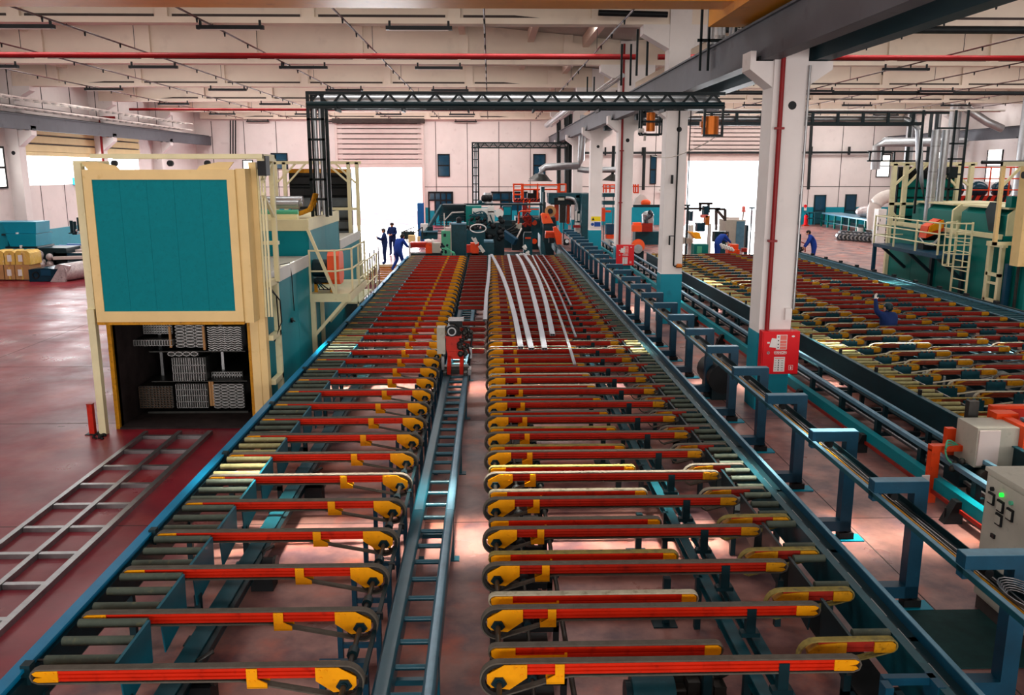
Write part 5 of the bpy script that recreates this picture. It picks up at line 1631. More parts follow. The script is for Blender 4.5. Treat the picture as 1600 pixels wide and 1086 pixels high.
# orange railed gallery seen behind the green oven
t = thing('gallery', 'orange railed gallery with hazard stripes behind the green oven', 'gallery', (20, 40, 0))
part(t, 'deck', 'red_m', lambda b: b.box(18.8, 25, 38.5, 40, 2.9, 3.05))
part(t, 'guard_rail', 'orange', lambda b: [b.tube([(18.8, 38.5, z), (25, 38.5, z)], .03, 6) for z in (3.6, 4.1, 4.6)] + [b.box(18.9 + .9 * k, 18.95 + .9 * k, 38.48, 38.53, 3.05, 4.6) for k in range(7)])
part(t, 'hazard_stripe', 'hazard', lambda b: [b.prism([(18.9 + .35 * k, 3.05), (19.05 + .35 * k, 3.05), (19.2 + .35 * k, 3.35), (19.05 + .35 * k, 3.35)], 'y', 38.46, 38.49) for k in range(17)])
part(t, 'kick_board', 'red_m', lambda b: b.box(18.8, 25, 38.49, 38.52, 3.05, 3.35))
part(t, 'pump', 'navy', lambda b: [b.ball((20.2 + 1.1 * k, 39.2, 3.6), .45, .45, .4, 10, 6) for k in range(4)])
part(t, 'leg', 'frame_dark', lambda b: [b.box(x, x + .15, 39.2, 39.35, 0, 2.9) for x in (19, 24.5)])
# ------------------------------------------------------------------ pipe bridges and ducts


def lattice(t, x0, x1, y, z0, z1, dp, m, n, r=.035):
    part(t, 'top_chord', m, lambda b: [b.box(x0, x1, yy - r, yy + r, z1 - 2 * r, z1) for yy in (y, y + dp)])
    part(t, 'bottom_chord', m, lambda b: [b.box(x0, x1, yy - r, yy + r, z0, z0 + 2.2 * r) for yy in (y, y + dp)])

    def lac(b):
        w_ = (x1 - x0) / n
        for k in range(n):
            xa, xm, xc = x0 + w_ * k, x0 + w_ * (k + .5), x0 + w_ * (k + 1)
            b.bar((xa, y, z0 + r), (xm, y, z1 - r), .035, .05)
            b.bar((xm, y, z1 - r), (xc, y, z0 + r), .035, .05)
            b.bar((xm, y, z1 - r), (xm, y + dp, z1 - r), .03, .03)
            b.bar((xa, y, z0 + r), (xa, y + dp, z0 + r), .04, .04)
    part(t, 'lacing', m, lac)


t = thing('pipe_bridge', 'black lattice pipe bridge with silver duct from the near oven to the columns', 'pipe bridge', (-4, 20.2, 3.4))
lattice(t, -4.15, 5.42, 20.2, 5.86, 6.24, .5, 'truss', 18)
part(t, 'duct', 'duct', lambda b: b.cyl((-4.0, 20.46, 6.04), (5.3, 20.46, 6.04), .15, 16))
part(t, 'side_pipe', 'frame_dark', lambda b: b.cyl((-4.15, 20.14, 5.97), (5.4, 20.14, 5.97), .045, 8))
part(t, 'pipe_clip', 'truss', lambda b: [b.box(-3.5 + 1.5 * k, -3.46 + 1.5 * k, 20.08, 20.75, 5.8, 5.9) for k in range(6)])
part(t, 'leg', 'truss', lambda b: [b.box(x, x + .07, y, y + .07, 3.42, 6.24) for x in (-4.17, -3.84) for y in (20.2, 20.66)])
part(t, 'leg_rung', 'truss', lambda b: [b.box(-4.17, -3.78, 20.2, 20.25, 3.8 + .45 * k, 3.85 + .45 * k) for k in range(5)])
part(t, 'riser_duct', 'duct', lambda b: (b.cyl((-4.02, 20.4, 3.45), (-4.02, 20.4, 6.0), .05, 10), b.cyl((-3.92, 20.5, 3.45), (-3.92, 20.5, 6.0), .04, 10)))
part(t, 'hanging_box', 'truss', lambda b: (b.box(4.95, 5.42, 20.2, 20.25, 5.25, 5.3), b.box(4.95, 5.0, 20.2, 20.25, 5.3, 5.9), b.box(5.37, 5.42, 20.2, 20.25, 5.3, 5.9), b.box(4.6, 4.95, 20.2, 20.7, 5.86, 5.9)))
part(t, 'copper_cover', 'copper', lambda b: b.cyl((5.18, 20.5, 5.3), (5.18, 20.5, 5.72), .2, 16).box(4.93, 5.06, 20.35, 20.5, 5.46, 5.6))
part(t, 'loose_cable', 'pipe_white', lambda b: b.tube(spline([(5.35, 20.3, 5.3), (5.0, 20.6, 5.05), (4.5, 21.5, 4.8), (4.2, 22.5, 4.85)], 5), .012, 6))
t = thing('pipe_bridge', 'small black lattice frame on the back wall ending at the far columns', 'pipe bridge', (-1.4, 60, 2))
A, B = at(737, 222, 60), at(886, 230, 60)
lattice(t, A.x, B.x, 60, A.z - .42, A.z, .4, 'truss', 11, .045)
part(t, 'duct', 'duct', lambda b: b.cyl((A.x + .2, 60.2, A.z - .2), (B.x, 60.2, A.z - .2), .1, 10))
part(t, 'leg', 'truss', lambda b: (b.box(A.x, A.x + .1, 60, 60.1, .5, A.z), b.box(A.x + .4, A.x + .5, 60, 60.1, .5, A.z)))
part(t, 'leg_rung', 'truss', lambda b: [b.box(A.x, A.x + .5, 60, 60.06, 2.4 + .55 * k, 2.46 + .55 * k) for k in range(7)])
part(t, 'riser_duct', 'duct', lambda b: b.cyl((A.x + .25, 60.2, .5), (A.x + .25, 60.2, A.z - .2), .12, 10))
t = thing('pipe_bridge', 'long black ladder shaped pipe bridge crossing the far bay to the green oven', 'pipe bridge', (11, 33, 3))
zt = 6.62
part(t, 'chord', 'truss', lambda b: (b.box(5.7, 17.2, 32.5, 32.6, zt - .08, zt), b.box(5.7, 16.2, 32.5, 32.6, zt - .5, zt - .38), b.box(5.7, 16.2, 33.0, 33.1, zt - .5, zt - .38)))
part(t, 'strut', 'truss', lambda b: [b.box(6.3 + .95 * k, 6.4 + .95 * k, 32.48, 32.56, zt - .45, zt) for k in range(11)])
part(t, 'duct', 'duct', lambda b: (b.cyl((5.8, 32.8, zt - .25), (15.6, 32.8, zt - .25), .11, 12), b.tube([(15.6, 32.8, zt - .25), (16.0, 32.7, zt - .4), (16.1, 32.5, zt - .7), (16.1, 32.2, 4.6), (16.1, 31.0, 2.2)], .13, 12)))
part(t, 'pipe', 'pipe_white', lambda b: b.cyl((5.8, 32.7, zt + .06), (19.4, 32.7, zt + .06), .04, 8))
part(t, 'leg', 'truss', lambda b: [b.box(x, x + .07, 31.6, 31.67, 2.9, zt) for x in (15.75, 16.95, 17.4)])
part(t, 'leg_rung', 'truss', lambda b: [b.box(16.3, 17.4, 31.6, 31.65, 3.2 + .55 * k, 3.26 + .55 * k) for k in range(6)] + [b.box(16.9, 17.2, 31.5, 31.7, 4.2, 4.6)])
part(t, 'stack_duct', 'duct', lambda b: (b.cyl((16.0, 31.0, 2.0), (16.0, 31.0, 5.9), .16, 14), b.cyl((16.45, 31.2, 3.3), (16.45, 31.2, 5.9), .14, 14)))
part(t, 'duct_band', 'steel', lambda b: [b.cyl((16.0, 31.0, 2.6 + .9 * k), (16.0, 31.0, 2.64 + .9 * k), .17, 14) for k in range(4)])
t = thing('duct_stack', 'tall silver duct with dark frame rising beside the roof at the first column', 'duct', (4.45, 19, 7.2))
y = 19.5
part(t, 'duct', 'duct', lambda b: b.cyl((4.97, y, 7.17), (4.97, y, 9.2), .2, 16))
part(t, 'duct', 'duct', lambda b: b.cyl((5.4, y + .2, 7.17), (5.4, y + .2, 8.6), .1, 12))
part(t, 'duct_band', 'steel', lambda b: [b.cyl((5.0, y, z), (5.0, y, z + .05), .215, 16) for z in (7.3, 8.1)])
part(t, 'frame', 'truss', lambda b: [b.box(x, x + .05, y - .3, y - .25, 6.6, 8.9) for x in (4.55, 4.72, 5.3)] + [b.box(4.5, 5.4, y - .3, y - .25, z, z + .06) for z in (7.2, 8.2, 8.5)])
part(t, 'exhaust_pipe', 'dark', lambda b: b.tube([(4.9, y - .3, 8.12), (4.0, y - .3, 8.12), (3.85, y - .3, 8.2), (3.8, y - .3, 8.45)], .07, 10))
solo('roof_pipe', 'dark', lambda b: b.cyl((3.0, 24.6, 8.7), (4.9, 24.6, 8.66), .08, 10), 'short dark pipe along the first roof beam at the columns', 'pipe', (4, 24.6, 8.7))
part(t, 'cable_bundle', 'pipe_white', lambda b: [b.tube([(5.35, y - .1, 7.0 + .1 * k), (5.5 + .1 * k, y, 7.5), (5.6 + .05 * k, y + .1, 8.4 - .1 * k)], .012) for k in range(8)])
t = thing('duct_elbow', 'grey extraction hood on a bent silver duct over the press', 'duct', (3, 52, 6))
A, B, C_ = at(840, 276, 50), at(858, 266, 50), at(920, 258, 50)
part(t, 'hood', 'steel_dark', lambda b: (b.cyl(at(844, 282, 50), at(845, 272, 50), .68, 4, .3), b.cyl(at(844, 283, 50), at(844, 282, 50), .7, 4)))
part(t, 'duct', 'duct', lambda b: (b.tube([at(845, 272, 50), at(846, 265, 50), at(852, 261, 50), at(905, 259, 50), at(908, 250, 50), at(909, 215, 50), at(912, 180, 50)], .2, 12), b.tube([at(903, 264, 50), at(915, 266, 50), at(963, 265, 50)], .17, 12)))
part(t, 'hood', 'steel_dark', lambda b: b.cyl(at(957, 283, 50), at(958, 272, 50), .62, 4, .1))
part(t, 'hood_post', 'pipe_dark', lambda b: b.cyl(at(957, 283, 50.2), at(959, 228, 50.2), .1, 8))
solo('wall_pipe', 'pipe_dark', lambda b: (b.cyl(at(900, 239, 70.7), at(1390, 238, 70.7), .09, 8), b.tube([at(1390, 238, 70.7), at(1396, 240, 70.7), at(1397, 300, 70.7)], .09, 8), [b.box(p.x - .05, p.x + .05, 70.6, 70.9, p.z - .2, p.z + .45) for p in (at(946, 239, 70.7), at(1004, 239, 70.7), at(1268, 238, 70.7), at(1327, 238, 70.7), at(1380, 238, 70.7))]), 'dark pipe running across the back wall of the far bay', 'pipe', (20, 70.7, 5.9))
solo('wall_pipe', 'pipe_dark', lambda b: (b.cyl(at(1007, 230, 70.6), at(1005, 297, 70.6), .13, 8), b.cyl(at(1268, 195, 70.6), at(1263, 296, 70.6), .13, 8)), 'pair of dark vertical pipes on the back wall of the far bay', 'pipe', (20, 70.6, 4))
solo('wall_pipe', 'pipe_dark', lambda b: [b.cyl(at(x, 188, 70.6), at(x, 244, 70.6), .05, 6) for x in (360, 364, 368)], 'three thin dark pipes down the back wall above the near oven', 'pipe', (-22, 70.6, 5))
for px, m, r in ((873, 'pipe_dark', .16), (886, 'pipe_dark', .2), (893, 'pipe_dark', .14), (898, 'pipe_red', .07)):
    solo('riser', m, lambda b: b.cyl(at(px, 178, 60.5), at(px, 345, 60.5), r, 10), {873: 'thin dark riser by the back wall, first of the group behind the press', 886: 'thickest dark riser by the back wall behind the press', 893: 'dark riser next to the red one behind the press', 898: 'red riser pipe by the back wall behind the press'}[px], 'pipe', at(px, 345, 60.5))
# services along the middle girder (cable trays and pipes above the girder line)
t = thing('service_rack', 'rack of ducts and dark cable trays running over the middle girder', 'pipe rack', (4.4, 45, 7.2))
part(t, 'upright', 'truss', lambda b: [b.box(x, x + .06, y, y + .06, 7.2, 8.5) for y in (26, 29, 39, 54) for x in (4.3, 4.6)])
part(t, 'duct', 'duct', lambda b: b.cyl((4.3, 40, 7.75), (4.3, 66, 7.75), .18, 12))
part(t, 'duct', 'duct', lambda b: b.cyl((4.52, 30, 7.62), (4.52, 64, 7.62), .08, 10))
part(t, 'cable_bundle', 'pipe_white', lambda b: [b.tube([(4.2 + .05 * k, 30 + 2.6 * j, 7.5 + .04 * random.random()) for j in range(13)], .02, 6) for k in range(6)])
t = thing('column_frame', 'dark cage with a gauge hung between the second and third middle columns', 'frame', (4.5, 30, 5))
A, B = at(1003, 170, 27), at(1034, 210, 27)
part(t, 'cage', 'truss', lambda b: [b.bar((x, 27 + d, A.z), (x, 27 + d, B.z), .06, .06) for x in (A.x, B.x) for d in (0, .4)] + [b.bar((A.x, 27 + d, z), (B.x, 27 + d, z), .06, .06) for z in (A.z, (A.z + B.z) / 2, B.z) for d in (0, .4)])
part(t, 'vessel', 'copper', lambda b: b.cyl(((A.x + B.x) / 2, 27.2, B.z + .1), ((A.x + B.x) / 2, 27.2, A.z - .1), .14, 12))
part(t, 'side_tank', 'pipe_white', lambda b: b.cyl(at(998, 204, 27), at(1006, 204, 27), .07, 10).cyl(at(1008, 207, 27.3), at(1007, 220, 27.3), .04, 8))
t = thing('cable_ladder', 'pale cable ladders bunched along the wall above the window side girder', 'cable tray', (-22.6, 45, 7.4))
part(t, 'tray_rail', 'pipe_white', lambda b: [b.box(x, x + .04, 22, 66, z, z + .07) for z in (7.35, 7.8) for x in (-22.9, -22.5, -22.1)])
part(t, 'tray_rung', 'steel', lambda b: [b.box(-22.9, -22.06, 22.5 + .9 * k, 22.54 + .9 * k, z, z + .03) for k in range(48) for z in (7.36, 7.81)])['kind'] = 'stuff'
part(t, 'hanger', 'steel_dark', lambda b: [b.box(-22.5, -22.47, 24 + 3 * k, 24.03 + 3 * k, 7.4, 9.4) for k in range(14)])
part(t, 'cable', 'steel_dark', lambda b: [b.tube([(-22.8 + .12 * k, 22 + 4 * j, 7.42 + .05 * random.random()) for j in range(12)], .025, 6) for k in range(5)])
t = thing('red_riser', 'dark red pipe bending down the window wall column beyond the girder', 'pipe', (-22.8, 43, 4))
part(t, 'pipe', 'pipe_red', lambda b: b.tube([(-22.0, 52.3, 7.5), (-22.9, 52.3, 7.5), (-22.9, 52.3, 7.0), (-22.95, 52.3, .5)], .07, 8))
t = thing('wall_duct', 'silver ducts and dark pipes clustered on the wall above the green oven', 'duct', (31, 50, 5))
for x, y, r in ((30.6, 63, .3), (31.5, 61, .22), (29.5, 55, .35), (31.0, 50, .3)):
    part(t, 'duct', 'duct', lambda b: b.cyl((x, y, 0), (x, y, 8.6), r, 12))
part(t, 'duct', 'duct', lambda b: b.tube([(26.0, 58, 4.5), (26.0, 58, 6.0), (26.4, 58, 6.3), (32, 58, 6.3)], .3, 12))
part(t, 'duct', 'duct', lambda b: b.tube([(29.6, 55, 8.6), (31, 54, 7.4), (32, 54, 7)], .25, 12))
part(t, 'pipe', 'pipe_dark', lambda b: [b.cyl((x, 59, 1), (x, 59, 8.2), .12, 8) for x in (30.0, 30.4, 28.6)] + [b.tube([(27.5, 48, 4.9), (32.6, 48, 4.9), (32.9, 48, 4.7), (32.9, 48, 2)], .1, 8)])
part(t, 'rack', 'truss', lambda b: [b.box(24.5, 29.5, 55.9, 56, z, z + .1) for z in (5.0, 5.6)] + [b.box(24.6 + .8 * k, 24.7 + .8 * k, 55.9, 56, 5.0, 5.65) for k in range(6)])
# ------------------------------------------------------------------ machines in the background
GROUND = {'body', 'base', 'stand', 'lower_block', 'post', 'left_post', 'screen_foot', 'platform_post', 'end_column', 'white_column', 'main_block'}


def px(t, name, m, *bx, label=None):
    for q in bx:
        def fn(b):
            b.pbox(*q)
            if name in GROUND and b.v[-8][2] < 1.7:
                for i in range(-8, -4):
                    b.v[i] = (b.v[i][0], b.v[i][1], 0)
        o = part(t, name, m, fn, label)
    return o


t = thing('control_tower', 'tall dark teal machine cabinet at the far end of the ladder track', 'cabinet', at(716, 400, 39))
px(t, 'body', 'frame', (704, 351, 728, 412, 39, .8))
px(t, 'lid', 'rail_pale', (703, 349, 728, 351, 38.95, .9))
px(t, 'post', 'pipe_white', (694, 346, 695, 362, 39, .05), (703, 348, 705, 400, 38.95, .05))
part(t, 'motor', 'dark', lambda b: b.cyl(at(717, 344, 39.3), at(717, 350, 39.3), .12, 12).ball(at(717, 343, 39.3), .13, None, None, 10, 6))
t = thing('mint_cabinet', 'mint green electrical cabinet next to the tall teal machine cabinet', 'cabinet', at(697, 400, 38.6))
px(t, 'body', 'green_m', (690, 361, 703, 398, 38.6, .5))
px(t, 'display', 'frame_dark', (693, 365, 697, 370, 38.58, .03))
px(t, 'top_box', 'shutter', (696, 356, 704, 361, 38.6, .4))
t = thing('end_saw', 'red end saw with beige motor box at the far end of the oven side rollers', 'saw', at(657, 400, 37.2))
px(t, 'bridge', 'red_m', (641, 382, 666, 387, 37.2, .4), (641, 379, 666, 382, 37.1, .6))
px(t, 'side_guard', 'orange', (665, 381, 675, 396, 37.1, .6))
px(t, 'post', 'paper', (639, 379, 641, 398, 37.1, .1))
px(t, 'motor_box', 'cabinet', (675, 380, 687, 395, 37.1, .5))
px(t, 'base', 'frame_dark', (640, 396, 690, 408, 37.2, .6))
part(t, 'white_bags', 'paper', lambda b: (b.ball(at(669, 377, 37.4), .16, .2, .1), b.ball(at(676, 377, 37.4), .07, .1, .12)))
part(t, 'hose', 'green_m', lambda b: [b.tube(spline([at(690, 388, 37), at(698, 388 + k, 37), at(706 + k, 394, 36.9), at(709 + k, 401, 36.9)], 4), .02, 6) for k in range(4)])
part(t, 'valve_bank', 'frame_dark', lambda b: [b.ball(at(690 + random.uniform(0, 9), 384 + random.uniform(-3, 12), 37.1), .06, None, None, 6, 5) for _ in range(14)])
t = thing('stretcher_head', 'orange stretcher head standing at the far end of the ladder track', 'machine', at(742, 402, 37))
px(t, 'body', 'orange', (735, 380, 748, 388, 37, .5), (736, 388, 747, 397, 37.1, .3), (734, 396, 750, 404, 37, .5))
px(t, 'side_block', 'red_m', (729, 383, 735, 395, 37, .4))
px(t, 'jaw', 'dark', (731, 395, 737, 402, 36.9, .4), (748, 394, 756, 402, 36.9, .4))
part(t, 'clamp_arm', 'white_m', lambda b: (b.bar(at(741, 372, 36.9), at(745, 381, 36.9), .1, .14), b.bar(at(749, 384, 36.8), at(756, 394, 36.8), .1, .14), b.bar(at(737, 371, 36.9), at(741, 377, 36.9), .06, .06)))
t = thing('teal_tank', 'low teal box tank between the stretcher head and the press', 'tank', at(763, 395, 38.5))
px(t, 'body', 'frame', (757, 379, 772, 400, 38.5, .6))
px(t, 'lid', 'rail_pale', (756, 376, 771, 379, 38.45, .7))
t = thing('puller_machine', 'big dark teal puller with a white loop cable behind the control tower', 'machine', at(748, 385, 42))
px(t, 'body', 'frame', (728, 360, 758, 392, 42, 1.5))
px(t, 'upper_block', 'teal_green', (728, 322, 752, 352, 43, 1.2))
px(t, 'head_cover', 'white_m', (738, 326, 762, 335, 42.6, .5), (758, 330, 773, 350, 43, .5), (762, 322, 772, 332, 43, .5))
px(t, 'lower_block', 'frame_dark', (752, 348, 788, 384, 42.5, 1.2))
part(t, 'pipe_work', 'frame', lambda b: [b.tube(spline([at(730 + random.uniform(0, 40), 330 + random.uniform(0, 28), 42.3) for _ in range(4)], 4), .035, 6) for k in range(9)])
part(t, 'dark_fitting', 'dark', lambda b: [b.ball(at(728 + random.uniform(0, 58), 336 + random.uniform(0, 38), 42.3), random.uniform(.06, .18), None, None, 8, 6) for k in range(34)])
part(t, 'loop_cable', 'paper', lambda b: b.tube([at(747 + 12.5 * math.cos(q * PI / 10), 357 + 6.5 * math.sin(q * PI / 10), 41.8) for q in range(21)], .03, 6))
part(t, 'round_mirror', 'white_m', lambda b: b.cyl(at(780, 333, 42.4), at(780, 333, 42.5), .22, 16))
part(t, 'mirror_back', 'red_dark', lambda b: b.ball(at(782, 331, 42.7), .16, .1, .2))
t = thing('stair_platform', 'teal steel stair and long dark platform beam in front of the back wall', 'stairs', at(690, 375, 46))
px(t, 'platform_beam', 'frame_dark', (690, 320, 728, 323, 46, 1.5), (725, 318, 852, 321, 47, .4))
px(t, 'back_panel', 'frame', (686, 323, 728, 345, 47, .1))
part(t, 'stringer', 'frame', lambda b: (b.bar(at(690, 322, 46), at(664, 366, 44), .1, .22), b.bar(at(706, 334, 46), at(693, 344, 45), .06, .06)))
part(t, 'step', 'frame_dark', lambda b: [b.box(at(688 - 2.4 * k, 0, 46 - .18 * k).x, at(688 - 2.4 * k, 0, 46 - .18 * k).x + 1.3, 46 - .18 * k, 46.25 - .18 * k, at(0, 330 + 4 * k, 46 - .18 * k).z - .03, at(0, 330 + 4 * k, 46 - .18 * k).z) for k in range(10)])
part(t, 'stair_rail', 'pipe_white', lambda b: (b.bar(at(694, 333, 45), at(694, 350, 45), .05, .05), b.bar(at(706, 332, 45), at(725, 331, 45), .06, .06), b.bar(at(706, 332, 45), at(694, 345, 45), .05, .05)))
px(t, 'platform_post', 'frame_dark', (725, 321, 728, 352, 46, .15), (848, 300, 852, 345, 46.5, .2))
t = thing('valve_cabinet', 'teal door panel and pump box between the puller and the press', 'cabinet', at(794, 355, 50))
px(t, 'body', 'frame', (785, 322, 800, 352, 50, .4))
px(t, 'door_panel', 'teal', (787, 324, 798, 336, 49.97, .04))
px(t, 'lower_unit', 'frame_dark', (783, 345, 806, 360, 49.5, .5), (786, 352, 800, 368, 49, .4))
px(t, 'pipe_flange', 'steel_dark', (800, 347, 806, 352, 49.2, .2), (781, 350, 785, 356, 49.2, .2))
part(t, 'hose', 'rubber', lambda b: [b.tube(spline([at(778 + 3 * k, 345 + 2 * k, 48), at(790, 360 + 3 * k, 47.5), at(806 + 2 * k, 352 + 5 * k, 48)], 5), .05, 6) for k in range(4)])
solo('pit_plate', 'frame_dark', lambda b: b.box(-1.6, 3.1, 38.2, 47.5, .0, .012), 'dark teal steel floor plate in front of the press', 'floor plate', (1, 42, 0))
t = thing('side_bench', 'low teal bench with hand rails beside the bright doorway, before the teal stair', 'bench', at(668, 372, 44))
px(t, 'bench_top', 'rail_pale', (657, 361, 684, 363, 44, .8))
px(t, 'bench_front', 'frame', (658, 363, 683, 374, 44.1, .6))
px(t, 'side_box', 'paper', (657, 350, 668, 361, 44.3, .4))
px(t, 'dark_box', 'frame_dark', (668, 354, 676, 361, 44.2, .4), (627, 362, 646, 374, 43, .5))
px(t, 'crate', 'cream', (638, 368, 648, 380, 42, .4), (652, 370, 656, 381, 42, .3))
part(t, 'hand_rail', 'steel_dark', lambda b: [b.bar(at(x0, y0, 43), at(x1, y1, 43), .05, .05) for x0, y0, x1, y1 in ((630, 362, 647, 355), (648, 364, 660, 355), (630, 362, 630, 378), (636, 359, 636, 378), (642, 357, 642, 378), (647, 355, 647, 378), (654, 359, 654, 378), (660, 355, 660, 378))])
part(t, 'roller_end', 'steel', lambda b: b.cyl((-3.35, 37.9, .84), (-2.8, 37.9, .84), .06, 12))
t = thing('press_console', 'small dark operator console with orange knobs in front of the press', 'console', at(826, 384, 44))
px(t, 'body', 'frame', (818, 366, 832, 392, 44.5, .4))
px(t, 'panel', 'frame_dark', (819, 363, 831, 367, 44.4, .4))
part(t, 'knob', 'orange', lambda b: [b.cyl(at(822 + 3 * k, 372, 44.4), at(822 + 3 * k, 372, 44.5), .05, 8) for k in range(3)])
t = thing('pipe_rack', 'dark teal frame with pipes and orange posts behind the press end', 'rack', at(888, 350, 54))
px(t, 'post', 'frame_dark', (868, 318, 870, 350, 54, .2), (880, 318, 882, 350, 54, .2), (893, 318, 895, 350, 54, .2))
px(t, 'shelf', 'frame', (866, 330, 896, 332, 53.9, .4), (866, 342, 896, 345, 53.9, .4))
px(t, 'orange_rail', 'orange', (867, 324, 878, 325, 53.8, .1), (867, 335, 878, 336, 53.8, .1), (871, 320, 872, 345, 53.8, .1))
part(t, 'pipe', 'steel', lambda b: [b.cyl(at(x, 322, 53.6), at(x, 348, 53.6), .07, 8) for x in (876, 885, 890)])
t = thing('drum_motor', 'grey mesh cage and small dark motor standing on the platform beam', 'motor', at(760, 318, 47))
part(t, 'mesh_cage', 'duct', lambda b: b.cyl(at(762, 318, 47.3), at(762, 301, 47.3), .28, 12, .2))
part(t, 'dark_coil', 'dark', lambda b: [b.ball(at(756 + 3.2 * k, 310, 47.1), .16, None, .2, 8, 6) for k in range(4)])
part(t, 'small_motor', 'frame', lambda b: b.ball(at(750, 316, 47), .13).box(at(745, 0, 47).x, at(755, 0, 47).x, 46.9, 47.2, at(0, 320, 47).z, at(0, 317, 47).z))
# press
t = thing('extrusion_press', 'huge dark teal extrusion press frame in front of the far columns', 'press', at(860, 385, 48))
px(t, 'top_beam', 'frame', (857, 302, 922, 309, 50, 1.5), (857, 309, 866, 318, 50, 1.2))
px(t, 'side_column', 'frame', (845, 292, 851, 356, 48, .8), (846, 316, 852, 340, 47.9, .3))
px(t, 'end_column', 'frame', (899, 305, 906, 372, 50, .8), (908, 303, 920, 378, 49, 1.2))
px(t, 'upper_ram', 'frame_dark', (860, 310, 900, 320, 50.5, 1.2))
px(t, 'ram_cover', 'cabinet', (872, 307, 882, 313, 50, .3))
part(t, 'ram_pipe', 'duct', lambda b: b.tube(spline([at(884, 309, 49.9), at(893, 310, 49.9), at(900, 316, 49.9), at(903, 330, 49.9)], 5), .1, 8))
px(t, 'main_block', 'frame_dark', (806, 340, 868, 384, 49, 2.5), (800, 356, 812, 372, 48.5, .6))
px(t, 'front_plate', 'frame', (830, 342, 858, 372, 48.6, .4), (843, 316, 853, 345, 48.2, .5))
part(t, 'tie_rod_cap', 'orange', lambda b: [b.cyl(at(835, y, 48.5), at(835, y, 48.65), .15, 16) for y in (348, 377)])
px(t, 'control_box', 'cabinet', (806, 349, 815, 358, 48, .3))
part(t, 'tie_rod', 'frame_blue', lambda b: (b.bar(at(822, 334, 48.3), at(834, 345, 48.3), .25, .25), b.bar(at(783, 362, 46), at(806, 378, 45.5), .3, .35)))
part(t, 'pipe_tangle', 'red_dark', lambda b: [b.tube(spline([at(816 + random.uniform(0, 14), 336 + random.uniform(0, 20), 48.2) for _ in range(4)], 4), .05, 6) for k in range(6)])
part(t, 'guard_tube', 'orange', lambda b: b.tube([at(810, 350, 48), at(811, 332, 48), at(814, 330, 48), at(830, 330, 48)], .05, 6))
px(t, 'red_column', 'pipe_red', (816, 320, 823, 352, 49.5, .3), (896, 352, 907, 356, 48.8, .3))
px(t, 'orange_stanchion', 'orange', (866, 320, 873, 345, 51, .2), (886, 318, 890, 350, 51.5, .3))
px(t, 'hydraulic_cylinder', 'steel_dark', (874, 319, 884, 348, 51.5, .5))
px(t, 'white_guard', 'white_m', (899, 330, 902, 346, 49.2, .2), (903, 334, 906, 345, 49.2, .2), (899, 348, 906, 364, 49.2, .3))
part(t, 'leaning_bar', 'pipe_white', lambda b: b.bar(at(815, 357, 47.5), at(804, 379, 46.8), .06, .06))
t = thing('press_gallery', 'orange railed gallery with hazard stripe on top of the press', 'gallery', at(824, 312, 52))
part(t, 'guard_rail', 'orange', lambda b: [b.tube([at(x0, y0, 52), at(x1, y0, 52)], .055, 6) for x0, x1, y0 in ((802, 815, 288), (802, 815, 297), (802, 815, 304), (816, 872, 289), (816, 872, 296), (873, 884, 288), (873, 884, 300))] + [b.tube([at(x, 287, 52), at(x, 313, 52)], .055, 6) for x in (802.5, 815, 817, 840, 872, 874, 884)])
px(t, 'deck', 'red_m', (802, 311, 846, 316, 52, 1.5))
part(t, 'hazard_stripe', 'hazard', lambda b: [b.prism([(at(804 + 5.2 * k, 0, 51.9).x, at(0, 315, 51.9).z), (at(807 + 5.2 * k, 0, 51.9).x, at(0, 315, 51.9).z), (at(810 + 5.2 * k, 0, 51.9).x, at(0, 311, 51.9).z), (at(807 + 5.2 * k, 0, 51.9).x, at(0, 311, 51.9).z)], 'y', 51.9, 51.95) for k in range(8)])
px(t, 'pump_unit', 'hazard', (824, 302, 843, 310, 52.3, .6), (833, 297, 842, 302, 52.3, .4))
px(t, 'ladder', 'orange', (817, 312, 819, 340, 51.8, .08), (826, 312, 828, 340, 51.8, .08), (817, 318, 842, 320, 51.8, .08), (817, 326, 842, 328, 51.8, .08))
t = thing('log_pusher', 'orange hooded motor with round brown guard at the press outlet', 'machine', at(858, 365, 45))
part(t, 'hood', 'orange_hood', lambda b: b.prism([(at(848, 0, 45).x, at(0, 337, 45).z), (at(850, 0, 45).x, at(0, 335, 45).z), (at(860, 0, 45).x, at(0, 335, 45).z), (at(868, 0, 45).x, at(0, 350, 45).z), (at(851, 0, 45).x, at(0, 351, 45).z)], 'y', 45, 45.8))
part(t, 'round_guard', 'carton', lambda b: b.cyl(at(860, 330, 45.2), at(860, 330, 45.6), .3, 18))
part(t, 'guard_hub', 'dark', lambda b: b.cyl(at(860, 330, 45.1), at(860, 330, 45.2), .14, 14))
part(t, 'warning_mark', 'red_sign', lambda b: b.prism([(at(854, 0, 44.95).x, at(0, 341, 44.95).z), (at(858, 0, 44.95).x, at(0, 341, 44.95).z), (at(856, 0, 44.95).x, at(0, 338, 44.95).z)], 'y', 44.95, 45))
px(t, 'body', 'frame_dark', (849, 350, 866, 365, 45.1, .8))
t = thing('runout_carriage', 'orange carriage on the runout rails just past the press', 'machine', at(875, 385, 41))
px(t, 'cross_arm', 'orange', (852, 365, 868, 372, 41.5, .4), (853, 362, 868, 365, 41.4, .6))
part(t, 'inclined_body', 'orange', lambda b: b.prism([(at(868, 0, 41).x, at(0, 357, 41).z), (at(873, 0, 41).x, at(0, 356, 41).z), (at(882, 0, 41).x, at(0, 367, 41).z), (at(882, 0, 41).x, at(0, 384, 41).z), (at(874, 0, 41).x, at(0, 384, 41).z)], 'y', 41, 41.5))
px(t, 'bearing_block', 'dark', (881, 374, 889, 383, 41, .4), (858, 372, 866, 380, 41.2, .4))
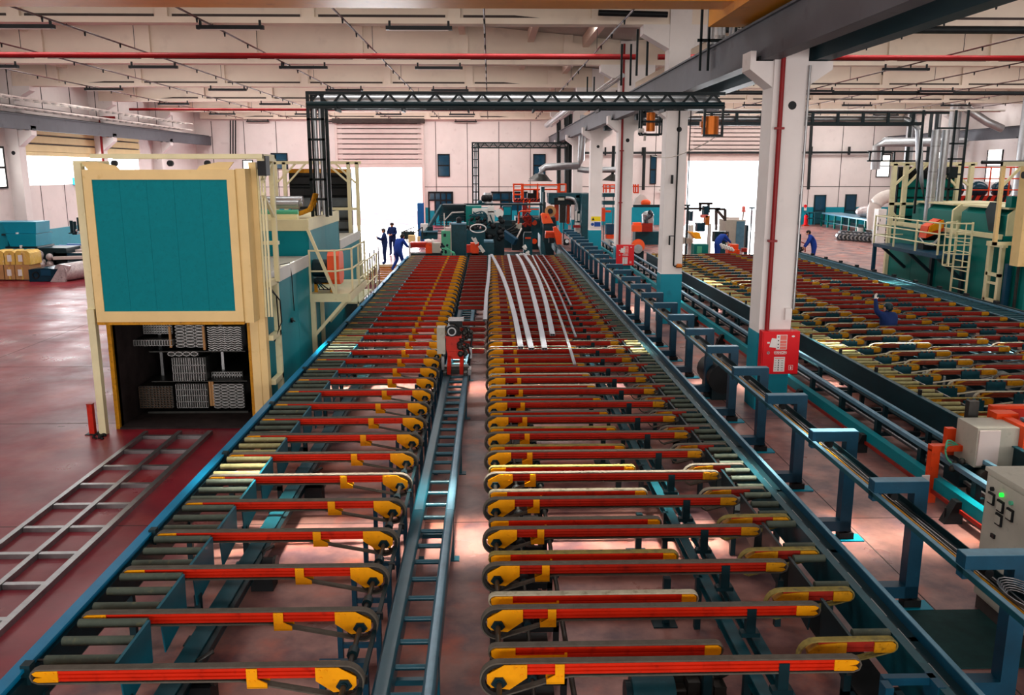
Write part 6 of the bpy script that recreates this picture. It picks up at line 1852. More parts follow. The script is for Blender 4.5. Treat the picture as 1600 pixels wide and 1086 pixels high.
part(t, 'motor_cap', 'steel', lambda b: b.cyl(at(886, 377, 40.9), at(886, 377, 41), .09, 12))
part(t, 'curved_chute', 'frame', lambda b: b.prism([(at(846, 0, 39).x, at(0, 368, 39).z), (at(852, 0, 39).x, at(0, 380, 39).z), (at(856, 0, 39).x, at(0, 404, 39).z), (at(850, 0, 39).x, at(0, 404, 39).z), (at(846, 0, 39).x, at(0, 390, 39).z)], 'y', 38.5, 40.5))
solo('white_clamp', 'white_m', lambda b: [b.bar(at(*p, 36.9), at(*q, 36.8), .07, .07) for p, q in (((817, 385), (822, 390)), ((820, 383), (822, 388)), ((813, 396), (820, 402)), ((822, 394), (828, 400)), ((826, 392), (824, 402)), ((811, 399), (815, 402)))] + [b.box(at(812, 0, 37).x, at(828, 0, 37).x, 36.9, 37.2, .84, .9)], 'white jawed clamp standing on the far end of the near table', 'clamp', at(820, 402, 36.9))
# behind the columns, far bay
t = thing('silver_separator', 'silver round tank with dark hose and orange box between the middle columns', 'machine', at(1010, 370, 52))
part(t, 'tank', 'duct', lambda b: b.cyl(at(1012, 360, 52.3), at(1012, 335, 52.3), .36, 16).ball(at(1012, 336, 52.3), .38, .38, .25))
part(t, 'hose', 'coil', lambda b: b.tube(spline([at(1014, 330, 51.8), at(1018, 336, 51.8), at(1010, 342, 51.7), at(1010, 350, 51.7)], 5), .13, 8))
px(t, 'orange_box', 'orange_hood', (988, 352, 1003, 362, 51, .6), (990, 348, 1002, 352, 51.2, .5))
px(t, 'red_rack', 'red_dark', (1003, 349, 1020, 362, 51.5, .5))
px(t, 'beam', 'frame_dark', (990, 320, 1032, 324, 53, .3))
px(t, 'base', 'frame', (992, 362, 1032, 392, 52, 1))
part(t, 'white_dome', 'white_m', lambda b: b.prism([(at(999, 0, 54).x, at(0, 320, 54).z), (at(1003, 0, 54).x, at(0, 310, 54).z), (at(1010, 0, 54).x, at(0, 304, 54).z), (at(1016, 0, 54).x, at(0, 306, 54).z), (at(1030, 0, 54).x, at(0, 320, 54).z)], 'y', 54, 54.6))
part(t, 'orange_cover', 'orange_hood', lambda b: b.ball(at(1009, 317, 53.6), .32, .2, .22))
t = thing('saw_disc', 'orange half round saw guard with grey blade beside the red cabinet column', 'saw', at(998, 390, 42))
part(t, 'guard', 'orange_hood', lambda b: b.cyl(at(997, 384, 42), at(997, 384, 42.2), .33, 20))
part(t, 'blade', 'steel', lambda b: b.cyl(at(997, 389, 41.9), at(997, 389, 41.95), .22, 20))
px(t, 'stand', 'frame_dark', (990, 392, 1006, 405, 42, .4))
t = thing('white_tank', 'white cylinder tank with orange cap between the third and fourth columns', 'tank', at(954, 385, 47))
part(t, 'tank', 'white_m', lambda b: b.cyl(at(952, 395, 47), at(952, 374, 47), .26, 14))
px(t, 'orange_cap', 'orange', (948, 367, 960, 373, 46.9, .5))
px(t, 'glass_box', 'glass', (947, 350, 960, 366, 47, .5))
px(t, 'orange_post', 'orange', (941, 325, 946, 346, 48, .4), (946, 329, 955, 332, 48, .3))
t = thing('second_gallery', 'orange railed gallery on teal beams seen between the middle columns', 'gallery', at(952, 300, 56))
part(t, 'guard_rail', 'orange', lambda b: [b.tube([at(942, y, 56), at(962, y, 56)], .05, 6) for y in (289, 294)] + [b.tube([at(x, 288, 56), at(x, 301, 56)], .05, 6) for x in (943, 947, 953, 961, 990, 993, 997)] + [b.tube([at(990, y, 56), at(998, y, 56)], .05, 6) for y in (291, 301)])
px(t, 'post', 'frame', (943, 305, 945, 350, 56.2, .2), (957, 305, 959, 350, 56.2, .2))
px(t, 'beam', 'frame', (942, 302, 962, 308, 56, .6), (942, 314, 962, 320, 56, .6))
px(t, 'stripe', 'paper', (942, 312, 958, 313, 55.9, .1))
# far bay doorway machines
t = thing('billet_saw', 'dark frame machine with yellow and orange parts in the bright doorway', 'machine', at(1100, 385, 46))
px(t, 'left_post', 'frame_dark', (1072, 320, 1077, 392, 46, .3), (1070, 320, 1079, 322, 46, .3))
part(t, 'gantry', 'slot', lambda b: [b.bar(at(*p, 46.5), at(*q, 46.5), .12, .12) for p, q in (((1068, 326), (1125, 326)), ((1119, 326), (1119, 360)), ((1133, 327), (1133, 345)), ((1119, 327), (1133, 327)), ((1120, 328), (1132, 342)), ((1092, 318), (1113, 318)), ((1094, 318), (1094, 330)), ((1107, 318), (1107, 332)))])
px(t, 'upper_motor', 'navy', (1100, 322, 1108, 336, 46.3, .5), (1078, 330, 1083, 345, 46.2, .4))
px(t, 'red_unit', 'pale_red', (1097, 336, 1106, 340, 46, .4))
px(t, 'copper_drum', 'copper', (1102, 337, 1109, 352, 46, .4))
px(t, 'white_column', 'white_m', (1077, 352, 1084, 386, 45.5, .4), (1107, 350, 1112, 370, 46, .3))
px(t, 'blue_motor', 'navy', (1089, 348, 1102, 362, 45.8, .5))
part(t, 'grey_bed', 'cabinet', lambda b: b.prism([(at(1080, 0, 45).x, at(0, 372, 45).z), (at(1096, 0, 45).x, at(0, 376, 45).z), (at(1098, 0, 45).x, at(0, 382, 45).z), (at(1080, 0, 45).x, at(0, 384, 45).z)], 'y', 45, 45.8))
part(t, 'yellow_hood', 'yellow', lambda b: b.prism([(at(1094, 0, 44.5).x, at(0, 365, 44.5).z), (at(1110, 0, 44.5).x, at(0, 366, 44.5).z), (at(1113, 0, 44.5).x, at(0, 376, 44.5).z), (at(1104, 0, 44.5).x, at(0, 376, 44.5).z)], 'y', 44.5, 45.2))
t = thing('teal_monitor', 'dark teal control screen box in front of the grey machine tower', 'box', at(1130, 385, 44))
px(t, 'screen_box', 'frame_dark', (1116, 362, 1139, 378, 44, .5))
px(t, 'screen_foot', 'frame', (1122, 378, 1134, 392, 44.1, .3))
t = thing('grey_tower', 'tall grey blue machine cabinet standing in the bright doorway', 'cabinet', at(1150, 390, 48))
px(t, 'body', 'cabinet', (1132, 344, 1165, 392, 48, 1.4))
px(t, 'front_panel', 'rail_pale', (1149, 346, 1164, 390, 47.95, .1))
px(t, 'top_plate', 'shutter', (1140, 340, 1155, 344, 48.2, .8))
part(t, 'beacon', 'pale_red', lambda b: b.cyl(at(1162, 331, 48.3), at(1162, 324, 48.3), .1, 10).cyl(at(1162, 324, 48.3), at(1162, 322, 48.3), .1, 10, .05))
part(t, 'beacon_stem', 'cabinet', lambda b: b.cyl(at(1160, 344, 48.3), at(1162, 331, 48.3), .035, 8))
t = thing('green_crate', 'green machine base box with panel at far end of the far table', 'machine', at(1095, 396, 40))
px(t, 'body', 'teal_green', (1084, 382, 1107, 400, 40, .6))
px(t, 'panel', 'green_m', (1089, 385, 1097, 396, 39.97, .05))
t = thing('orange_saw', 'orange saw box with grey rollers at far end of the far table', 'saw', at(1148, 396, 40.5))
px(t, 'body', 'orange', (1141, 382, 1154, 390, 40.5, .4), (1138, 390, 1156, 398, 40.4, .5))
part(t, 'rollers', 'white_m', lambda b: [b.cyl(at(1126 + 4 * k, 381 + 1.5 * k, 40.4), at(1130 + 4 * k, 388 + k, 40.4), .07, 8) for k in range(5)])
px(t, 'side_unit', 'red_dark', (1160, 388, 1168, 394, 40.5, .3))
t = thing('frame_post', 'dark teal post frame at doorway edge by the nearest column', 'frame', at(1174, 390, 44))
px(t, 'post', 'frame_dark', (1172, 325, 1176, 392, 44, .2), (1172, 324, 1180, 326, 44, .2), (1165, 352, 1170, 385, 44.3, .3))
# far bay: benches, bundles, duct, cabinet
t = thing('work_bench', 'long teal framed bench with pale top along the back wall of far bay', 'bench', at(1310, 355, 67))
A, B = at(1284, 331, 69), at(1366, 337, 58)
part(t, 'bench_top', 'rail_pale', lambda b: b.prism([(A.x, A.y), (A.x + 1.6, A.y), (B.x + 1.6, B.y), (B.x, B.y)], 'z', 1.0, 1.1))
part(t, 'leg', 'teal_green', lambda b: [b.box(A.x + (B.x - A.x) * k / 7, A.x + (B.x - A.x) * k / 7 + .12, A.y + (B.y - A.y) * k / 7, A.y + (B.y - A.y) * k / 7 + .12, 0, 1.0) for k in range(8)])
part(t, 'lower_shelf', 'frame', lambda b: b.prism([(A.x, A.y), (A.x + 1.4, A.y), (B.x + 1.4, B.y), (B.x, B.y)], 'z', .4, .46))
t = thing('work_bench', 'shorter teal rack bench near the dark door of the far bay', 'bench', at(1270, 350, 69))
px(t, 'rack_frame', 'frame', (1263, 332, 1266, 350, 69, .1), (1272, 332, 1275, 351, 68.5, .1), (1263, 332, 1284, 334, 69, .8), (1263, 341, 1284, 342, 69, .8))
n = 0
for row in range(2):
    for k in range(12):
        n += 1
        p = at(1312 + 6.2 * k + 4 * row, 371 - 6.5 * row + .85 * k, 55.5 + 2.2 * row - .25 * k)
        t = thing('hose_coil', 'black and silver coil on far bay floor, %s in the %s row' % (nth(k + 1), ('front', 'back')[row]), 'coil', (p.x, p.y, 0), 'coils on the far bay floor')
        z = .22
        part(t, 'coil_body', 'coil' if n % 3 else 'steel_dark', lambda b: b.ring((p.x, z), 'y', .24, .1, p.y - .35, p.y + .35, 12) if False else b.cyl((p.x - .1, p.y - .4, z), (p.x + .1, p.y + .4, z), .23, 12))
        part(t, 'coil_end', 'alu_end', lambda b: b.ring((p.x - .1, z), 'y', .16, .08, p.y - .43, p.y - .39, 12))
for k in range(2):
    t = thing('white_bucket', 'white lidded bucket beside the coils, %s one' % ('taller' if k == 0 else 'lower'), 'bucket', at(1345 + 11 * k, 360 + k, 60))
    q = at(1345 + 11 * k, 360 + 2 * k, 60)
    part(t, 'body', 'white_m', lambda b: b.cyl((q.x, q.y, 0), (q.x, q.y, .5 - .1 * k), .22, 12, .27))
    part(t, 'lid', 'frame_dark', lambda b: b.cyl((q.x, q.y, .5 - .1 * k), (q.x, q.y, .55 - .1 * k), .28, 12))
t = thing('white_duct', 'thick pale duct bending down to the floor beside white cabinet', 'duct', at(1368, 360, 55))
part(t, 'duct', 'pipe_white', lambda b: b.tube(spline([at(1390, 306, 56), at(1378, 310, 56), at(1368, 320, 56), at(1365, 335, 56), at(1365, 358, 56)], 5), .42, 14))
t = thing('white_cabinet', 'white electrical cabinet beside the thick pale duct', 'cabinet', at(1376, 362, 52))
px(t, 'body', 'white_m', (1370, 327, 1386, 364, 52, .6))
px(t, 'vent', 'dark', (1371, 348, 1373, 360, 51.97, .04), (1375, 342, 1376, 346, 51.97, .04))
t = thing('wrapped_load', 'clear wrapped load on the bench top near the duct', 'parcel', at(1356, 330, 62))
part(t, 'wrap', 'film', lambda b: b.ball(at(1356, 331, 62), .9, .7, .45).ball(at(1351, 332, 62), .6, .5, .3))
t = thing('fire_extinguisher', 'red fire extinguisher under its sign at the dark door', 'extinguisher', at(1259, 350, 69.5))
q = at(1259, 350, 69.5)
part(t, 'cylinder', 'red_sign', lambda b: b.cyl((q.x, q.y, .1), (q.x, q.y, .8), .17, 14).ball((q.x, q.y, .8), .17, .17, .1))
part(t, 'hose', 'dark', lambda b: b.tube([(q.x, q.y - .1, .9), (q.x + .2, q.y - .15, .7), (q.x + .2, q.y - .15, .3)], .03))
part(t, 'valve', 'dark', lambda b: b.box(q.x - .05, q.x + .05, q.y - .05, q.y + .05, .88, 1.0))
part(t, 'stand', 'red_m', lambda b: b.box(q.x - .22, q.x + .22, q.y - .2, q.y + .2, 0, .1))
t = thing('extinguisher_sign', 'round red and white sign above the fire extinguisher', 'sign', at(1258, 323, 70.8))
part(t, 'plate', 'paper', lambda b: b.pbox(1256, 319, 1261, 329, 70.95, .05))
part(t, 'disc', 'red_sign', lambda b: b.cyl(at(1258.5, 322, 70.9), at(1258.5, 322, 70.95), .13, 14))
solo('wall_sign', 'paper', lambda b: (b.pbox(1027, 293, 1043, 301, 70.7, .05),), 'white board with a grey line on the back wall above a dark door', 'sign', at(1035, 297, 70.7))
solo('sign_line', 'cabinet', lambda b: [b.pbox(1030 + 1.6 * k, 296, 1031.1 + 1.6 * k, 298, 70.66, .03) for k in range(7)], 'grey line of unreadable letters on the white wall board', 'lettering', at(1035, 297, 70.66))
t = thing('teal_pump', 'dark teal pump box by the far rollers near the leaning worker', 'pump', at(1247, 390, 41))
px(t, 'body', 'frame_dark', (1243, 366, 1252, 394, 41, .5))
px(t, 'grey_head', 'steel_dark', (1252, 386, 1256, 392, 41, .3))
part(t, 'handle_bar', 'red_dark', lambda b: b.tube([at(1252, 378, 41), at(1258, 381, 41), at(1258, 394, 41)], .03, 6))
# ------------------------------------------------------------------ orange saw and control cabinet near the camera
t = thing('profile_saw', 'orange framed saw unit with grey box standing over the runout track', 'saw', (6.8, 11, 0))
part(t, 'grey_box', 'cabinet', lambda b: b.box(6.42, 6.98, 10.6, 11.1, .62, 1.16))
part(t, 'box_door', 'shutter', lambda b: b.box(6.44, 6.72, 10.58, 10.6, .65, 1.13))
part(t, 'mount_plate', 'orange', lambda b: b.box(6.98, 7.1, 10.5, 11.2, .62, 1.2))
part(t, 'mount_plate', 'orange', lambda b: b.box(6.3, 6.42, 11.1, 11.2, .62, 1.0))
part(t, 'mount_plate', 'orange', lambda b: b.box(6.9, 7.2, 11.0, 11.2, 1.16, 1.24))
part(t, 'leg', 'orange', lambda b: (b.box(6.0, 6.12, 10.905, 11.015, 0, .76), b.box(6.0, 6.5, 10.9, 11.02, .74, .82)))
part(t, 'tray', 'orange', lambda b: (b.box(7.1, 7.62, 10.9, 11.5, 1.0, 1.06), b.box(7.1, 9.6, 11.45, 11.55, .78, 1.22), b.box(7.1, 7.62, 10.88, 10.92, 1.0, 1.14)))
part(t, 'tray_inside', 'red_m', lambda b: b.box(7.14, 7.58, 10.94, 11.44, 1.06, 1.07))
part(t, 'beam_cover', 'red_m', lambda b: b.box(7.3, 9.6, 11.42, 11.45, .82, 1.18))
mo = part(t, 'motor', 'frame', lambda b: b.cyl((7.2, 10.75, 1.0), (7.45, 10.75, 1.0), .12, 14).box(7.15, 7.4, 10.65, 10.85, 1.08, 1.2))
part(mo, 'motor_cap', 'rail_pale', lambda b: b.box(7.12, 7.36, 10.66, 10.84, 1.2, 1.24))
part(mo, 'cable', 'paper', lambda b: [b.tube(spline([(7.4, 10.8, 1.05 + .03 * k), (7.6, 10.8, 1.12 + .03 * k), (7.65, 10.75, .98), (7.5, 10.7, .9)], 4), .012, 6) for k in range(4)])
part(t, 'beacon', 'cream_pale', lambda b: b.cyl((7.42, 11.2, 1.34), (7.42, 11.2, 1.46), .035, 10).cyl((7.42, 11.2, 1.2), (7.42, 11.2, 1.34), .008, 6))
part(t, 'base', 'frame_dark', lambda b: (b.box(6.3, 7.3, 10.7, 11.1, .3, .62), b.box(7.1, 8.6, 10.8, 11.4, .3, .95), b.box(6.5, 6.62, 10.55, 10.7, .2, .55)))
part(t, 'pulley', 'steel_dark', lambda b: [b.cyl((x, 10.5, z), (x, 10.62, z), .09, 14) for x, z in ((6.55, .52), (6.75, .25), (6.45, .3), (6.72, .55))] + [b.ball((6.22 + .06 * q, 10.75 + .05 * (q % 2), .55 + .05 * (q % 3)), .05, None, None, 6, 5) for q in range(9)])
part(t, 'hose', 'green_m', lambda b: [b.tube(spline([(6.4, 10.95, .8), (6.2, 10.9, .9 - .04 * k), (6.15, 10.8, .7), (6.3, 10.8, .55)], 4), .012, 6) for k in range(3)])
part(t, 'bracket', 'steel_dark', lambda b: b.box(6.62, 6.76, 11.2, 11.3, 1.0, 1.36))
part(t, 'tag', 'paper', lambda b: b.box(5.88, 5.98, 10.85, 10.87, .28, .42))
t = thing('control_cabinet', 'grey control cabinet with push buttons and a green lamp near the camera', 'cabinet', (5.5, 7.6, 0))
cx0, cx1, cy0, cy1 = 5.06, 5.75, 6.9, 8.1
part(t, 'plinth', 'slot', lambda b: b.box(cx0 + .02, cx1, cy0, cy1 - .02, 0, .16))
part(t, 'body', 'cabinet', lambda b: b.box(cx0, cx1, cy0, cy1, .16, 1.5))
part(t, 'roof_lip', 'cabinet', lambda b: b.box(cx0 - .02, cx1 + .02, cy0 - .02, cy1 + .02, 1.5, 1.54))
d = part(t, 'door', 'cabinet', lambda b: b.box(cx0 - .02, cx0, cy0 + .04, cy1 - .04, .2, 1.47))
for y, z in ((7.95, 1.26), (7.79, 1.24), (7.63, 1.22), (7.79, 1.1)):
    q = part(d, 'push_button', 'dark', lambda b: b.box(cx0 - .04, cx0 - .02, y - .05, y + .05, z - .06, z + .06))
    part(d, 'button_cap', 'cabinet', lambda b: b.box(cx0 - .05, cx0 - .04, y - .035, y + .035, z - .04, z + .04))
for y, z, m in ((7.95, 1.36, 'dark'), (7.79, 1.36, 'lamp_green'), (7.63, 1.34, 'green_m')):
    part(d, 'lamp', m, lambda b: b.cyl((cx0 - .02, y, z), (cx0 - .045, y, z), .022, 12), 'lit green lamp' if m == 'lamp_green' else None)
part(d, 'door_lock', 'dark', lambda b: b.box(cx0 - .04, cx0 - .02, 7.82, 7.88, .88, .92))
part(d, 'window_panel', 'frame_dark', lambda b: b.box(cx0 - .03, cx0 - .02, cy0 + .05, cy0 + .4, .5, 1.1))
part(t, 'cable_slot', 'dark', lambda b: b.box(cx0 + .3, cx0 + .6, 7.2, 7.25, 1.54, 1.545))
t = thing('junction_box', 'small dark motor on the floor behind the runout posts at the nearest column', 'motor', (4.6, 16.6, 0))
part(t, 'motor_body', 'dark', lambda b: b.cyl((4.6, 16.2, .45), (4.6, 17.2, .45), .3, 16))
part(t, 'motor_stand', 'frame_dark', lambda b: b.box(4.4, 4.85, 16.3, 17.1, 0, .3))
# ------------------------------------------------------------------ storage by the window wall
YS_ = 36.0
n = 0
for j, (y0, y1) in enumerate(((414, 437), (392, 414))):
    for k, (x0, x1) in enumerate(((-14, 6), (7, 23), (24, 46))):
        n += 1
        A, B = at(x0, y1, 35.6), at(x1, y0, 35.6)
        col = ('behind the frame edge', 'middle', 'beside the navy roll')[k]
        t = thing('carton', '%s %s of the wrapped stack, %s' % (('plain brown', 'yellow wrapped')[j], 'carton', ('bottom ', 'top ')[j] + 'row, ' + col), 'carton', ((A.x + B.x) / 2, 35.6, max(A.z, 0)), 'wrapped cartons by the window wall')
        part(t, 'box', ('carton', 'wrap_yellow')[j], lambda b: b.prism([(A.x + .01, max(A.z, 0.0) + (.0 if j == 0 else .005)), (B.x - .01, max(A.z, 0.0) + (.0 if j == 0 else .005)), (B.x - .01, B.z - (.1 if j else 0)), (B.x - .12, B.z), (A.x + .12, B.z), (A.x + .01, B.z - (.1 if j else 0))], 'y', 35.6, 36.5))
        part(t, 'paper_label', 'paper', lambda b: b.box(A.x + .15, A.x + .32, 35.58, 35.6, (A.z + B.z) / 2 - .15, (A.z + B.z) / 2 + .12))
        part(t, 'tape', 'wrap_yellow' if j == 0 else 'carton', lambda b: b.box((A.x + B.x) / 2 - .03, (A.x + B.x) / 2 + .03, 35.585, 35.6, max(A.z, 0) + .01, B.z - .1))
solo('pallet', 'slot', lambda b: [b.box(at(-16, 0, 35.6).x, at(47, 0, 35.6).x, 35.6 + .3 * k, 35.75 + .3 * k, .0, .04) for k in range(4)], 'dark pallet boards under the wrapped cartons', 'pallet', (-19.3, 36, 0))
A, B = at(46, 438, 35.2), at(92, 415, 35.2)
t = thing('navy_roll', 'dark navy film wrapped roll lying at the carton stack', 'roll', ((A.x + B.x) / 2, 35.5, 0))
part(t, 'roll_body', 'navy', lambda b: b.prism([(A.x, 0), (B.x, .02), (B.x, .5), (A.x + .6, .56), (A.x, .5)], 'y', 35.2, 36.2))
part(t, 'core_hole', 'dark', lambda b: b.ring((A.x + .28, .27), 'y', .15, .1, 35.17, 35.2, 16))
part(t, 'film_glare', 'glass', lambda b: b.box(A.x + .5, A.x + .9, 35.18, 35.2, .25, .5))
A, B = at(84, 438, 35.2), at(122, 407, 35.2)
t = thing('film_roll', 'silver plastic wrapped roll at the end of the row by the oven', 'roll', ((A.x + B.x) / 2, 35.5, 0))
part(t, 'roll_body', 'film', lambda b: b.cyl((A.x + .3, 35.2, .36), (B.x - .15, 36.6, .4), .36, 18))
part(t, 'plastic_skirt', 'film', lambda b: b.prism([(A.x - .1, 0), (A.x + .5, .0), (A.x + .75, .65), (A.x + .4, .72)], 'y', 35.1, 35.25))
A = at(66, 402, 38)
solo('plastic_heap', 'film', lambda b: [b.ball((A.x + random.uniform(-.35, .4), 38 + random.uniform(-.3, .3), .5 + random.uniform(-.2, .35)), random.uniform(.12, .28), None, None, 8, 6) for k in range(16)] + [b.box(A.x - .4, A.x + .5, 37.8, 38.4, 0, .4)], 'crumpled clear plastic heap between cartons and bars', 'plastic', (A.x, 38, 0))
for k in range(2):
    y0, y1 = ((366, 386), (347, 366))[k]
    A, B = at((11, 5)[k], y1, 38 + .2 * k), at(56, y0, 38 + .2 * k)
    t = thing('steel_bin', '%s turquoise steel bin stacked by the window wall column' % ('lower', 'upper')[k], 'bin', ((A.x + B.x) / 2, 38, A.z), 'turquoise bins by the window wall')
    part(t, 'bin_body', 'teal_cyan', lambda b: b.prism([(A.x + .15, A.z), (B.x - .05, A.z), (B.x, B.z), (A.x, B.z)], 'y', 38 + .2 * k, 39.4))
    part(t, 'bin_rim', 'frame_dark', lambda b: b.box(A.x - .05, B.x + .03, 37.95 + .2 * k, 39.45, A.z - .06, A.z + .02))
    part(t, 'bin_latch', 'paper', lambda b: b.box(A.x + .6, A.x + .68, 37.9 + .2 * k, 38 + .2 * k, A.z - .05, A.z + .08))
A = at(-20, 386, 38)
t = thing('steel_bin', 'turquoise steel bin cut by picture edge next to the stacked pair', 'bin', (A.x, 38, 0), 'turquoise bins by the window wall')
B = at(3, 350, 38)
part(t, 'bin_body', 'dado', lambda b: b.box(A.x, B.x, 38.3, 39.5, 0, B.z))
part(t, 'bin_rim', 'teal_cyan', lambda b: b.box(A.x - .05, B.x + .05, 38.25, 39.55, B.z, B.z + .06))
solo('bin_base', 'frame_dark', lambda b: b.box(at(10, 0, 38).x, at(62, 0, 38).x, 38, 39.4, 0, at(0, 388, 38).z), 'dark teal base block under the turquoise bins', 'base', (-21, 38, 0))
t = thing('profile_rack', 'navy rack of stacked blue and white bars behind the near oven', 'rack', at(120, 430, 38))
q0, q1 = at(108, 428, 38), at(150, 402, 38)
part(t, 'rack_beam', 'navy', lambda b: [b.box(q0.x - .6, q1.x + .6, 38, 38.1, z, z + .14) for z in (.12, .34, .56, .76)] + [b.box(x, x + .1, 38, 40.5, 0, .95) for x in (q0.x - .6, q1.x)])
part(t, 'rack_sill', 'cream_pale', lambda b: b.box(q0.x - .5, q1.x + .6, 37.9, 38, .03, .08))
for k in range(4):
    p, q = at(86 + 1.0 * k, 403 - 5 * k, 38 + .5 * k), at(150, 401 - 5.5 * k, 38 + .5 * k)
    solo('stacked_bar', 'shutter', lambda b: b.bar((p.x, 38 + .5 * k, p.z), (q.x + .4, 38 + .5 * k, q.z), .4, .13), 'white bar on the navy rack, %s up' % nth(k + 1), 'bar', p, 'white bars on the navy rack')
for k in range(5):
    p, q = at(54 + 13 * k, 391 - 2 * k, 40.5 + .6 * k), at(95 + 13 * k, 393 - 2.2 * k, 39.6 + .6 * k)
    solo('stacked_bar', 'blue_bar', lambda b: b.cyl(p, q, .085, 10), 'blue round bar lying across the stack, %s from the bins' % nth(k + 1), 'bar', p, 'blue bars on the stack')
solo('bar_support', 'frame_dark', lambda b: b.box(at(50, 0, 40).x, at(150, 0, 40).x, 39.8, 43, 0, at(0, 398, 41).z), 'dark teal support block under the blue bars', 'support', (-20, 41, 0))
for k in range(5):
    p = at(112 + 5.6 * k, 356 - 2.4 * k + (4 if k % 2 else 0), 46)
    t = thing('gas_bottle', 'dark green upright cylinder in the row by the oven edge, %s from the bins' % nth(k + 1), 'cylinder', p, 'green cylinders by the window wall')
    part(t, 'bottle', 'frame_dark', lambda b: b.cyl((p.x, 46, p.z - .25), (p.x, 46, p.z + .38), .085, 10))
    part(t, 'bottle_top', 'pipe_white', lambda b: b.cyl((p.x, 46, p.z + .38), (p.x, 46, p.z + .41), .07, 10))
for k in range(5):
    pass
t = thing('bottle_rack', 'dark green pipe rack under the row of upright cylinders', 'rack', at(125, 372, 46))
part(t, 'rack_frame', 'frame_dark', lambda b: [b.box(at(x, 0, 46.2).x, at(x, 0, 46.2).x + .12, 46, 46.3, 0, at(0, 360, 46.2).z) for x in (112, 122, 132, 142)] + [b.box(at(108, 0, 46.2).x, at(150, 0, 46.2).x, 46, 46.3, at(0, y, 46.2).z - .06, at(0, y, 46.2).z) for y in (362, 368, 375)])
part(t, 'shelf', 'frame_dark', lambda b: [b.box(q.x - .12, q.x + .12, 45.85, 46.2, q.z - .3, q.z - .25) for q in (at(112 + 5.6 * k, 356 - 2.4 * k + (4 if k % 2 else 0), 46) for k in range(5))])
part(t, 'valve', 'pipe_white', lambda b: [b.ball(at(120 + 4 * k, 360 + (k % 3) * 3, 45.9), .07, None, None, 6, 5) for k in range(7)])
# ------------------------------------------------------------------ people
DG = None


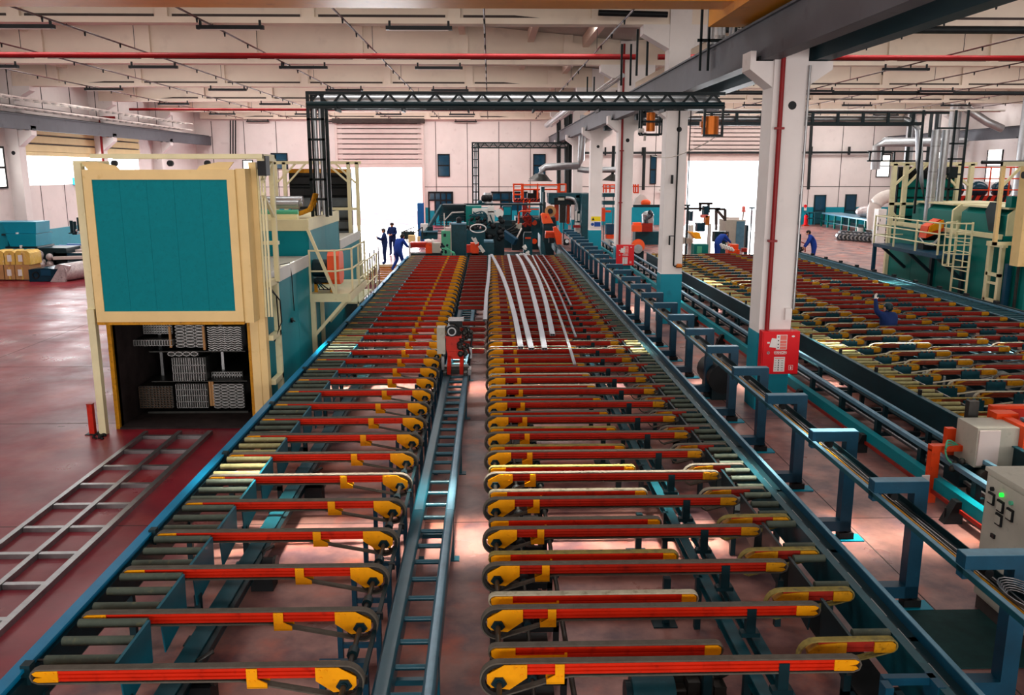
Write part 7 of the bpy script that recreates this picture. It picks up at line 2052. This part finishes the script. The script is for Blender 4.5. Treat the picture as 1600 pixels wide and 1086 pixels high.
def person(label, loc, yaw, J, cloth='overall', cap=None, gloves=False, seat=None):
    """one continuous skinned figure; J overrides joints (x across, y forward, z up)"""
    j = dict(pelvis=(0, 0, .95), spine=(0, .0, 1.14), chest=(0, .0, 1.36), neck=(0, .01, 1.50), head=(0, .03, 1.60), crown=(0, .03, 1.70))
    for s, n in ((-1, 'l'), (1, 'r')):
        j.update({n + 'sho': (.18 * s, 0, 1.42), n + 'elb': (.24 * s, .02, 1.13), n + 'wri': (.25 * s, .1, .89), n + 'hip': (.1 * s, 0, .90), n + 'kne': (.11 * s, .03, .49), n + 'ank': (.11 * s, 0, .09), n + 'toe': (.12 * s, .15, .03)})
    j.update(J)
    R = dict(pelvis=.14, spine=.13, chest=.15, neck=.06, head=.095, crown=.07, sho=.07, elb=.05, wri=.034, hip=.095, kne=.062, ank=.045, toe=.04)
    names = list(j)
    V = [Vector(j[n]) for n in names]
    rad = [(R[n] if n in R else R[n[1:]]) * (1.0 if n in ('head', 'crown', 'neck') else 1.34) for n in names]
    ix = {n: i for i, n in enumerate(names)}
    E = [('pelvis', 'spine'), ('spine', 'chest'), ('chest', 'neck'), ('neck', 'head'), ('head', 'crown')]
    for n in 'lr':
        E += [('chest', n + 'sho'), (n + 'sho', n + 'elb'), (n + 'elb', n + 'wri'), ('pelvis', n + 'hip'), (n + 'hip', n + 'kne'), (n + 'kne', n + 'ank'), (n + 'ank', n + 'toe')]
    E = [(ix[a], ix[b]) for a, b in E]
    skin_i = {ix['head'], ix['crown'], ix['neck']}
    for n in 'lr':
        w_ = V[ix[n + 'wri']]
        d = (w_ - V[ix[n + 'elb']]).normalized()
        a = d.cross(Vector((0, 0, 1)) if abs(d.z) < .9 else Vector((0, 1, 0))).normalized()
        V.append(w_ + d * .07)
        rad.append(.036)
        palm = len(V) - 1
        E.append((ix[n + 'wri'], palm))
        skin_i.add(palm)
        c = d.cross(a)
        for f, ln in zip((-1.5, -.5, .5, 1.5), (.065, .078, .074, .058)):
            V.append(w_ + d * .1 + a * (.019 * f))
            V.append(w_ + d * (.1 + ln * .6) + a * (.021 * f) + c * .015)
            V.append(w_ + d * (.1 + ln) + a * (.02 * f) + c * .04)
            rad += [.011, .0095, .008]
            k = len(V)
            E += [(palm, k - 3), (k - 3, k - 2), (k - 2, k - 1)]
            skin_i |= {k - 1, k - 2, k - 3}
        V.append(w_ + d * .05 + a * -.045 + c * .02)
        V.append(w_ + d * .09 + a * -.055 + c * .04)
        rad += [.013, .01]
        k = len(V)
        E += [(palm, k - 2), (k - 2, k - 1)]
        skin_i |= {k - 1, k - 2}
    me = bpy.data.meshes.new('person')
    me.from_pydata(V, E, [])
    o = bpy.data.objects.new('tmp', me)
    COL.objects.link(o)
    o.modifiers.new('s', 'SKIN')
    sv = me.skin_vertices[0].data
    for i, r in enumerate(rad):
        sv[i].radius = (r, r)
        sv[i].use_root = (i == 0)
    o.modifiers.new('u', 'SUBSURF').levels = 2
    bpy.context.view_layer.update()
    ev = o.evaluated_get(bpy.context.evaluated_depsgraph_get())
    nm = bpy.data.meshes.new_from_object(ev)
    bpy.data.objects.remove(o)
    nm.materials.clear()
    nm.materials.append(M[cloth])
    nm.materials.append(M['glove' if gloves else 'skin'])
    nm.materials.append(M['skin'])
    for p in nm.polygons:
        c = p.center
        best = min(range(len(V)), key=lambda i: (V[i] - c).length - rad[i])
        p.material_index = (2 if best < len(names) else 1) if best in skin_i else 0
        p.use_smooth = True
    b = bpy.data.objects.new('person', nm)
    COL.objects.link(b)
    tag(b, label, 'person')
    b.location = loc
    b.rotation_euler = (0, 0, yaw)
    WP[b.name] = Vector((0, 0, 0))
    h = Vector(j['head'])
    up = (Vector(j['crown']) - Vector(j['neck'])).normalized()
    f = Vector((0, 1, 0))
    f = (f - up * f.dot(up)).normalized()
    r = f.cross(up)

    def P(x, y, z):
        return tuple(h + r * x + f * y + up * z)

    def face(b_):
        b_.ball(P(0, .105, .0), .016, .02, .026, 8, 6)
        for s in (-1, 1):
            b_.ball(P(.098 * s, .0, .0), .014, .022, .032, 8, 6)
        b_.ball(P(0, .07, -.07), .04, .03, .03, 8, 6)
    part(b, 'nose_and_ears', 'skin', face)
    part(b, 'eyes', 'hair', lambda b_: [b_.ball(P(.036 * s, .088, .025), .012, .008, .007, 8, 6) for s in (-1, 1)])
    part(b, 'mouth', 'red_dark', lambda b_: b_.ball(P(0, .095, -.05), .025, .008, .006, 8, 6))
    part(b, 'hair', cap or 'hair', lambda b_: (b_.ball(P(0, -.018, .045), .104, .108, .085, 14, 10), b_.ball(P(0, -.05, .0), .094, .08, .085, 12, 8)))
    if cap:
        part(b, 'cap_brim', cap, lambda b_: b_.box(h.x - .07, h.x + .07, h.y + .06, h.y + .17, h.z + .06, h.z + .075))
    return b


q = at(602, 412, 41.5)
person('worker in dark blue overalls holding up a phone beside the oven walkway', (q.x, 41.5, 0), math.radians(100), dict(lelb=(-.2, .16, 1.2), lwri=(-.08, .32, 1.3), relb=(.22, .1, 1.15), rwri=(.12, .3, 1.22), head=(0, .05, 1.60), crown=(0, .04, 1.70)), cap='slot')
q = at(614, 400, 46)
person('worker in dark blue reading papers, standing farthest in the bright doorway', (q.x, 46, 0), math.radians(165), dict(lelb=(-.24, .06, 1.15), lwri=(-.1, .28, 1.12), relb=(.24, .06, 1.15), rwri=(.1, .28, 1.12)))
q = at(622, 421, 38.6)
person('worker in royal blue seen from behind leaning toward the end saw', (q.x, 38.6, 0), math.radians(-35), dict(spine=(0, .07, 1.12), chest=(0, .2, 1.3), neck=(0, .3, 1.43), head=(0, .36, 1.52), crown=(0, .36, 1.62), lsho=(-.18, .2, 1.36), rsho=(.18, .2, 1.36), lelb=(-.3, .2, 1.1), lwri=(-.2, .38, .98), relb=(.3, .3, 1.12), rwri=(.3, .52, 1.05), lkne=(-.13, .12, .5), lank=(-.16, -.22, .1), ltoe=(-.16, -.08, .03), rkne=(.15, .16, .48), rank=(.14, .12, .09), rtoe=(.15, .27, .03)), cloth='overall_b')
q = at(1271, 404, 40.5)
person('worker in blue overalls leaning on the far rail of the far table', (q.x, 40.5, 0), math.radians(75), dict(spine=(0, .08, 1.12), chest=(0, .2, 1.30), neck=(0, .27, 1.44), head=(0, .32, 1.54), crown=(0, .31, 1.64), lsho=(-.18, .2, 1.36), rsho=(.18, .2, 1.36), lelb=(-.24, .3, 1.1), lwri=(-.2, .42, .9), relb=(.24, .3, 1.1), rwri=(.2, .44, .9)), cloth='overall_b')
q = at(1393, 484, 19.6)
person('crouching worker in dark cap raising a gloved hand among the far belt beams', (q.x, 19.62, 0), math.radians(25), dict(pelvis=(0, 0, .66), spine=(0, .03, .84), chest=(0, .06, 1.05), neck=(0, .08, 1.19), head=(0, .1, 1.29), crown=(0, .1, 1.38), lsho=(-.17, .07, 1.12), rsho=(.18, .06, 1.1), lelb=(-.3, .16, 1.22), lwri=(-.26, .24, 1.46), relb=(.22, .2, .88), rwri=(.14, .36, .84), lhip=(-.1, 0, .62), rhip=(.1, 0, .62), lkne=(-.15, .33, .5), rkne=(.15, .33, .5), lank=(-.14, .0, .09), rank=(.14, .0, .09), ltoe=(-.15, .15, .03), rtoe=(.15, .15, .03)), cap='frame_dark', gloves=True)
q = at(1120, 395, 42.5)
person('worker in dark blue bending over the machine in the bright doorway', (q.x, 42.5, 0), math.radians(-70), dict(spine=(0, .12, 1.1), chest=(0, .32, 1.2), neck=(0, .44, 1.28), head=(0, .5, 1.34), crown=(0, .54, 1.43), lsho=(-.18, .32, 1.26), rsho=(.18, .32, 1.26), lelb=(-.22, .5, 1.05), lwri=(-.15, .66, .95), relb=(.22, .5, 1.05), rwri=(.15, .66, .95)), cloth='overall_b')
